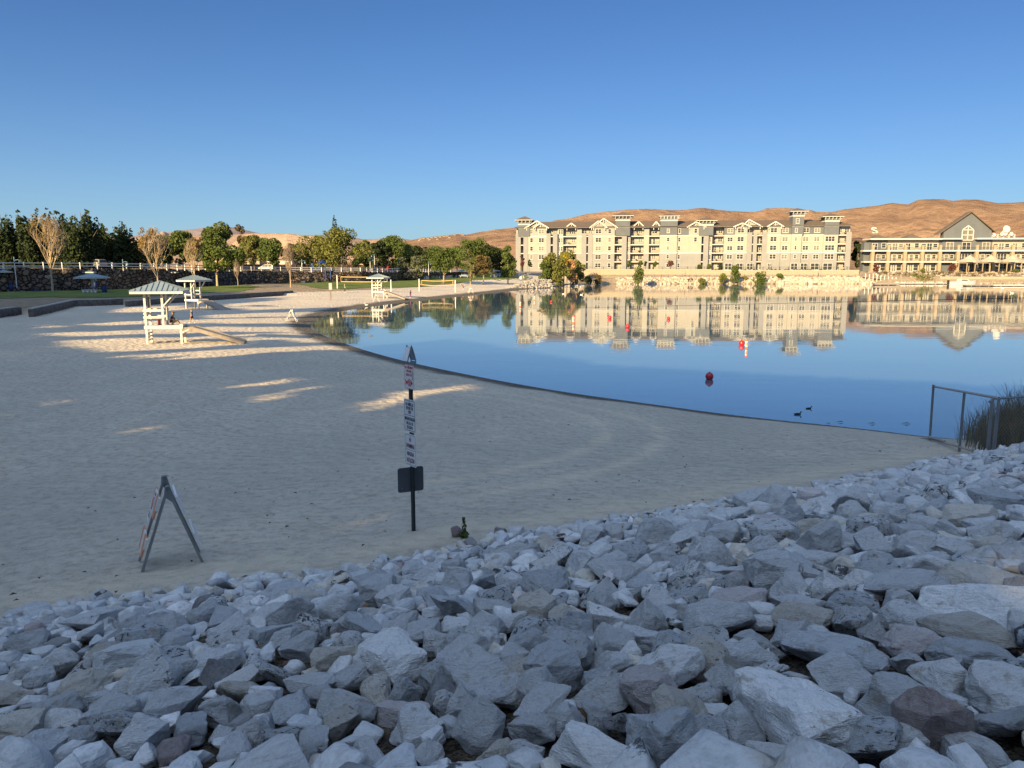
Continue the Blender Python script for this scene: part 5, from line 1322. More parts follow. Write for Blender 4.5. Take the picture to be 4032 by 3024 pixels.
def wob(poly, amp, seed, step=2.0):
    out_ = []; n = len(poly)
    for i in range(n):
        a = Vector(poly[i]); b = Vector(poly[(i+1) % n]); m_ = max(1, int((b-a).length/step))
        for j in range(m_):
            q = a.lerp(b, j/m_); t = Vector((b.y-a.y, a.x-b.x)).normalized(); w = amp*float(fbm([q.x*.31], [q.y*.31], seed, 3)[0]); out_.append((q.x+t.x*w, q.y+t.y*w))
    return out_
def gl(pts, z): return [xy(on_ground(x, y)) for x, y in pts]
def og(x, y, z=0):
    p = on_ground(x, y)
    if x < 2000 and y > 1060 and p.z > 2.55:      # past the foot of the tall wall: stay in front of it
        d = ray(x, y); Y = p.y
        while H1(d.x*Y/d.y, Y) > 2.5 and Y > 60: Y -= .4
        Y -= 1.4; p = Vector((d.x*Y/d.y, Y, H1(d.x*Y/d.y, Y)))
    return p
# near-left lawn and the long lawn on to the far end
L1 = gl([(-200, 1180), (190, 1171), (420, 1174), (640, 1166), (740, 1156), (960, 1146), (1010, 1130), (960, 1123), (700, 1122), (330, 1134), (60, 1141), (-200, 1146)], 1.9)
L2 = gl([(1030, 1114), (1120, 1118), (1250, 1136), (1330, 1137), (1480, 1133), (1610, 1131), (1680, 1125), (1790, 1112), (1850, 1105), (1860, 1099), (1740, 1098), (1600, 1103), (1400, 1106), (1100, 1107)], 2.0)
L3 = gl([(1700, 1108), (1840, 1105), (1960, 1104), (2060, 1101), (2085, 1094), (2060, 1083), (2010, 1079), (1930, 1084), (1840, 1090), (1720, 1096)], 2.25)
for i, (L_, lb) in enumerate(((L1, 'lawn between the tall stone wall and the low stone wall'), (L2, 'lawn between the volleyball nets and the tall stone wall'), (L3, 'far lawn with picnic shelters by the apartment building'))):
    o = drape('lawn', wob(L_, 2.2, 50+i), GRASS, .05, 1.5 if i == 0 else 2.5); tag(o, lb, 'lawn', kind='stuff')
# paths
PATH = plain('path_concrete', (.33, .31, .27), .9, vary=.12, scale=.8)
def ribbon(name, pts, w, mat, dz):
    l, r_ = [], []
    for i, p in enumerate(pts):
        a = Vector(pts[max(0, i-1)]); b = Vector(pts[min(len(pts)-1, i+1)]); t = (b-a).normalized(); nn = Vector((-t.y, t.x))*w/2
        l.append((p[0]+nn.x, p[1]+nn.y)); r_.append((p[0]-nn.x, p[1]-nn.y))
    return drape(name, l+r_[::-1], mat, dz, 3)
bw_in = [(-84+3.2, 122.5), (-72.5, 138), (-65.5, 155), (-63.4, 187), (-55.8, 198), (-41, 212.5), (-31, 238), (-21.5, 290)]
struct(ribbon('path', bw_in, 2.2, PATH, .09))
# tall retaining wall of dark boulders
k = N('boulder_wall'); co = k.coord('Object')
v = k.n('ShaderNodeTexVoronoi', feature='DISTANCE_TO_EDGE'); v.inputs['Scale'].default_value = 1.1
dist = k.n('ShaderNodeMapping'); dist.inputs['Scale'].default_value = (1, 1, 1.35); k.l(co, dist.inputs[0])
nz = k.n('ShaderNodeTexNoise'); nz.inputs['Scale'].default_value = 1.2; k.l(co, nz.inputs['Vector'])
va = k.n('ShaderNodeVectorMath', operation='MULTIPLY_ADD'); k.l(nz.outputs['Color'], va.inputs[0]); va.inputs[1].default_value = (.7, .7, .7); k.l(dist.outputs[0], va.inputs[2]); k.l(va.outputs[0], v.inputs['Vector'])
vc = k.n('ShaderNodeTexVoronoi'); vc.inputs['Scale'].default_value = 1.1; k.l(va.outputs[0], vc.inputs['Vector'])
sep = k.n('ShaderNodeSeparateColor'); k.l(vc.outputs['Color'], sep.inputs[0])
c = k.ramp(sep.outputs[0], [(0, (.10, .08, .07)), (.35, (.17, .13, .105)), (.6, (.24, .19, .15)), (.85, (.13, .115, .11)), (1, (.36, .31, .26))])
c = k.mix(k.ramp(k.noise(co, 7, 5, .7), [(.35, .5), (.6, 0)]), c, (.07, .06, .055))
c = k.mix(k.ramp(v.outputs['Distance'], [(.02, 1), (.07, 0)]), c, (.02, .017, .015))
k.bump(k.math('ADD', k.ramp(v.outputs['Distance'], [(0, 0), (.16, 1)]), k.math('MULTIPLY', k.noise(co, 4, 4, .6), .3)), 1.0, .45)
k.set(c, .95, 0, .1); BOULD = k.m
def wall_mesh(name, pts, z0, ztop, thick, mat, parent, rough=.0, seed=1, step=1.0, rows=5, batter=0.0):
    """wall along a polyline with an uneven face; ztop may be a list per point"""
    P = [Vector(p) for p in pts]; S_ = [0]
    for a, b in zip(P[:-1], P[1:]): S_.append(S_[-1]+(b-a).length)
    q = np.arange(0, S_[-1], step); X = np.interp(q, S_, [p.x for p in P]); Yv = np.interp(q, S_, [p.y for p in P]); ZT = np.interp(q, S_, ztop); Z0 = np.interp(q, S_, z0)
    dx, dy = np.gradient(X), np.gradient(Yv); ln = np.hypot(dx, dy); nx_, ny_ = dy/ln, -dx/ln
    V = []; n = len(q)
    for j in range(rows+1):
        f = j/rows; off = rough*fbm(q*.9, np.full(n, f*(ZT-Z0).mean()*1.1), seed, 3)-batter*f
        zt = Z0+(ZT-Z0)*f+(rough*.7*fbm(q*.8, q*0, seed+9, 3) if j == rows else 0)
        V.append(np.stack([X+nx_*off, Yv+ny_*off, zt], 1))
    top = V[-1]
    V.append(np.stack([X-nx_*thick, Yv-ny_*thick, top[:, 2]], 1)); V.append(np.stack([X-nx_*thick, Yv-ny_*thick, Z0], 1))
    m_ = rows+3; V = np.concatenate(V); ix = np.arange(m_*n).reshape(m_, n); Q = np.stack([ix[:-1, :-1], ix[:-1, 1:], ix[1:, 1:], ix[1:, :-1]], -1).reshape(-1, 4)
    o = link(name, np_mesh(name, V, Q, mat), parent)
    caps = MB()
    for e in (0, n-1): caps.add([tuple(V[ix[j, e]]) for j in range(m_)], [tuple(range(m_))])
    bm = bmesh.new(); bm.from_mesh(o.data); b2 = caps.mesh('c', mat); bm.from_mesh(b2); bmesh.ops.remove_doubles(bm, verts=bm.verts, dist=.001); bmesh.ops.recalc_face_normals(bm, faces=bm.faces); bm.to_mesh(o.data); bm.free(); return o
bw = [(x, y) for x, y in BWp]; zt_ = [5.35, 5.35, 5.35, 5.35, 5.2, 4.75, 4.6, 4.4, 4.2, 3.8, 3.5]
o = wall_mesh('boulder_wall', bw, [1.4]*len(bw), zt_, .9, BOULD, None, .55, 4, .7, 7, .35)
tag(o, 'tall retaining wall of dark boulders behind the lawn, under the white fence', 'stone wall')
k = N('split_stone'); br = k.n('ShaderNodeTexBrick'); br.inputs['Scale'].default_value = 2.2; br.inputs['Mortar Size'].default_value = .02; br.inputs['Brick Width'].default_value = .6; br.inputs['Row Height'].default_value = .3
cc = k.n('ShaderNodeTexCoord'); sx = k.n('ShaderNodeSeparateXYZ'); k.l(cc.outputs['Object'], sx.inputs[0]); cb = k.n('ShaderNodeCombineXYZ')
k.l(k.math('ADD', sx.outputs[0], sx.outputs[1]), cb.inputs[0]); k.l(sx.outputs[2], cb.inputs[1]); k.l(cb.outputs[0], br.inputs['Vector'])
br.inputs['Color1'].default_value = (.16, .13, .11, 1); br.inputs['Color2'].default_value = (.085, .075, .07, 1); br.inputs['Mortar'].default_value = (.035, .03, .028, 1)
c = k.mix(k.ramp(k.noise(k.coord('Object'), 2.2, 4, .6), [(.4, .5), (.6, 0)]), br.outputs[0], (.22, .19, .165)); k.bump(br.outputs['Fac'], .6, -.04); k.set(c, .95, 0, .1); SPLIT = k.m
for pts, hgt, lb in ((LW1, .82, 'low dark stone wall cut by the left edge'), (LW2, .82, 'low dark stone wall right of the gap, running back from the sand'), (LW3, .72, 'long low dark stone wall behind the lifeguard chairs')):
    t = thing('low_stone_wall', lb, 'stone wall', (*pts[0], 0)); n_ = len(pts)
    rel = [(p[0]-pts[0][0], p[1]-pts[0][1]) for p in pts]; zb = [.2]*n_; zt = [H1(*p)*0+.72+hgt for p in pts]
    wall_mesh('stones', rel, zb, zt, .45, SPLIT, t, .06, 3, .5, 3); wall_mesh('coping', [(a-.04, b) for a, b in rel], [z+.0 for z in zt], [z+.1 for z in zt], .5, CONC, t, 0, 1, .8, 1)
# sandy court behind the wall on the left
# white two rail fence on the tall wall
VINYL = plain('white_vinyl', (.60, .60, .58), .5, vary=.05)
def rail_fence(pts, zt, label, gap=3.1, hh=.98):
    P = [Vector((x, y, z)) for (x, y), z in zip(pts, zt)]; t = thing('rail_fence', label, 'fence', P[0]); m = MB(); pb_ = MB(); pb_.box(-.09, .09, -.09, .09, -.3, hh+.08); pm_ = pb_.mesh('post', VINYL)
    S_ = [0]
    for a, b in zip(P[:-1], P[1:]): S_.append(S_[-1]+(b-a).length)
    q = np.arange(0, S_[-1], gap); C = [np.interp(q, S_, [p[i]-P[0][i] for p in P]) for i in range(3)]
    for i in range(len(q)):
        a = Vector((C[0][i], C[1][i], C[2][i])); link('post', pm_, t, a)
        if i+1 < len(q):
            b = Vector((C[0][i+1], C[1][i+1], C[2][i+1]))
            for z in (.42, hh-.06): m.bar(a+Vector((0, 0, z)), b+Vector((0, 0, z)), .06, .17)
    m.build('rails', VINYL, t)
off = [(x-.2, y+.55) for x, y in BWp]
rail_fence(off[:10], [z+.02 for z in zt_[:10]], 'white two rail fence along the top of the tall boulder wall')
# road, cars, buildings behind the fence
ASPH = plain('asphalt', (.06, .06, .062), .9, vary=.2, scale=.7)
struct(ribbon('road', [(-150, 118), (-100, 136), (-88, 160), (-84, 190), (-74, 212), (-54, 232), (-44, 262), (-35, 320)], 7, ASPH, .06))
FENCEB = plain('brown_fence', (.15, .10, .075), .9, vary=.25, scale=1.5); FENCET = plain('tan_fence', (.36, .28, .18), .9, vary=.2, scale=1.5)
def board_fence(px0, px1, Y0, Y1, zb, h, mat, lb):
    a = at(px0, 1050, Y0); b = at(px1, 1050, Y1); d = Vector((b.x-a.x, b.y-a.y, 0)); t = thing('board_fence', lb, 'fence', (a.x, a.y, zb), math.atan2(d.y, d.x)); L_ = d.length
    m = MB(); 
    for x in np.arange(0, L_, .3): m.box(x, x+.28, 0, .05, -.5, h)
    m.build('boards', mat, t); m = MB(); m.box(-.06, .06, -.1, -.003, -.5, h+.05); pm_ = m.mesh('post', mat)
    for x in np.arange(0, L_, 2.4): link('post', pm_, t, (x, 0, 0))
board_fence(935, 1560, 250, 300, 4.5, 2.1, FENCEB, 'long brown board fence beyond the road')
board_fence(-60, 210, 185, 190, 5.4, 2.0, FENCET, 'tan board fence behind the dark trees')
TANW = plain('tan_stucco', (.42, .33, .23), .9, vary=.08); PINKW = plain('pinkish_stucco', (.40, .29, .22), .9, vary=.08); WHW = plain('white_stucco', (.52, .49, .44), .9, vary=.06)
ROOFT = plain('grey_roof', (.16, .14, .13), .9, vary=.2)
def house(px0, px1, Y, zb, hw, lb, mat, hr=1.3, dep=8, nwin=3, name='house', roofm_=None):
    a = at(px0, 1045, Y); b = at(px1, 1045, Y); L_ = b.x-a.x; t = thing(name, lb, 'house', ((a.x+b.x)/2, Y, zb)); m = MB(); m.box(-L_/2, L_/2, 0, dep, -1, hw); m.build('wall', mat, t)
    m = MB(); m.add([(-L_/2-.4, -.5, hw+.003), (L_/2+.4, -.5, hw+.003), (L_/2+.4, dep+.5, hw+.003), (-L_/2-.4, dep+.5, hw+.003), (-L_/2+dep*.3, dep/2, hw+hr), (L_/2-dep*.3, dep/2, hw+hr)], [(0,1,5,4),(1,2,5),(2,3,4,5),(3,0,4),(3,2,1,0)]); m.build('roof', roofm_ or ROOFT, t)
    s = L_/20 if L_ > 60 else 1
    for i in range(nwin):
        x = -L_/2+L_*(i+.5)/nwin; f, pd, pb = window_mesh(min(1.6, L_/nwin*.5), min(1.3, hw*.4), 2); o = link('window', f, t, (x, -.07, hw*.4)); link('pane', pd, o)
    return t
house(948, 1022, 268, 5.0, 3.0, 'tan low house right of the big maple', TANW)
house(1035, 1150, 285, 5.0, 3.3, 'white flat roofed house behind the white car', WHW, .5)
house(420, 560, 235, 5.6, 3.6, 'tan house glimpsed between the dark belt and the second bare tree', TANW)
house(270, 340, 215, 5.6, 3.2, 'pale house glimpsed behind the highest ragged tree', WHW)
house(-20, 50, 210, 5.6, 3.6, 'pale house behind the trees at the left edge', WHW)
house(1160, 1230, 300, 5.0, 2.6, 'white garage left of the playground trees', WHW, .5, nwin=1)
house(1390, 1450, 305, 4.6, 2.6, 'pale house between the dark trees behind the road', WHW, .6)
house(1462, 1520, 310, 4.4, 2.7, 'long white house behind the far lamp', WHW, .6)
house(1940, 1975, 330, 4.6, 5.0, 'pinkish small building behind the far lawn', PINKW, .8, nwin=2)
# cars
TYRE = plain('tyre', (.018, .018, .018), .8); LAMPR = plain('red_lens', (.35, .02, .02), .3); LAMPW = plain('clear_lens', (.5, .5, .5), .2)
def car(lb, p, rz, mat, suv=True, group='cars beyond the white fence'):
    o = thing('parked_car', lb, 'car', p, rz, group); h = 1.68 if suv else 1.42
    prof = [(-2.25, .45), (-2.3, .95), (-2.1, 1.08), (-1.2, h-.06), (-.2, h), (.75, h-.08), (1.35, 1.1), (2.15, .95), (2.3, .7), (2.28, .4), (1.9, .3), (-1.9, .3)] if not suv else [(-2.25, .5), (-2.28, 1.05), (-2.12, h-.1), (-1.6, h), (.2, h), (.75, h-.08), (1.35, 1.15), (2.15, 1.02), (2.3, .75), (2.28, .4), (1.9, .3), (-1.9, .3)]
    m = MB(); n = len(prof); L_, R_ = [], []
    for (x, z) in prof: w = .88 if z < 1.1 else .88-.2*(z-1.1)/.5; L_.append((x, -w, z)); R_.append((x, w, z))
    m.add(L_+R_, [tuple(range(n)), tuple(range(2*n-1, n-1, -1))]+[((i+1) % n, i, n+i, n+(i+1) % n) for i in range(n)]); bd = m.build('body', mat, o)
    g = MB()
    for s in (-1, 1):
        for x0, x1, x2, x3 in ((-1.95, -.85, -.75, -1.7), (-.7, .45, .2, -.65), (.5, 1.15, .72, .28)):
            wz = lambda z: s*(.885-.2*(z-1.1)/.5+.008); z0, z1 = 1.14, h-.13
            g.add([(x0, wz(z0), z0), (x1, wz(z0), z0), (x2, wz(z1), z1), (x3, wz(z1), z1)], [(0, 1, 2, 3) if s < 0 else (3, 2, 1, 0)])
    g.add([(1.37, -.78, 1.16), (1.37, .78, 1.16), (.82, .66, h-.09), (.82, -.66, h-.09)], [(0, 1, 2, 3)]); g.add([(-2.30, -.74, 1.15), (-2.30, .74, 1.15), (-2.17, .64, h-.16), (-2.17, -.64, h-.16)], [(3, 2, 1, 0)]); g.build('windows', DGLASS, o)
    for x in (-1.42, 1.42):
        for s in (-1, 1):
            w = MB(); w.lathe([(.2, -.11), (.34, -.11), (.36, -.06), (.36, .06), (.34, .11), (.2, .11)], 18, M=Matrix.Translation((x, s*.80, .36)) @ Matrix.Rotation(R(90), 4, 'X')); wo = w.build('wheel', TYRE, o, True)
            w = MB(); w.lathe([(.03, -.1), (.2, -.105), (.2, .105), (.03, .1)], 12, M=Matrix.Translation((x, s*.815, .36)) @ Matrix.Rotation(R(90), 4, 'X')); w.build('rim', GALV, wo)
    for s in (-1, 1):
        m = MB(); m.box(2.2, 2.32, s*.6-.18, s*.6+.18, .72, .86); m.build('headlight', LAMPW, o); m = MB(); m.box(-2.33, -2.26, s*.68-.12, s*.68+.12, .85, 1.08); m.build('tail_light', LAMPR, o)
    return o
CARW = plain('white_car_paint', (.5, .5, .5), .25, vary=.03, spec=.5); CARS = plain('silver_car_paint', (.28, .30, .32), .3, .4); CARB = plain('blue_car_paint', (.07, .10, .16), .25, .2); CARR = plain('red_car_paint', (.33, .03, .025), .3)
def car_at(lb, px, Y, rz, mat, suv=True, dz=.0):
    p = at(px, 1045, Y); z = H1(p.x, p.y); return car(lb, (p.x, p.y, z+.06), rz, mat, suv)
car_at('white car on the road behind the white fence, right of the big maple', 1052, 214, R(165), CARW)
car_at('silver car parked behind the fence under the dark trees', 376, 150, R(155), CARS); car_at('pale car partly behind the fence, right of the silver one', 424, 156, R(160), CARW, False)
car_at('red vehicle between tree trunks behind the far fence', 1525, 262, R(150), CARR); car_at('dark car under the far trees', 1830, 300, R(160), CARB, False); car_at('silver car at the end of the road by the far lawn', 1955, 300, R(150), CARS)

# lamp posts
BLUEP = plain('blue_paint', (.035, .075, .21), .45); TEAL = plain('teal_paint', (.12, .22, .30), .5)
def lamp(lb, px, ybase, ytop, z, s=1, Y=None):
    p = og(px, ybase) if Y is None else at(px, ybase, Y); Hh_ = (ybase-ytop)/3000*p.y; z = p.z
    o = thing('lamp_post', lb, 'street lamp', (p.x, p.y, z-.15), 0, 'lamp posts of the park'); m = MB(); m.tube([(0, 0, 0), (0, 0, .5)], [.16, .13], 10); m.tube([(0, 0, .5), (0, 0, Hh_*.86)], [.095, .075], 10); m.build('pole', VINYL, o)
    m = MB(); m.tube([(0, 0, Hh_*.861), (0, 0, Hh_+.15)], [.085, .07], 10); m.tube([(0, 0, Hh_*.93), (s*.6, 0, Hh_*.95), (s*.85, 0, Hh_*.93)], .045, 8); m.build('arm', TEAL, o)
    m = MB(); m.lathe([(.02, 0), (.24, .02), (.22, .2), (.12, .42), (.05, .5)], 12, M=Matrix.Translation((s*.85, 0, Hh_*.93-.62))); m.build('lamp_shade', TEAL, o, True)
lamp('white lamp post with a hanging lamp, left of the tall bare tree', 66, 1131, 978, 2.1); lamp('white lamp post before the boulder wall, right of the blue roofed tables', 490, 1119, 995, 2.2)
lamp('white lamp post between the grey bare tree and the playground', 1191, 1102, 1022, 2.2); lamp('white lamp post behind the far lifeguard chair', 1459, 1098, 1014, 2.25); lamp('white lamp post right of the grey green shrubs', 1688, 1089, 1015, 2.25)
lamp('dark lamp post on the road beside the far lamp', 1475, 1056, 1000, 0, -1, 250)

# square-roofed picnic shelters with table and bench
ROOFM = N('metal_roof'); k = ROOFM; wv = k.n('ShaderNodeTexWave', wave_type='BANDS'); wv.inputs['Scale'].default_value = 1.0; k.l(k.coord('Object'), wv.inputs['Vector'])
k.set(k.ramp(k.noise(k.coord('Object'), 1.5, 3), [(.3, (.22, .29, .33)), (.7, (.27, .34, .375))]), .45, .35, .4); ROOFM = k.m
BLUED = plain('blue_plastic', (.012, .03, .12), .5)
def shelter(lb, px, ybase, yap, z, rw=1.9, table=True, binp=1.9):
    p = og(px, ybase); z = p.z; Hh_ = (ybase-yap)/3000*p.y; o = thing('picnic_shelter', 'blue roofed picnic shelter, '+lb, 'shelter', (p.x, p.y, z-.05), R(12), 'picnic shelters on the lawn')
    m = MB(); m.box(-.16, .16, -.16, .16, 0, Hh_-.55); m.build('post', VINYL, o)
    m = MB(); e = Hh_-.62; m.box(-rw, rw, -rw, rw, e-.16, e); m.build('fascia', VINYL, o)
    m = MB(); r_ = rw+.05; m.add([(-r_, -r_, e+.003), (r_, -r_, e+.003), (r_, r_, e+.003), (-r_, r_, e+.003), (0, 0, Hh_)], [(0,1,4),(1,2,4),(2,3,4),(3,0,4),(3,2,1,0)]); m.build('roof', ROOFM, o)
    if table:
        t = thing('picnic_table', 'picnic table under shelter '+lb, 'table', (p.x, p.y-.55, z-.05), R(12), 'picnic tables'); m = MB(); m.box(-1, 1, -.38, .38, .70, .78); m.build('tabletop', BLUEP, t)
        for s in (-1, 1): m = MB(); m.box(-1, 1, s*.75-.14, s*.75+.14, .42, .48); m.build('bench', VINYL, t)
        m = MB()
        for x in (-.8, -.25, .3, .8): m.box(x-.13, x+.13, -.86, -.6, 0, .419); m.box(x-.05, x+.05, -.05, .05, 0, .699)
        m.build('legs', VINYL, t)
        b = thing('litter_bin', 'blue litter bin by shelter '+lb, 'bin', (p.x+binp, p.y-.4, z-.05), 0, 'blue litter bins'); m = MB(); m.lathe([(.28, 0), (.33, .1), (.36, .95), (.3, 1.0)], 14); m.build('body', BLUED, b, True); m = MB(); m.lathe([(.36, 1.003), (.34, 1.08), (.1, 1.16)], 14); m.build('lid', BLUED, b, True)
shelter('two roofed group by the boulder wall, front one', 367, 1151, 1075, 2.0, binp=1.9); shelter('two roofed group by the boulder wall, rear one', 341, 1133, 1058, 2.1, 1.9, True, 1.8)
shelter('behind the nearest lifeguard chair', 664, 1128, 1066, 2.1); shelter('dark roofed one behind the second lifeguard chair', 730, 1122, 1059, 2.2, 1.9)
shelter('cut by the left edge', 6, 1150, 1062, 2.0, 2.0); shelter('far lawn, left of the brownish tree', 1818, 1091, 1056, 2.3, 2.2); shelter('far lawn, between the last two trees', 1943, 1092, 1060, 2.3, 2.2); shelter('far lawn, rearmost', 1972, 1083, 1049, 2.3, 2.4)
def bench(lb, px, py, z, rz, w=2.6):
    p = og(px, py); o = thing('bench', lb, 'bench', (p.x, p.y, p.z-.05), rz); m = MB(); m.box(-w/2, w/2, -.25, .25, .42, .5); m.build('seat', BLUED, o); m = MB(); m.box(-w/2, w/2, .22, .3, .55, 1.0); m.build('backrest', BLUED, o)
    for x in (-w*.4, w*.4): m = MB(); m.box(x-.05, x+.05, -.22, .28, 0, .419); m.build('leg', BLUED, o)
bench('blue bench in front of the boulder wall, left', 112, 1129, 2.1, 0, 3.6); bench('blue bench beside the playground', 1175, 1102, 2.2, 0, 3.4)
# playground
pl = og(1258, 1102); po = thing('playground', 'blue climbing frame with slide before the boulder wall', 'playground', (pl.x, pl.y-1, pl.z-.05)); s = 1.15
for x, y, h in ((-3.5, 0, 2.2), (-2, 0, 4.4), (0, 0, 4.6), (2, 0, 4.4), (3.3, 0, 3.0), (-2, 2, 4.4), (0, 2, 4.6), (2, 2, 4.4)): m = MB(); m.tube([(x, y, 0), (x, y, h)], .11, 8); m.build('post', BLUEP, po)
m = MB(); m.box(-2.1, 0, 0, 2, 1.5, 1.62); m.box(0.05, 2.1, 0, 2, 2.1, 2.22); m.build('platform', BLUED, po)
m = MB(); m.add([(-3.6, .3, .5), (-3.6, 1.2, .5), (-2.05, 1.2, 1.6), (-2.05, .3, 1.6), (-4.6, .3, .2), (-4.6, 1.2, .2)], [(0, 1, 2, 3), (4, 5, 1, 0)]); m.box(-4.6, -2.1, .2, .28, .5, .7); m.build('slide', BLUEP, po)
m = MB()
for z in np.arange(2.5, 3.3, .2): m.box(.1, 2, -.04, .04, z, z+.06)
for z in np.arange(1.9, 2.7, .2): m.box(-2, 0, -.04, .04, z, z+.06)
for x in np.arange(.2, 2, .25): m.box(x, x+.05, -.05, .05, .2, 2.05)
m.build('railing', BLUEP, po)
m = MB(); m.lathe([(.05, 0), (1.2, -.9), (1.25, -1)], 4, M=Matrix.Translation((1, 1, 5.3))); m.build('roof', BLUED, po)

# lifeguard chairs
TWHITE = N('weathered_white_paint'); k = TWHITE; co = k.coord('Object'); f_ = k.noise(k.coord('Object', (9, 9, 1.2)), 2, 5, .65)
k.set(k.mix(k.ramp(f_, [(.30, .6), (.48, 0)]), (.56, .55, .53), (.34, .32, .30)), .7, 0, .25); TWHITE = k.m
RAMPW = plain('grey_ramp_board', (.27, .235, .20), .9, vary=.2, scale=4)
SEAM = plain('roof_seam', (.14, .19, .22), .5, .3)
NOTICE = plain('dark_notice', (.05, .06, .07), .5)
def lifeguard(lb, p, rz, board=True):
    o = thing('lifeguard_chair', lb, 'lifeguard tower', p, rz, 'lifeguard chairs on the beach'); pw = .13; D = 1.25; Wd = 2.15; pl_ = 1.12; ev = 3.2
    def post(x, y, z0, z1, nm='post'): m = MB(); m.box(x-pw/2, x+pw/2, y-pw/2, y+pw/2, z0, z1); m.build(nm, TWHITE, o)
    x0, x1, x2 = -.58, .46, 1.5
    for y in (-D/2, D/2):
        post(x0, y, -.3, ev); post(x1, y, pl_, ev); post(x2, y, -.3, pl_-.02, 'leg')
    m = MB(); m.box(x0-.1, x2+.12, -D/2-.02, D/2+.02, pl_-.05, pl_); m.build('deck', TWHITE, o)
    m = MB()
    for y in (-D/2-.09, D/2+.09): m.box(x0-.12, x2+.14, y-.03, y+.02, pl_-.2, pl_+.02)
    m.box(x2+.075, x2+.12, -D/2, D/2, pl_-.2, pl_-.05); m.build('fascia', TWHITE, o)
    for z in (1.68, 2.12):
        m = MB()
        for y in (-D/2-.09, D/2+.09): m.box(x0-.12, x1+.1, y-.025, y+.025, z-.07, z+.07)
        m.build('rail', TWHITE, o); m = MB(); m.box(x0-.12, x0-.075, -D/2-.05, D/2+.05, z-.28, z-.14); m.build('rail', TWHITE, o)
    for y in (-D/2-.04, D/2+.04):
        m = MB(); m.bar((x1+.02, y, 2.35), (x1+.78, y, ev-.02), .07, .16, up=(0, 1, 0)); m.build('brace', TWHITE, o); m = MB(); m.bar((x2, y, .62), (x2+.5, y, pl_-.25), .07, .1, up=(0, 1, 0)); m.build('brace', TWHITE, o)
    for i in range(4):
        z = .16+i*.22; m = MB(); m.box(x0-.05, x0+.05, -D/2+.07, D/2-.07, z, z+.09); m.build('step', TWHITE, o)
    a, b = -1.3, 1.86; hw = 1.25; m = MB(); m.box(a, b, -hw, hw, ev, ev+.18); m.build('fascia', TWHITE, o)
    r = MB(); e = .06; ap_ = ev+.18+.62; xm = .28; z0 = ev+.183
    r.add([(a-e, -hw-e, z0), (b+e, -hw-e, z0), (b+e, hw+e, z0), (a-e, hw+e, z0), (xm, 0, ap_)], [(0,1,4),(1,2,4),(2,3,4),(3,0,4),(3,2,1,0)]); ro = r.build('roof', ROOFM, o)
    s = MB(); ax = Vector((xm, 0, ap_))
    for i in range(1, 10):
        f = i/10
        for sg in (-1, 1):
            q = Vector((a+(b-a)*f, sg*(hw+e), z0)); 
            # seam runs straight up the slope until it meets the hip
            tt = min((q.x-a)/(xm-a), (b-q.x)/(b-xm)); top = Vector((q.x, sg*(hw+e)*(1-tt), z0+(ap_-z0)*tt)); s.bar(q+Vector((0, 0, .015)), top+Vector((0, 0, .015)), .035, .05)
        for (xe, sg) in ((a-e, -1), (b+e, 1)):
            q = Vector((xe, -hw+2*hw*f, z0)); tt = 1-abs(q.y)/hw; top = Vector((xe+(xm-xe)*tt, q.y, z0+(ap_-z0)*tt)); s.bar(q+Vector((0, 0, .015)), top+Vector((0, 0, .015)), .035, .05)
    s.build('seams', SEAM, ro)
    # ramp
    m = MB(); A = Vector((x2+.12, 0, pl_-.12)); L_ = 3.25; B = Vector((x2+.12+.55, 0, pl_-.12)); C_ = Vector((x2+.12+L_+.5, 0, -.05))
    m.box(x2+.125, x2+.67, -.62, .62, pl_-.2, pl_-.12); 
    d = (C_-B); nn = Vector((-d.z, 0, d.x)).normalized()*.06
    vs_ = []
    for q in (B, C_):
        for y in (-.62, .62): vs_ += [(q.x, y, q.z), (q.x-nn.x, y, q.z-nn.z)]
    m.add(vs_, [(0, 4, 6, 2), (1, 3, 7, 5), (0, 1, 5, 4), (2, 6, 7, 3), (4, 5, 7, 6), (0, 2, 3, 1)]); m.build('ramp', RAMPW, o)
    for y in (-.66, .66):
        m = MB(); m.bar(B+Vector((0, y, -.09)), C_+Vector((0, y, -.07)), .07, .24, up=(0, 0, 1)); m.box(x2+.10, x2+.69, y-.035, y+.035, pl_-.36, pl_-.12); m.build('ramp_side', RAMPW, o)
    if board: m = MB(); m.box(x0+.07, x0+.10, -.35, .35, 2.25, 2.95); m.build('notice_board', NOTICE, o); m = MB(); m.box(-.02, .12, D/2-.55, D/2-.35, pl_+.002, pl_+.36); m.build('box', plain('red_box', (.4, .06, .05), .6), o)
    return o
p = gz(627, 1340, .78); p.z = H1(p.x, p.y); T1P = p.copy(); T1 = lifeguard('nearest white lifeguard chair with a ramp, a person seated on its deck', p, R(13)); print('T1', p)
p = gz(765, 1213, .78); p.z = H1(p.x, p.y); lifeguard('second white lifeguard chair, half hidden by the roof of the nearest one', p, R(-28), False)
p = gz(1486, 1166, .78); p.z = H1(p.x, p.y); lifeguard('farthest white lifeguard chair, beside the volleyball net', p, R(-18), False)

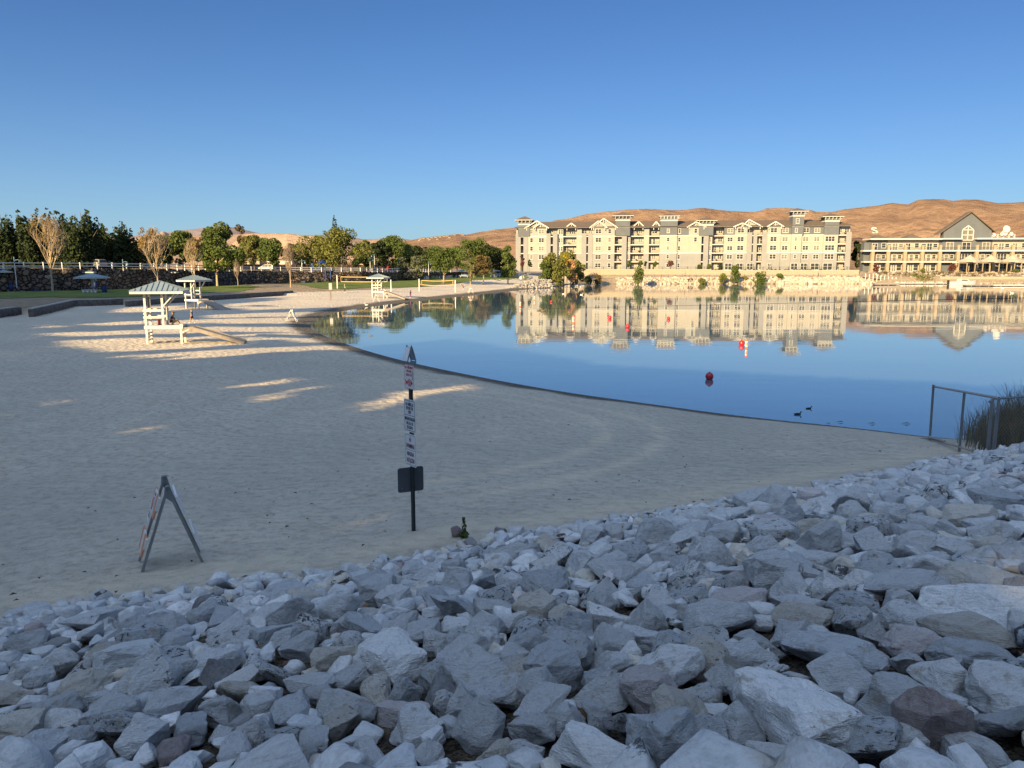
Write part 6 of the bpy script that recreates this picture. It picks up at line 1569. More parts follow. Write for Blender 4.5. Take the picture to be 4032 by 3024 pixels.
# volleyball nets
NET = plain('yellow_tape', (.60, .42, .16), .7); CORD = plain('net_cord', (.05, .05, .05), .8)
def vball(lb, pa, pb, z, sag):
    a, b = at(*pa, z), at(*pb, z); a.z = H1(a.x, a.y); b.z = H1(b.x, b.y); o = thing('volleyball_net', lb, 'volleyball net', (a.x, a.y, a.z)); d = b-a
    for q in (Vector((0, 0, 0)), d): m = MB(); m.tube([q+Vector((0, 0, -.3)), q+Vector((0, 0, 2.55))], .11, 10); m.build('post', VINYL, o)
    top, bot = [], []
    for i in range(17):
        f = i/16; g = .07+.86*f; q = d*g; s_ = sag*4*f*(1-f); top.append(Vector((q.x, q.y, 2.25-s_))); bot.append(Vector((q.x, q.y, 1.35-s_*1.1)))
    m = MB()
    for L_ in (top, bot): 
        for u, v in zip(L_[:-1], L_[1:]): m.bar(u, v, .03, .10)
    m.bar(top[0], bot[0], .05); m.bar(top[-1], bot[-1], .05); m.build('tape', NET, o)
    m = MB()
    for f in np.linspace(0, 1, 60): i = min(15, int(f*16)); t_ = f*16-i; m.bar(top[i].lerp(top[i+1], t_), bot[i].lerp(bot[i+1], t_), .006)
    for j in range(1, 8):
        for i in range(16): m.bar(top[i].lerp(bot[i], j/8), top[i+1].lerp(bot[i+1], j/8), .006)
    m.build('net', CORD, o); m = MB(); m.bar((0, 0, 2.3), top[0], .012); m.bar((0, 0, 1.2), bot[0], .012); m.bar(d+Vector((0, 0, 2.3)), top[-1], .012); m.bar(d+Vector((0, 0, 1.2)), bot[-1], .012); m.build('cords', CORD, o)
vball('volleyball net behind the far lifeguard chair', (1329, 1144), (1540, 1143), 148, .05); vball('sagging volleyball net further along the beach', (1651, 1137), (1793, 1137), 160, .16)
p = gz(1303, 1176, .8); o = thing('beach_sign', 'small sign on a brown post between the second and third lifeguard chairs', 'sign', (p.x, p.y, H1(p.x, p.y))); m = MB(); m.box(-.05, .05, -.05, .05, -.2, 2.3); m.build('post', FENCEB, o); m = MB(); m.box(-.24, .24, -.09, -.055, 1.6, 2.6); m.build('sign_panel', GALV, o)
p = og(2050, 1108); o = thing('small_sign', 'small white sign at the edge of the far lawn, above the stone spit', 'sign', (p.x, p.y, p.z)); m = MB(); m.box(-.06, .06, -.06, .06, -.2, 1.2); m.build('post', FENCEB, o); m = MB(); m.box(-.3, .3, -.1, -.062, .7, 1.6); m.build('sign_panel', VINYL, o)
p = og(1645, 1086); o = thing('red_sign', 'small red sign behind the sagging volleyball net', 'sign', (p.x, p.y, p.z)); m = MB(); m.box(-.05, .05, -.05, .05, -.2, 1.6); m.build('post', FENCEB, o); m = MB(); m.box(-.35, .35, -.1, -.055, .9, 1.8); m.build('sign_panel', CARR, o)
# dry curb round the far lawn tip
struct(ribbon('kerb', gl([(2040, 1104), (2078, 1101), (2092, 1094), (2088, 1087), (2070, 1082)], 2.3), .5, CONC, .22))

# striped trestles
STRIPE = N('striped_board'); k = STRIPE; sp_ = k.n('ShaderNodeSeparateXYZ'); k.l(k.coord('Object'), sp_.inputs[0])
st_ = k.math('FRACT', k.math('MULTIPLY', k.math('ADD', sp_.outputs[0], k.math('MULTIPLY', sp_.outputs[2], .55)), 2.7)); wear = k.ramp(k.noise(k.coord('Object'), 14, 4, .7), [(.42, 1), (.6, .8)])
k.set(k.mix(k.math('MULTIPLY', k.math('GREATER_THAN', st_, .5), wear), (.62, .62, .60), (.55, .21, .08)), .45, 0, .4); STRIPE = k.m
STEELG = plain('galvanised_leg', (.25, .27, .27), .55, .5, vary=.2); BLK = plain('black_print', (.02, .02, .025), .6); REDP = plain('red_print', (.42, .03, .035), .6); SIGNW = plain('white_sign_face', (.66, .67, .68), .4, vary=.03, spec=.4); NAVY = plain('navy_print', (.03, .045, .09), .6)
def trestle(lb, p, rz, s=1.0, spread=.36, wdt=.66, detail=True, legm=None, boardm=None, solid=False):
    """A-shaped folding barricade: two leg frames hinged at the top, striped boards on each face"""
    o = thing('folding_barricade', lb, 'barricade', p, rz, 'folding barricades on the sand'); Ht = 1.06; lm = legm or STEELG; bm_ = boardm or STRIPE
    for y in (-1, 1):
        for x in (-1, 1):
            m = MB(); m.bar((x*wdt/2, y*spread, -.06), (x*wdt/2, -y*.012, Ht), .03, .062, up=(1, 0, 0)); m.build('leg', lm, o)
    def on(y, z): return y*(spread*(1-z/Ht)+.03)
    for y in (-1, 1):
        m = MB(); m.box(-.01, .01, 0, 0, 0, 0) if False else None
        bl = ((.18, .42), (.66, .93)) if not solid else ((.06, .98),)
        for (z0, z1) in bl:
            tilt = math.atan2(spread, Ht)*y
            b = MB(); b.box(-wdt/2-.03, wdt/2+.03, -.012, .012, 0, z1-z0); q = b.build('board', bm_ if y < 0 else SIGNW if not solid else bm_, o, loc=(0, on(y, z0)+y*.018, z0)); q.rotation_euler.x = tilt
    for x in (-1, 1):
        m = MB(); m.prism([(-.045, Ht-.13), (.085, Ht-.25), (.03, Ht), (-.03, Ht)], x*wdt/2-.018, x*wdt/2-.014, 'x') if x < 0 else m.prism([(-.045, Ht-.13), (.085, Ht-.25), (.03, Ht), (-.03, Ht)], x*wdt/2+.014, x*wdt/2+.018, 'x'); m.build('hinge_plate', lm, o)
    if detail:
        tilt = math.atan2(spread, Ht)*-1; z0 = .56
        n_ = MB(); n_.box(-.12, .12, -.006, .006, 0, .40); q = n_.build('notice', SIGNW, o, loc=(.0, on(-1, z0)-.036, z0)); q.rotation_euler.x = tilt
        r_ = MB(); nn = 28
        for i in range(nn):
            a0, a1 = 6.2832*i/nn, 6.2832*(i+1)/nn; r_.add([(.085*math.cos(a0), -.008, .085*math.sin(a0)), (.085*math.cos(a1), -.008, .085*math.sin(a1)), (.064*math.cos(a1), -.008, .064*math.sin(a1)), (.064*math.cos(a0), -.008, .064*math.sin(a0))], [(0, 1, 2, 3)])
        r_.bar((-.05, -.0085, .05), (.05, -.0085, -.05), .016, .003, up=(0, 1, 0)); r_.v = [(x, y, z+.235) for x, y, z in r_.v]; r_.build('prohibition_ring', REDP, q)
        b_ = MB(); b_.box(-.09, .09, -.0075, -.0065, .055, .075); b_.box(-.09, .09, -.0075, -.0065, .095, .11); b_.box(-.07, .07, -.0075, -.0065, .345, .365); b_.build('print', BLK, q)
    o.scale = (s, s, s); return o
p = on_ground(674, 2207); trestle('folding barricade with orange and white stripes near the stones, left foreground', p+Vector((0, 0, .02)), R(-62), .99, .37, .56)
p = on_ground(1612, 1424); trestle('silver folding barricade at the waterline behind the sign post', p, R(-48), .92, .33, .5, False, STEELG, SIGNW, True)
for px, py, lb, rz in ((1150, 1266, 'pale folding barricade on sunlit sand where the shore curves', -85), (1481, 1189, 'folding barricade below the farthest lifeguard chair', -80), (1853, 1155, 'folding barricade beyond the second volleyball net', -70)):
    p = on_ground(px, py); trestle(lb, p, R(rz), 1.15, .45, .6, False, VINYL)
# ------------------------------------------------------------------ sign post in front
def text_mesh(lines, mat_i=0):
    """lines: (text, x, z, height, squeeze) -> mesh lying in the x-z plane, facing -y"""
    bm = bmesh.new(); dg = None
    for (tx, x, z, h, wmax) in lines:
        cu = bpy.data.curves.new('t', 'FONT'); cu.body = tx; cu.align_x = 'CENTER'; cu.size = 1; cu.extrude = .004; cu.resolution_u = 2; cu.offset = .028
        to = bpy.data.objects.new('t', cu); COL.objects.link(to); bpy.context.view_layer.update()
        me = bpy.data.meshes.new_from_object(to.evaluated_get(bpy.context.evaluated_depsgraph_get())); bpy.data.objects.remove(to); bpy.data.curves.remove(cu)
        xs = [v.co.x for v in me.vertices]; wd_ = max(xs)-min(xs); hh = .72
        M = Matrix.Translation((x, -.0065, z)) @ Matrix.Rotation(R(90), 4, 'X') @ Matrix.Diagonal((wmax/wd_, h/hh, .25, 1)) @ Matrix.Translation((-(max(xs)+min(xs))/2, -.36, 0))
        me.transform(M); bm.from_mesh(me); bpy.data.meshes.remove(me)
    me = bpy.data.meshes.new('lettering'); bm.to_mesh(me); bm.free(); return me
def rrect(w, h, r, n=4):
    o = []
    for cx, cz, a0 in ((w/2-r, h/2-r, 0), (-w/2+r, h/2-r, 90), (-w/2+r, -h/2+r, 180), (w/2-r, -h/2+r, 270)):
        for i in range(n+1): a = R(a0+90*i/n); o.append((cx+r*math.cos(a), cz+r*math.sin(a)))
    return o
def frame_line(m, w, h, r, t, y):
    A, B = rrect(w, h, r), rrect(w-2*t, h-2*t, max(.001, r-t)); n = len(A)
    m.add([(a[0], y, a[1]) for a in A]+[(b[0], y, b[1]) for b in B], [(i, (i+1) % n, n+(i+1) % n, n+i) for i in range(n)])
PY = 9.82
pb = on_ground(1624, 2090); PY = pb.y
POSTM = plain('green_grey_post', (.045, .052, .055), .6, .4, vary=.25)
BACKM = plain('sign_back', (.075, .085, .095), .55, .3, vary=.08)
sp = thing('sign_post', 'perforated metal post carrying four signs, standing in the sand before the stones', 'sign post', (pb.x, pb.y, pb.z), R(-52))
zt = at(1610, 1450, PY).z-pb.z
m = MB()      # U channel with a row of holes on its web
m.box(-.026, -.0205, -.0, .032, -.3, zt); m.box(.0205, .026, -.0, .032, -.3, zt)
m.box(-.040, -.026, .027, .032, -.3, zt); m.box(.026, .040, .027, .032, -.3, zt)
z = -.3
while z < zt-.02:
    m.box(-.0205, -.0052, 0, .005, z, z+.0254); m.box(.0052, .0205, 0, .005, z, z+.0254); m.box(-.0052, .0052, 0, .005, z+.0115, z+.0254); z += .0254
m.build('post', POSTM, sp)
def sign(px, py, w, h, nm='sign_panel', r=.02):
    zc = at(px, py, PY).z-pb.z; m = MB(); m.prism(rrect(w, h, r), -.006, -.002); return m.build(nm, SIGNW, sp, loc=(0, 0, zc))
s1 = sign(1610, 1484, .25, .345); m = MB(); frame_line(m, .246, .341, .018, .006, -.0066); m.build('border', REDP, s1)
o = link('lettering', text_mesh([('NO FISHING', 0, .135, .036, .215), ('FROM', 0, .083, .034, .125), ('BEACH', 0, .030, .034, .145)]), s1); o.data.materials.append(REDP)
fp = [(-.095, -.04), (-.07, -.075), (-.085, -.03), (-.10, .0), (-.065, -.05)]
m = MB(); n = 22; up_ = [(-.062+.165*i/n, -.083+.052*math.sin(math.pi*(i/n)**.85)*(1 if i < n else 1)) for i in range(n+1)]; lo_ = [(x, -.083-(z+.083)) for x, z in up_[::-1]][1:-1]
m.add([(x, -.0066, z) for x, z in up_+lo_], [tuple(range(len(up_+lo_)))]); m.add([(-.045, -.0066, -.083), (-.105, -.0066, -.035), (-.092, -.0066, -.083), (-.105, -.0066, -.130)], [(0, 1, 2, 3)])
m.build('fish', REDP, s1)
m = MB(); nn = 24
for i in range(nn):
    a0, a1 = 2*math.pi*i/nn, 2*math.pi*(i+1)/nn; c_ = (.012, -.083)
    m.add([(c_[0]+.040*math.cos(a0), -.0076, c_[1]+.040*math.sin(a0)), (c_[0]+.040*math.cos(a1), -.0076, c_[1]+.040*math.sin(a1)), (c_[0]+.032*math.cos(a1), -.0076, c_[1]+.032*math.sin(a1)), (c_[0]+.032*math.cos(a0), -.0076, c_[1]+.032*math.sin(a0))], [(0, 1, 2, 3)])
m.bar((-.012, -.0078, -.107), (.036, -.0078, -.059), .008, .001, up=(0, 1, 0)); m.build('prohibition_ring', SIGNW, s1)
m = MB(); m.tube([(.096, -.008, .095), (.096, -.008, -.02), (.090, -.008, -.034), (.082, -.008, -.026)], .003, 6); m.build('hook', NAVY, s1)
s2 = sign(1612, 1637, .315, .47, r=.03); m = MB(); frame_line(m, .289, .441, .024, .008, -.0066); m.box(-.13, .13, -.007, -.0065, .002, .009); m.build('border', NAVY, s2)
o = link('lettering', text_mesh([('NO UMBRELLAS', 0, .165, .046, .215), ('BEYOND THIS', 0, .108, .046, .185), ('POINT', 0, .051, .044, .085)]), s2); o.data.materials.append(NAVY); o = link('lettering', text_mesh([('NINGUNOS PARAGUAS', 0, -.045, .048, .272), ('MAS ALLA DE', 0, -.110, .046, .185), ('ESTA PUNTA', 0, -.170, .044, .165)]), s2); o.data.materials.append(NAVY)
s3 = sign(1612, 1772, .315, .47, r=.03); m = MB(); frame_line(m, .289, .441, .024, .005, -.0066); m.box(-.13, .13, -.007, -.0065, -.003, .002); m.build('border', NAVY, s3)
o = link('lettering', text_mesh([('NO', 0, .150, .056, .055), ('SWIMMING', 0, .060, .062, .225)]), s3); o.data.materials.append(plain('maroon_print', (.10, .045, .06), .6)); o = link('lettering', text_mesh([('NINGUNA', 0, -.058, .060, .195), ('NATACION', 0, -.150, .064, .21)]), s3); o.data.materials.append(plain('maroon_print', (.10, .045, .06), .6))
for q, zz in ((s1, .15), (s2, .20), (s2, -.19), (s3, .19), (s3, -.19)):
    m = MB(); m.lathe([(.0075, 0), (.006, .005), (.002, .006)], 8, M=Matrix.Translation((0, -.006, zz)) @ Matrix.Rotation(R(90), 4, 'X')); m.build('bolt', BLK, q)
zc = at(1619, 1890, PY).z-pb.z; m = MB(); m.prism(rrect(.385, .365, .035), .034, .038); q = m.build('sign_panel', BACKM, sp, loc=(0, 0, zc)); q['label'] = 'sign seen from its plain dark back'
q.rotation_euler.z = R(52+24)
m = MB()
for x, z in ((.13, .12), (-.13, -.12)): m.lathe([(.006, 0), (.005, .004)], 8, M=Matrix.Translation((x, .034, z)) @ Matrix.Rotation(R(90), 4, 'X'))
m.build('bolt', GALV, q)

# lone brown stone, weed and leaf specks on the sand
p = on_ground(1797, 2112); ob = link('rock', LO['round'][0].copy(), None); ob.data.materials.clear(); ob.data.materials.append(M_ROCK); ob.color = (.24, .17, .16, 1)
a_ = 46/3000*9.9*.62; ob.matrix_world = Matrix.Translation((p.x, p.y, p.z+.05)) @ Matrix.Diagonal((a_, a_, a_*1.25, 1)); tag(ob, 'lone reddish brown stone standing in the sand beside a weed', 'rock')
p = on_ground(1967, 2112); ob = link('rock', LO['block'][1], None); m_ = LO['block'][1].copy(); m_.materials.clear(); m_.materials.append(M_ROCK); ob.data = m_; ob.color = (.25, .24, .24, 1); ob.matrix_world = Matrix.Translation((p.x, p.y, p.z+.05)) @ Matrix.Diagonal((.10, .10, .12, 1)); tag(ob, 'small dark stone on the sand right of the lone brown stone', 'rock')
WEED = LEAF['green']; p = on_ground(1828, 2120); o = thing('weed', 'tall green weed growing beside the lone brown stone', 'plant', p); m = MB(); m.tube([(0, 0, -.02), (.005, 0, .14), (-.012, 0, .30)], [.006, .005, .002], 6); m.build('stem', WEED, o)
V, Fq = leaves([(0, 0, .05, .07, .06, .045), (0, 0, .16, .025, .025, .14), (-.01, 0, .26, .012, .012, .05)], 170, .036, np.random.default_rng(4)); link('leaves', np_mesh('leaves', V, Fq, WEED), o)
sg = np.random.default_rng(13); Vs, Fs = [], []; o_ = 0
for i in range(420):
    x, y = sg.uniform(-26, 14), sg.uniform(7.5, 42) if i % 2 else sg.uniform(7.5, 20)
    if bankd(x, y) < toe(x, y)+.1: continue
    d_, in_ = sdist(np.array([[x, y]]), lake)
    if in_[0] or d_[0] < .6: continue
    z = H1(x, y)+.03; s_ = sg.uniform(.012, .045); a = sg.uniform(0, 6.28); c_, n_ = math.cos(a)*s_, math.sin(a)*s_
    Vs += [(x-c_, y-n_, z), (x-n_*.5, y+c_*.5, z+s_*.5), (x+c_, y+n_, z+.004), (x+n_*.5, y-c_*.5, z+s_*.35)]; Fs.append((o_, o_+3, o_+2, o_+1)); o_ += 4
tag(link('leaf_litter', np_mesh('leaf_litter', Vs, Fs, plain('dark_litter', (.05, .04, .032), .9, vary=.4))), 'dark bits of leaf and twig strewn on the sand', 'litter', kind='stuff')
# leaves caught between the stones
Vs, Fs = [], []; o_ = 0
for i in range(900):
    t = sg.uniform(-5, 14); b_ = sg.uniform(1.2, 8.3); x = CD[0]*t-CD[1]*b_; y = CD[1]*t+CD[0]*b_; z = H1(x, y)+sg.uniform(.01, .05); s_ = sg.uniform(.02, .06); a = sg.uniform(0, 6.28); c_, n_ = math.cos(a)*s_, math.sin(a)*s_
    Vs += [(x-c_, y-n_, z), (x-n_*.6, y+c_*.6, z+s_*.6), (x+c_, y+n_, z+.004), (x+n_*.6, y-c_*.6, z+s_*.3)]; Fs.append((o_, o_+3, o_+2, o_+1)); o_ += 4
tag(link('dead_leaves', np_mesh('dead_leaves', Vs, Fs, plain('russet_leaf', (.13, .075, .045), .8, vary=.4))), 'russet dead leaves caught between the bank stones', 'leaves', kind='stuff')

# chain link fence at the water's edge
CHAIN = plain('chain_wire', (.33, .35, .37), .4, .7)
A = on_ground(3661, 1737); C_ = on_ground(3910, 1806); hf = 1.62
A.z = H1(A.x, A.y); C_.z = H1(C_.x, C_.y); Bp_ = A.lerp(C_, .60)
ztop = at(3651, 1522, A.y).z; ztopC = at(3893, 1568, C_.y).z
ft = thing('chain_link_fence', 'chain link fence panel standing from the water edge to the stones, reeds behind', 'fence', A); D_ = C_-A; L_ = D_.xy.length
def tp(f): return Vector((D_.x*f, D_.y*f, (ztop*(1-f)+ztopC*f)-A.z))
def bt_(f): return Vector((D_.x*f, D_.y*f, D_.z*f+.05))
m = MB(); m.tube([(0, 0, -.3), tp(0)+Vector((-.03, 0, .05))], .032, 10); m.build('post', GALV, ft)
m = MB(); m.tube([bt_(.55)-Vector((0, 0, .3)), tp(.55)], .03, 10); m.build('post', GALV, ft)
m = MB(); m.tube([bt_(1)-Vector((0, 0, .3)), tp(1)], .032, 10); m.build('post', GALV, ft)
m = MB(); m.tube([tp(0), tp(1)], .028, 10); m.build('top_rail', GALV, ft)
m = MB(); m.tube([bt_(-.28)-Vector((0, 0, .06)), bt_(.0)-Vector((0, 0, -.03)), bt_(.75)], .028, 8); m.tube([bt_(.1)+Vector((.1, .5, 0)), bt_(.35)+Vector((.1, .3, 0))], .03, 8); m.build('fallen_rail', GALV, ft)
def chain(parent, P, L, n):
    """diamond mesh between P(f,g): f along 0..1, g up 0..1"""
    m = MB(); st_ = n
    hgt = (P(.5, 1)-P(.5, 0)).length; k_ = L/hgt
    for i in range(-int(st_/k_)-1, st_+1):
        for sgn in (1, -1):
            f0 = i/st_; f1 = f0+hgt/L
            if sgn < 0: f0, f1 = f1, f0
            g0, g1 = 0., 1.
            def cl(fa, ga, fb, gb):
                if fa < 0: t = (0-fa)/(fb-fa); fa, ga = 0, ga+(gb-ga)*t
                if fa > 1: t = (1-fa)/(fb-fa); fa, ga = 1, ga+(gb-ga)*t
                return fa, ga
            if max(f0, f1) <= 0 or min(f0, f1) >= 1: continue
            a = cl(f0, g0, f1, g1); b = cl(f1, g1, f0, g0); m.tube([P(*a), P(*b)], .0008, 3, cap=False)
    return m.build('mesh_panel', CHAIN, parent)
chain(ft, lambda f, g: bt_(f).lerp(tp(f), g), L_, int(L_/.095))
# second run going off to the right, behind the reeds
E0 = Vector((C_.x-.15, C_.y+1.2, 0)); E0 = at(3908, 1570, C_.y+1.6); E1 = at(4300, 1545, C_.y+2.4)
ft2 = thing('chain_link_fence', 'second chain link run going behind the reeds to the right edge', 'fence', (E0.x, E0.y, .1)); D2 = Vector((E1.x-E0.x, E1.y-E0.y, E1.z-E0.z)); zt2 = E0.z-.1
m = MB(); m.tube([(0, 0, -.2), (0, 0, zt2)], .036, 10); m.build('post', GALV, ft2); m = MB(); m.tube([(D2.x, D2.y, -.2), (D2.x, D2.y, zt2+D2.z)], .032, 10); m.build('post', GALV, ft2)
m = MB(); m.tube([(-.25, -.3, zt2-.02), (0, 0, zt2), (D2.x, D2.y, zt2+D2.z)], .026, 10); m.build('top_rail', GALV, ft2)
chain(ft2, lambda f, g: Vector((D2.x*f, D2.y*f, .05+(zt2+D2.z*f-.05)*g)), D2.xy.length, int(D2.xy.length/.095))
# reeds: far too many stalks to count
k = N('dry_reed'); n1 = k.noise(k.coord('World'), 2.2, 3); k.set(k.ramp(n1, [(.3, (.045, .05, .022)), (.55, (.13, .10, .05)), (.75, (.21, .155, .08))]), .8, 0, .2); REED = k.m
Vs, Fs = [], []; o_ = 0; gg = np.random.default_rng(31)
fx1 = C_.x; nr = 0
for _try in range(60000):
    if nr >= 5600: break
    x = gg.uniform(10.5, 23); y = gg.uniform(C_.y-.2, A.y+4.5); bd0 = float(bankd(x, y)); f = (W/2+x/(y*CP+EYE*SP)*F-3700)/230
    if bd0 < float(toe(x, y))-.2 or f < 0: continue
    # behind the line of the fence
    n_side = (x-A.x)*(-D_.y)+(y-A.y)*D_.x
    if n_side/ L_ < .25: continue
    dens = sm(.2, 1.0, f)
    if gg.random() > dens: continue
    nr += 1; z = max(-.1, H1(x, y))-.05; h = gg.uniform(.55, 1.25)*(.55+.75*min(1.6, max(.2, f)))*(1.0 if gg.random() < .9 else 1.3); h = min(h*.86, 1.75)
    a = gg.uniform(0, 6.28); bend = gg.uniform(.05, .35)*h*(1 if gg.random() < .85 else 2); w = gg.uniform(.006, .013); ca, sa = math.cos(a), math.sin(a); pv = None
    b_ = gg.uniform(0, 6.28); wx, wy = math.cos(b_)*w, math.sin(b_)*w
    for j in range(4):
        t = j/3; px_, py_, pz_ = x+ca*bend*t*t, y+sa*bend*t*t, z+h*(t-.12*t*t*bend/h); q = 1-.8*t
        Vs += [(px_-wx*q, py_-wy*q, pz_), (px_+wx*q, py_+wy*q, pz_)]
        if j: Fs.append((o_-2, o_-1, o_+1, o_))
        o_ += 2
tag(link('reeds', np_mesh('reeds', Vs, Fs, REED)), 'dense stand of dry brown reeds behind the chain link fence at the right', 'reeds', kind='stuff')

# things on the far hills
HILLW = plain('pale_house_wall', (.33, .285, .24), .9)
q = at(3440, 907, 2050)
me = letter_on_hill(); lt = link('hillside_letter', me); lt.data.materials.append(plain('whitewashed_stone', (.52, .48, .42), .9))
dg_ = bpy.context.evaluated_depsgraph_get(); dg_.update()
def hit(px, py):
    d = ray(px, py).normalized(); r_ = S.ray_cast(dg_, Vector((0, 0, EYE))+d*330, d); return (r_[1], r_[2]) if r_[0] else None
bpy.context.view_layer.update(); dg_ = bpy.context.evaluated_depsgraph_get()
lt.hide_viewport = True; bpy.context.view_layer.update(); dg_ = bpy.context.evaluated_depsgraph_get()
h_ = hit(3440, 912)
lt.hide_viewport = False
pos, nrm = (h_ if h_ else (q, Vector((0, -.8, .6))))
sc = 24/3000*pos.y/.7; wsc = 33/3000*pos.y/.62
lt.matrix_world = Matrix.Translation(pos+Vector((0, -6, 2))) @ Matrix.Rotation(R(52), 4, 'X') @ Matrix.Diagonal((wsc, sc*1.25, 1, 1)); tag(lt, 'big white letter S laid out on the brown hillside', 'letter')
for i, (px, py, w) in enumerate(((1655, 937, 16), (1668, 935, 12), (1685, 934, 14), (1700, 932, 12), (1716, 930, 16), (1733, 929, 12), (1749, 926, 16), (1762, 925, 14), (1790, 921, 12), (1822, 921, 16), (1650, 943, 12), (1690, 940, 14), (1722, 938, 12), (1770, 932, 14))):
    h_ = hit(px, py+5)
    pp = h_[0] if h_ and h_[0].y > 800 else at(px, py, 1800)
    wd_ = w*.75/3000*pp.y; t = thing('hill_house', 'pale house %s' % ['at the left end of the ridge', 'second along the ridge from the left', 'low roofed third along the ridge', 'fourth along the ridge from the left', 'wide fifth along the ridge', 'sixth along the ridge from the left', 'wide seventh along the ridge', 'eighth along the ridge from the left', 'ninth, standing apart on the ridge', 'last on the ridge at the right', 'below the ridge, left one', 'below the ridge, second one', 'below the ridge, third one', 'below the ridge, right one'][i], 'house', (pp.x, pp.y, pp.z-1), 0, 'houses along the far ridge')
    m = MB(); m.box(-wd_/2, wd_/2, 0, 9, -3, 2.6); m.build('wall', HILLW, t); m = MB(); m.prism([(-wd_/2-.5, 2.603), (wd_/2+.5, 2.603), (wd_*.25, 4.2), (-wd_*.25, 4.2)], -.5, 9.5); m.build('roof', SHINGLE, t)
for i, (px, pyb, h) in enumerate(((2622, 828, 16), (2651, 829, 14))):
    pp = at(px, pyb, 2590); hh = h/3000*2590; t = thing('pylon', ['left of the two thin power pylons on the ridge', 'right of the two thin power pylons on the ridge'][i], 'pylon', (pp.x, pp.y, pp.z-2)); m = MB()
    for s_ in (-1, 1): m.bar((s_*2.2, 0, 0), (s_*2.0, 0, hh+2), .35)
    m.bar((-4, 0, hh*.85), (4, 0, hh*.85), .3); m.bar((-2.2, 0, 1), (2, 0, hh*.8), .2); m.bar((2.2, 0, 1), (-2, 0, hh*.8), .2); m.build('frame', GALV, t)
# ------------------------------------------------------------------ people
SKIN = plain('skin', (.45, .27, .19), .6, vary=.06); HAIRD = plain('dark_hair', (.03, .022, .016), .7); HAIRB = plain('brown_hair', (.16, .09, .05), .7)
def skin_mesh(name, V, E, Rd, mat, parent, lev=1):
    me = bpy.data.meshes.new(name); me.from_pydata([tuple(v) for v in V], E, []); o = bpy.data.objects.new(name, me); COL.objects.link(o)
    md = o.modifiers.new('skin', 'SKIN'); md.use_smooth_shade = True; md.use_x_symmetry = False
    for i, r in enumerate(Rd): me.skin_vertices[0].data[i].radius = (r, r) if not hasattr(r, '__len__') else r
    me.skin_vertices[0].data[0].use_root = True
    sb = o.modifiers.new('sub', 'SUBSURF'); sb.levels = lev; sb.render_levels = lev
    bpy.context.view_layer.update(); m2 = bpy.data.meshes.new_from_object(o.evaluated_get(bpy.context.evaluated_depsgraph_get())); bpy.data.objects.remove(o)
    m2.name = name; m2.materials.clear(); m2.materials.append(mat); return link(name, m2, parent)
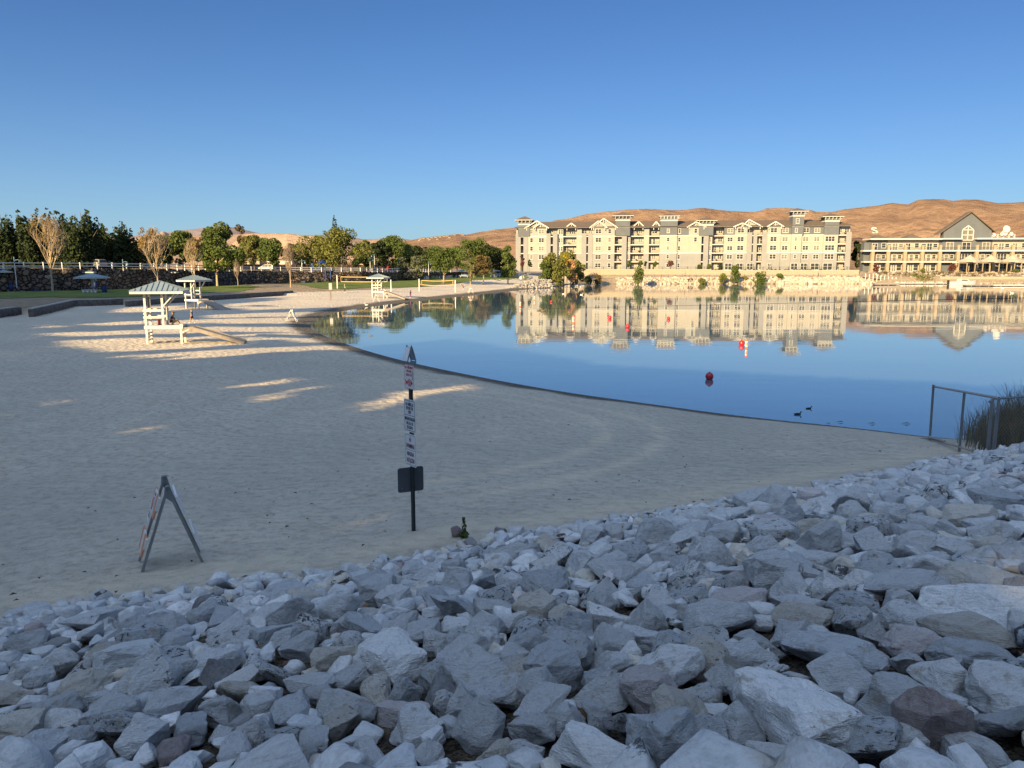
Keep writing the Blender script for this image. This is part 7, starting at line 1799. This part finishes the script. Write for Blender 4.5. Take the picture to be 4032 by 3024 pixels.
def person(label, p, rz, h=1.72, pose='walk', shirt=None, pants=None, hair=None, shoes=True, long_pants=False, bend=0, armr=None):
    """facing local +y; joints laid out for the pose, one continuous skinned body"""
    o = thing('person', label, 'person', p, rz); s = h/1.75
    J = {'pel': (0, 0, .95), 'wai': (0, .0, 1.1), 'che': (0, .01, 1.32), 'nec': (0, .01, 1.5), 'hea': (0, .03, 1.64)}
    if pose == 'walk':
        J.update(hl=(-.1, 0, .92), kl=(-.1, .17, .5), al=(-.1, .24, .08), tl=(-.1, .42, .04), hr=(.1, 0, .92), kr=(.1, -.04, .5), ar=(.1, -.32, .14), tr=(.1, -.22, .03),
                 sl=(-.19, .01, 1.43), el=(-.24, -.1, 1.15), wl=(-.25, -.02, .9), sr=(.19, .01, 1.43), er=(.24, .08, 1.15), wr=(.25, .24, .96))
    elif pose == 'stand':
        J.update(hl=(-.1, 0, .92), kl=(-.11, .03, .5), al=(-.12, 0, .08), tl=(-.13, .18, .04), hr=(.1, 0, .92), kr=(.11, .03, .5), ar=(.12, -.02, .08), tr=(.13, .16, .04),
                 sl=(-.19, .01, 1.43), el=(-.25, -.02, 1.15), wl=(-.25, .1, .93), sr=(.19, .01, 1.43), er=(.25, -.02, 1.15), wr=(.25, .1, .93))
    elif pose == 'ready':   # knees bent, leaning forward
        J.update(pel=(0, -.12, .78), wai=(0, -.02, .9), che=(0, .16, 1.05), nec=(0, .30, 1.16), hea=(0, .40, 1.27), hl=(-.12, -.12, .76), kl=(-.2, .12, .45), al=(-.24, -.02, .08), tl=(-.26, .16, .04), hr=(.12, -.12, .76), kr=(.2, .12, .45), ar=(.24, -.05, .08), tr=(.26, .13, .04),
                 sl=(-.19, .24, 1.12), el=(-.25, .3, .86), wl=(-.16, .48, .8), sr=(.19, .24, 1.12), er=(.25, .3, .86), wr=(.16, .48, .8))
    elif pose == 'sit':     # on a deck, knees drawn up a little
        J.update(pel=(0, 0, .1), wai=(0, .02, .26), che=(0, .1, .47), nec=(0, .16, .64), hea=(0, .2, .78), hl=(-.1, .02, .1), kl=(-.14, .4, .34), al=(-.13, .62, .05), tl=(-.13, .8, .03), hr=(.1, .02, .1), kr=(.14, .42, .30), ar=(.13, .68, .05), tr=(.13, .86, .03),
                 sl=(-.19, .13, .58), el=(-.26, .24, .34), wl=(-.16, .42, .36), sr=(.19, .13, .58), er=(.26, .24, .34), wr=(.16, .44, .36))
    elif pose == 'cycle':
        J.update(pel=(0, -.1, .98), wai=(0, -.02, 1.1), che=(0, .16, 1.27), nec=(0, .28, 1.39), hea=(0, .36, 1.51), hl=(-.1, -.1, .96), kl=(-.1, .24, .72), al=(-.1, .14, .32), tl=(-.1, .3, .28), hr=(.1, -.1, .96), kr=(.1, .16, .58), ar=(.1, .0, .16), tr=(.1, .16, .12),
                 sl=(-.19, .22, 1.35), el=(-.22, .4, 1.16), wl=(-.2, .58, 1.03), sr=(.19, .22, 1.35), er=(.22, .4, 1.16), wr=(.2, .58, 1.03))
    if armr: J.update(er=armr[0], wr=armr[1])
    V, E, Rr, ix = [], [], [], {}
    def jv(n, r): ix[n] = len(V); V.append(Vector(J[n])*s); Rr.append((r[0]*s, r[1]*s) if hasattr(r, '__len__') else r*s)
    for n, r in (('pel', (.15, .11)), ('wai', (.135, .10)), ('che', (.165, .115)), ('nec', .055), ('hea', (.078, .098)), ('hl', .09), ('kl', .058), ('al', .042), ('tl', .032), ('hr', .09), ('kr', .058), ('ar', .042), ('tr', .032), ('sl', .058), ('el', .042), ('wl', .027), ('sr', .058), ('er', .042), ('wr', .027)): jv(n, r)
    for a, b in (('pel', 'wai'), ('wai', 'che'), ('che', 'nec'), ('nec', 'hea'), ('pel', 'hl'), ('hl', 'kl'), ('kl', 'al'), ('al', 'tl'), ('pel', 'hr'), ('hr', 'kr'), ('kr', 'ar'), ('ar', 'tr'), ('che', 'sl'), ('sl', 'el'), ('el', 'wl'), ('che', 'sr'), ('sr', 'er'), ('er', 'wr')): E.append((ix[a], ix[b]))
    # crown of the head, nose
    hd = Vector(J['hea'])*s; up = (hd-Vector(J['nec'])*s).normalized(); V.append(hd+up*.085*s); Rr.append((.07*s, .085*s)); E.append((ix['hea'], len(V)-1))
    fw = Vector((0, 1, 0)); fw = (fw-up*fw.dot(up)).normalized()
    # hands: palm, four fingers, thumb
    for sd, w_, e_ in ((-1, 'wl', 'el'), (1, 'wr', 'er')):
        a = Vector(J[w_])*s; d = (a-Vector(J[e_])*s).normalized(); sdv = d.cross(Vector((sd, .2, 0))).normalized(); palm = a+d*.07*s; V.append(palm); Rr.append((.034*s, .018*s)); pi = len(V)-1; E.append((ix[w_], pi))
        cur = d.cross(sdv).normalized()*sd
        for q, L_ in ((-1.5, .062), (-.5, .075), (.5, .08), (1.5, .07)):
            b = palm+d*.04*s+sdv*q*.019*s; V.append(b); Rr.append(.0095*s); V.append(b+d*L_*.6*s+cur*.012*s); Rr.append(.0085*s); V.append(b+d*L_*s+cur*.034*s); Rr.append(.0075*s); n = len(V); E += [(pi, n-3), (n-3, n-2), (n-2, n-1)]
        b = a+d*.045*s+sdv*.045*s; V.append(b); Rr.append(.011*s); V.append(b+d*.045*s+sdv*.018*s+cur*.02*s); Rr.append(.009*s); n = len(V); E += [(pi, n-2), (n-2, n-1)]
    skin_mesh('body', V, E, Rr, SKIN, o)
    def cloth(nm, chain, mat):
        """chain of (joint or (joint,joint,f), radius); branches given as lists"""
        V2, E2, R2 = [], [], []
        for br in chain:
            pv = None
            for (j, r) in br:
                q = Vector(J[j])*s if isinstance(j, str) else Vector(J[j[0]]).lerp(Vector(J[j[1]]), j[2])*s
                hit_ = next((i for i, v in enumerate(V2) if (v-q).length < 1e-4), None)
                if hit_ is None: V2.append(q); R2.append((r[0]*s, r[1]*s) if hasattr(r, '__len__') else r*s); hit_ = len(V2)-1
                if pv is not None and pv != hit_: E2.append((pv, hit_))
                pv = hit_
        skin_mesh(nm, V2, E2, R2, mat, o)
    if shirt: cloth('shirt', [[('pel', (.165, .125)), ('wai', (.16, .122)), ('che', (.185, .135)), (('che', 'nec', .55), (.10, .085))], [('che', (.185, .135)), ('sl', .078), (('sl', 'el', .62), .062)], [('che', (.185, .135)), ('sr', .078), (('sr', 'er', .62), .062)]], shirt)
    if pants:
        f = .93 if long_pants else .75
        if long_pants: cloth('trousers', [[(('pel', 'wai', .25), (.165, .125)), ('pel', (.168, .128)), ('hl', .107), ('kl', .075), (('kl', 'al', f), .056)], [('pel', (.168, .128)), ('hr', .107), ('kr', .075), (('kr', 'ar', f), .056)]], pants)
        else: cloth('shorts', [[(('pel', 'wai', .25), (.165, .125)), ('pel', (.168, .128)), ('hl', .110), (('hl', 'kl', f), .085)], [('pel', (.168, .128)), ('hr', .110), (('hr', 'kr', f), .085)]], pants)
    # hair cap, face
    hb = MB(); n = 14
    for i in range(7):
        t = i/6*1.75
        for k_ in range(n):
            a = 6.2832*k_/n; back = -math.cos(a); rr = .108*s*math.sin(max(.02, t))*(1 if back > -.3 else .94); zz = math.cos(t)*.125*s
            if back < -.2 and t > 1.2: zz = math.cos(1.2)*.125*s; rr = .1*s*math.sin(1.2)
            hb.v.append(tuple(hd+up*(.05*s+zz)+Vector((math.sin(a)*rr*.88, 0, 0))+fw*(math.cos(a)*rr*1.03-.012*s)))
    for i in range(6):
        for k_ in range(n): k2 = (k_+1) % n; hb.f.append((i*n+k_, i*n+k2, (i+1)*n+k2, (i+1)*n+k_)); hb.mi.append(0)
    hb.build('hair', hair or HAIRD, o, True)
    fb = MB()
    for sx_ in (-1, 1): q = hd+up*.03*s+fw*.098*s+Vector((sx_*.032*s, 0, 0)); fb.lathe([(.002, -.006*s), (.008*s, 0), (.002, .006*s)], 6, M=Matrix.Translation(q))
    q = hd-up*.05*s+fw*.095*s; fb.box(q.x-.022*s, q.x+.022*s, q.y-.003, q.y+.004, q.z-.003, q.z+.003); fb.build('eyes', HAIRD, o)
    nb = MB(); q = hd+fw*.098*s; nb.lathe([(.016*s, -.02*s), (.011*s, 0), (.004*s, .025*s)], 8, M=Matrix.Translation(q)); 
    for sx_ in (-1, 1): nb.lathe([(.006*s, -.028*s), (.016*s, 0), (.006*s, .028*s)], 8, M=Matrix.Translation(hd+up*.015*s+Vector((sx_*.083*s, -.01*s, 0))))
    nb.build('nose', SKIN, o, True)
    if shoes:
        for a_, t_ in (('al', 'tl'), ('ar', 'tr')):
            a, t = Vector(J[a_])*s, Vector(J[t_])*s; b = MB(); d = (t-a); d.z *= .3; hl_ = a-d*.25; hl_.z = min(a.z, t.z)+.0*s
            b.tube([hl_+Vector((0, 0, .0)), a+Vector((0, 0, -.03*s)), t+Vector((0, 0, .005)), t+d*.15], [.035*s, .05*s, .045*s, .02*s], 8); b.build('shoe', VINYL if shoes is True else shoes, o, True)
    return o
TEALC = plain('teal_cloth', (.06, .13, .17), .9); BLACKC = plain('black_cloth', (.018, .018, .022), .9); GREENC = plain('green_cloth', (.04, .19, .12), .9); WHITEC = plain('white_cloth', (.48, .45, .44), .9); PINKC = plain('pink_cloth', (.42, .10, .20), .9); REDC = plain('red_cloth', (.40, .06, .04), .9); BLUEC = plain('denim', (.05, .075, .14), .9)
def g_at(px, py, z=.78):
    p = on_ground(px, py); p.z += .015; return p
person('child in grey blue shirt and black shorts walking behind the nearest lifeguard chair', g_at(757, 1274), R(80), 1.24, 'walk', plain('grey_blue_cloth', (.12, .155, .19), .9), BLACKC, HAIRB)
q = T1P+Vector((.72, .25, 1.125)); person('person in dark clothes sitting on the deck of the nearest lifeguard chair', q, R(-80), 1.6, 'sit', BLACKC, plain('khaki_cloth', (.26, .21, .14), .9), HAIRB, long_pants=True)
person('person in black walking along the path under the boulder wall', g_at(233, 1132, 2.1), R(95), 1.75, 'walk', BLACKC, BLACKC, HAIRD)
person('player in a green top and dark trousers before the first volleyball net', g_at(1358, 1152, .85), R(-60), 1.6, 'stand', GREENC, BLACKC, HAIRB, long_pants=True)
person('person in a white top bending forward beside the farthest lifeguard chair', g_at(1519, 1163), R(70), 1.6, 'ready', WHITEC, WHITEC, HAIRB)
person('child in pink at the foot of the farthest ramp', g_at(1617, 1172), R(60), 1.25, 'stand', PINKC, PINKC, HAIRD, long_pants=True)
person('player in black at the left post of the sagging net', g_at(1655, 1140, 1.0), R(-20), 1.65, 'ready', BLACKC, BLACKC, HAIRD)
person('player in red beyond the middle of the sagging net', g_at(1744, 1120, 1.3), R(150), 1.6, 'ready', REDC, BLACKC, HAIRD)
person('player in black at the right post of the sagging net', g_at(1786, 1127, 1.2), R(160), 1.65, 'stand', BLACKC, BLACKC, HAIRD)
person('player in black crouching on the sand right of the sagging net', g_at(1824, 1142, .95), R(100), 1.55, 'ready', BLACKC, BLACKC, HAIRD)
person('person in dark clothes walking on the lake walk above the big round bush', Vector((gz(2577, 1084, 2.3).x, FARY+7, 2.31)), R(90), 1.75, 'walk', BLUEC, BLACKC, HAIRD, long_pants=True)
person('person in dark clothes on the lake walk near its right end', Vector((at(3222, 1084, FARY+7).x, FARY+7, 2.31)), R(180), 1.75, 'stand', BLUEC, BLACKC, HAIRD, long_pants=True)
person('person in a pale shirt by the picnic shelter on the far lawn', g_at(1913, 1082, 2.3), R(90), 1.7, 'stand', WHITEC, BLUEC, HAIRD, long_pants=True)
q = on_ground(826, 1206); person('child crouching under the ramp of the second lifeguard chair', Vector((q.x, q.y, H1(q.x, q.y))), R(120), 1.0, 'sit', BLACKC, BLACKC, HAIRD)
def bicycle(lb, p, rz):
    o = thing('bicycle', lb, 'bicycle', p, rz, 'bicycles on the lake walk')
    for y in (-.52, .52):
        w = MB(); w.tube([(0, .33*math.cos(a), .33*math.sin(a)) for a in np.linspace(0, 6.2832, 19)], .02, 6, cap=False)
        for a in np.linspace(0, 3.14, 6): w.bar((0, .32*math.cos(a), .32*math.sin(a)), (0, -.32*math.cos(a), -.32*math.sin(a)), .006)
        w.build('wheel', TYRE, o, loc=(0, y, .35))
    m = MB()
    for a, b in (((0, -.52, .35), (0, -.05, .3)), ((0, -.05, .3), (0, -.2, .82)), ((0, -.2, .78), (0, .38, .82)), ((0, -.05, .3), (0, .38, .82)), ((0, .36, .95), (0, .52, .35)), ((0, -.52, .35), (0, -.19, .76))): m.tube([a, b], .02, 6)
    m.build('frame', CARR, o); m = MB(); m.tube([(-.26, .42, 1.0), (0, .37, .98), (.26, .42, 1.0)], .015, 6); m.build('handlebar', BLACKM, o); m = MB(); m.box(-.06, .06, -.32, -.08, .86, .91); m.build('saddle', BLACKM, o); return o
for i, (px, sh, lb, lb2) in enumerate(((2341, PINKC, 'leading cyclist in a pinkish top on the lake walk right of the leaning trees', 'bicycle ridden by the leading cyclist'), (2350, BLACKC, 'second cyclist in dark clothes close behind the first', 'bicycle ridden by the second cyclist'))):
    q = Vector((at(px, 1080, FARY+6.6+i).x, FARY+6.6+i*.9, 2.31)); bicycle(lb2, q, R(90)); person(lb, q, R(90), 1.75, 'cycle', sh, BLACKC, HAIRD)
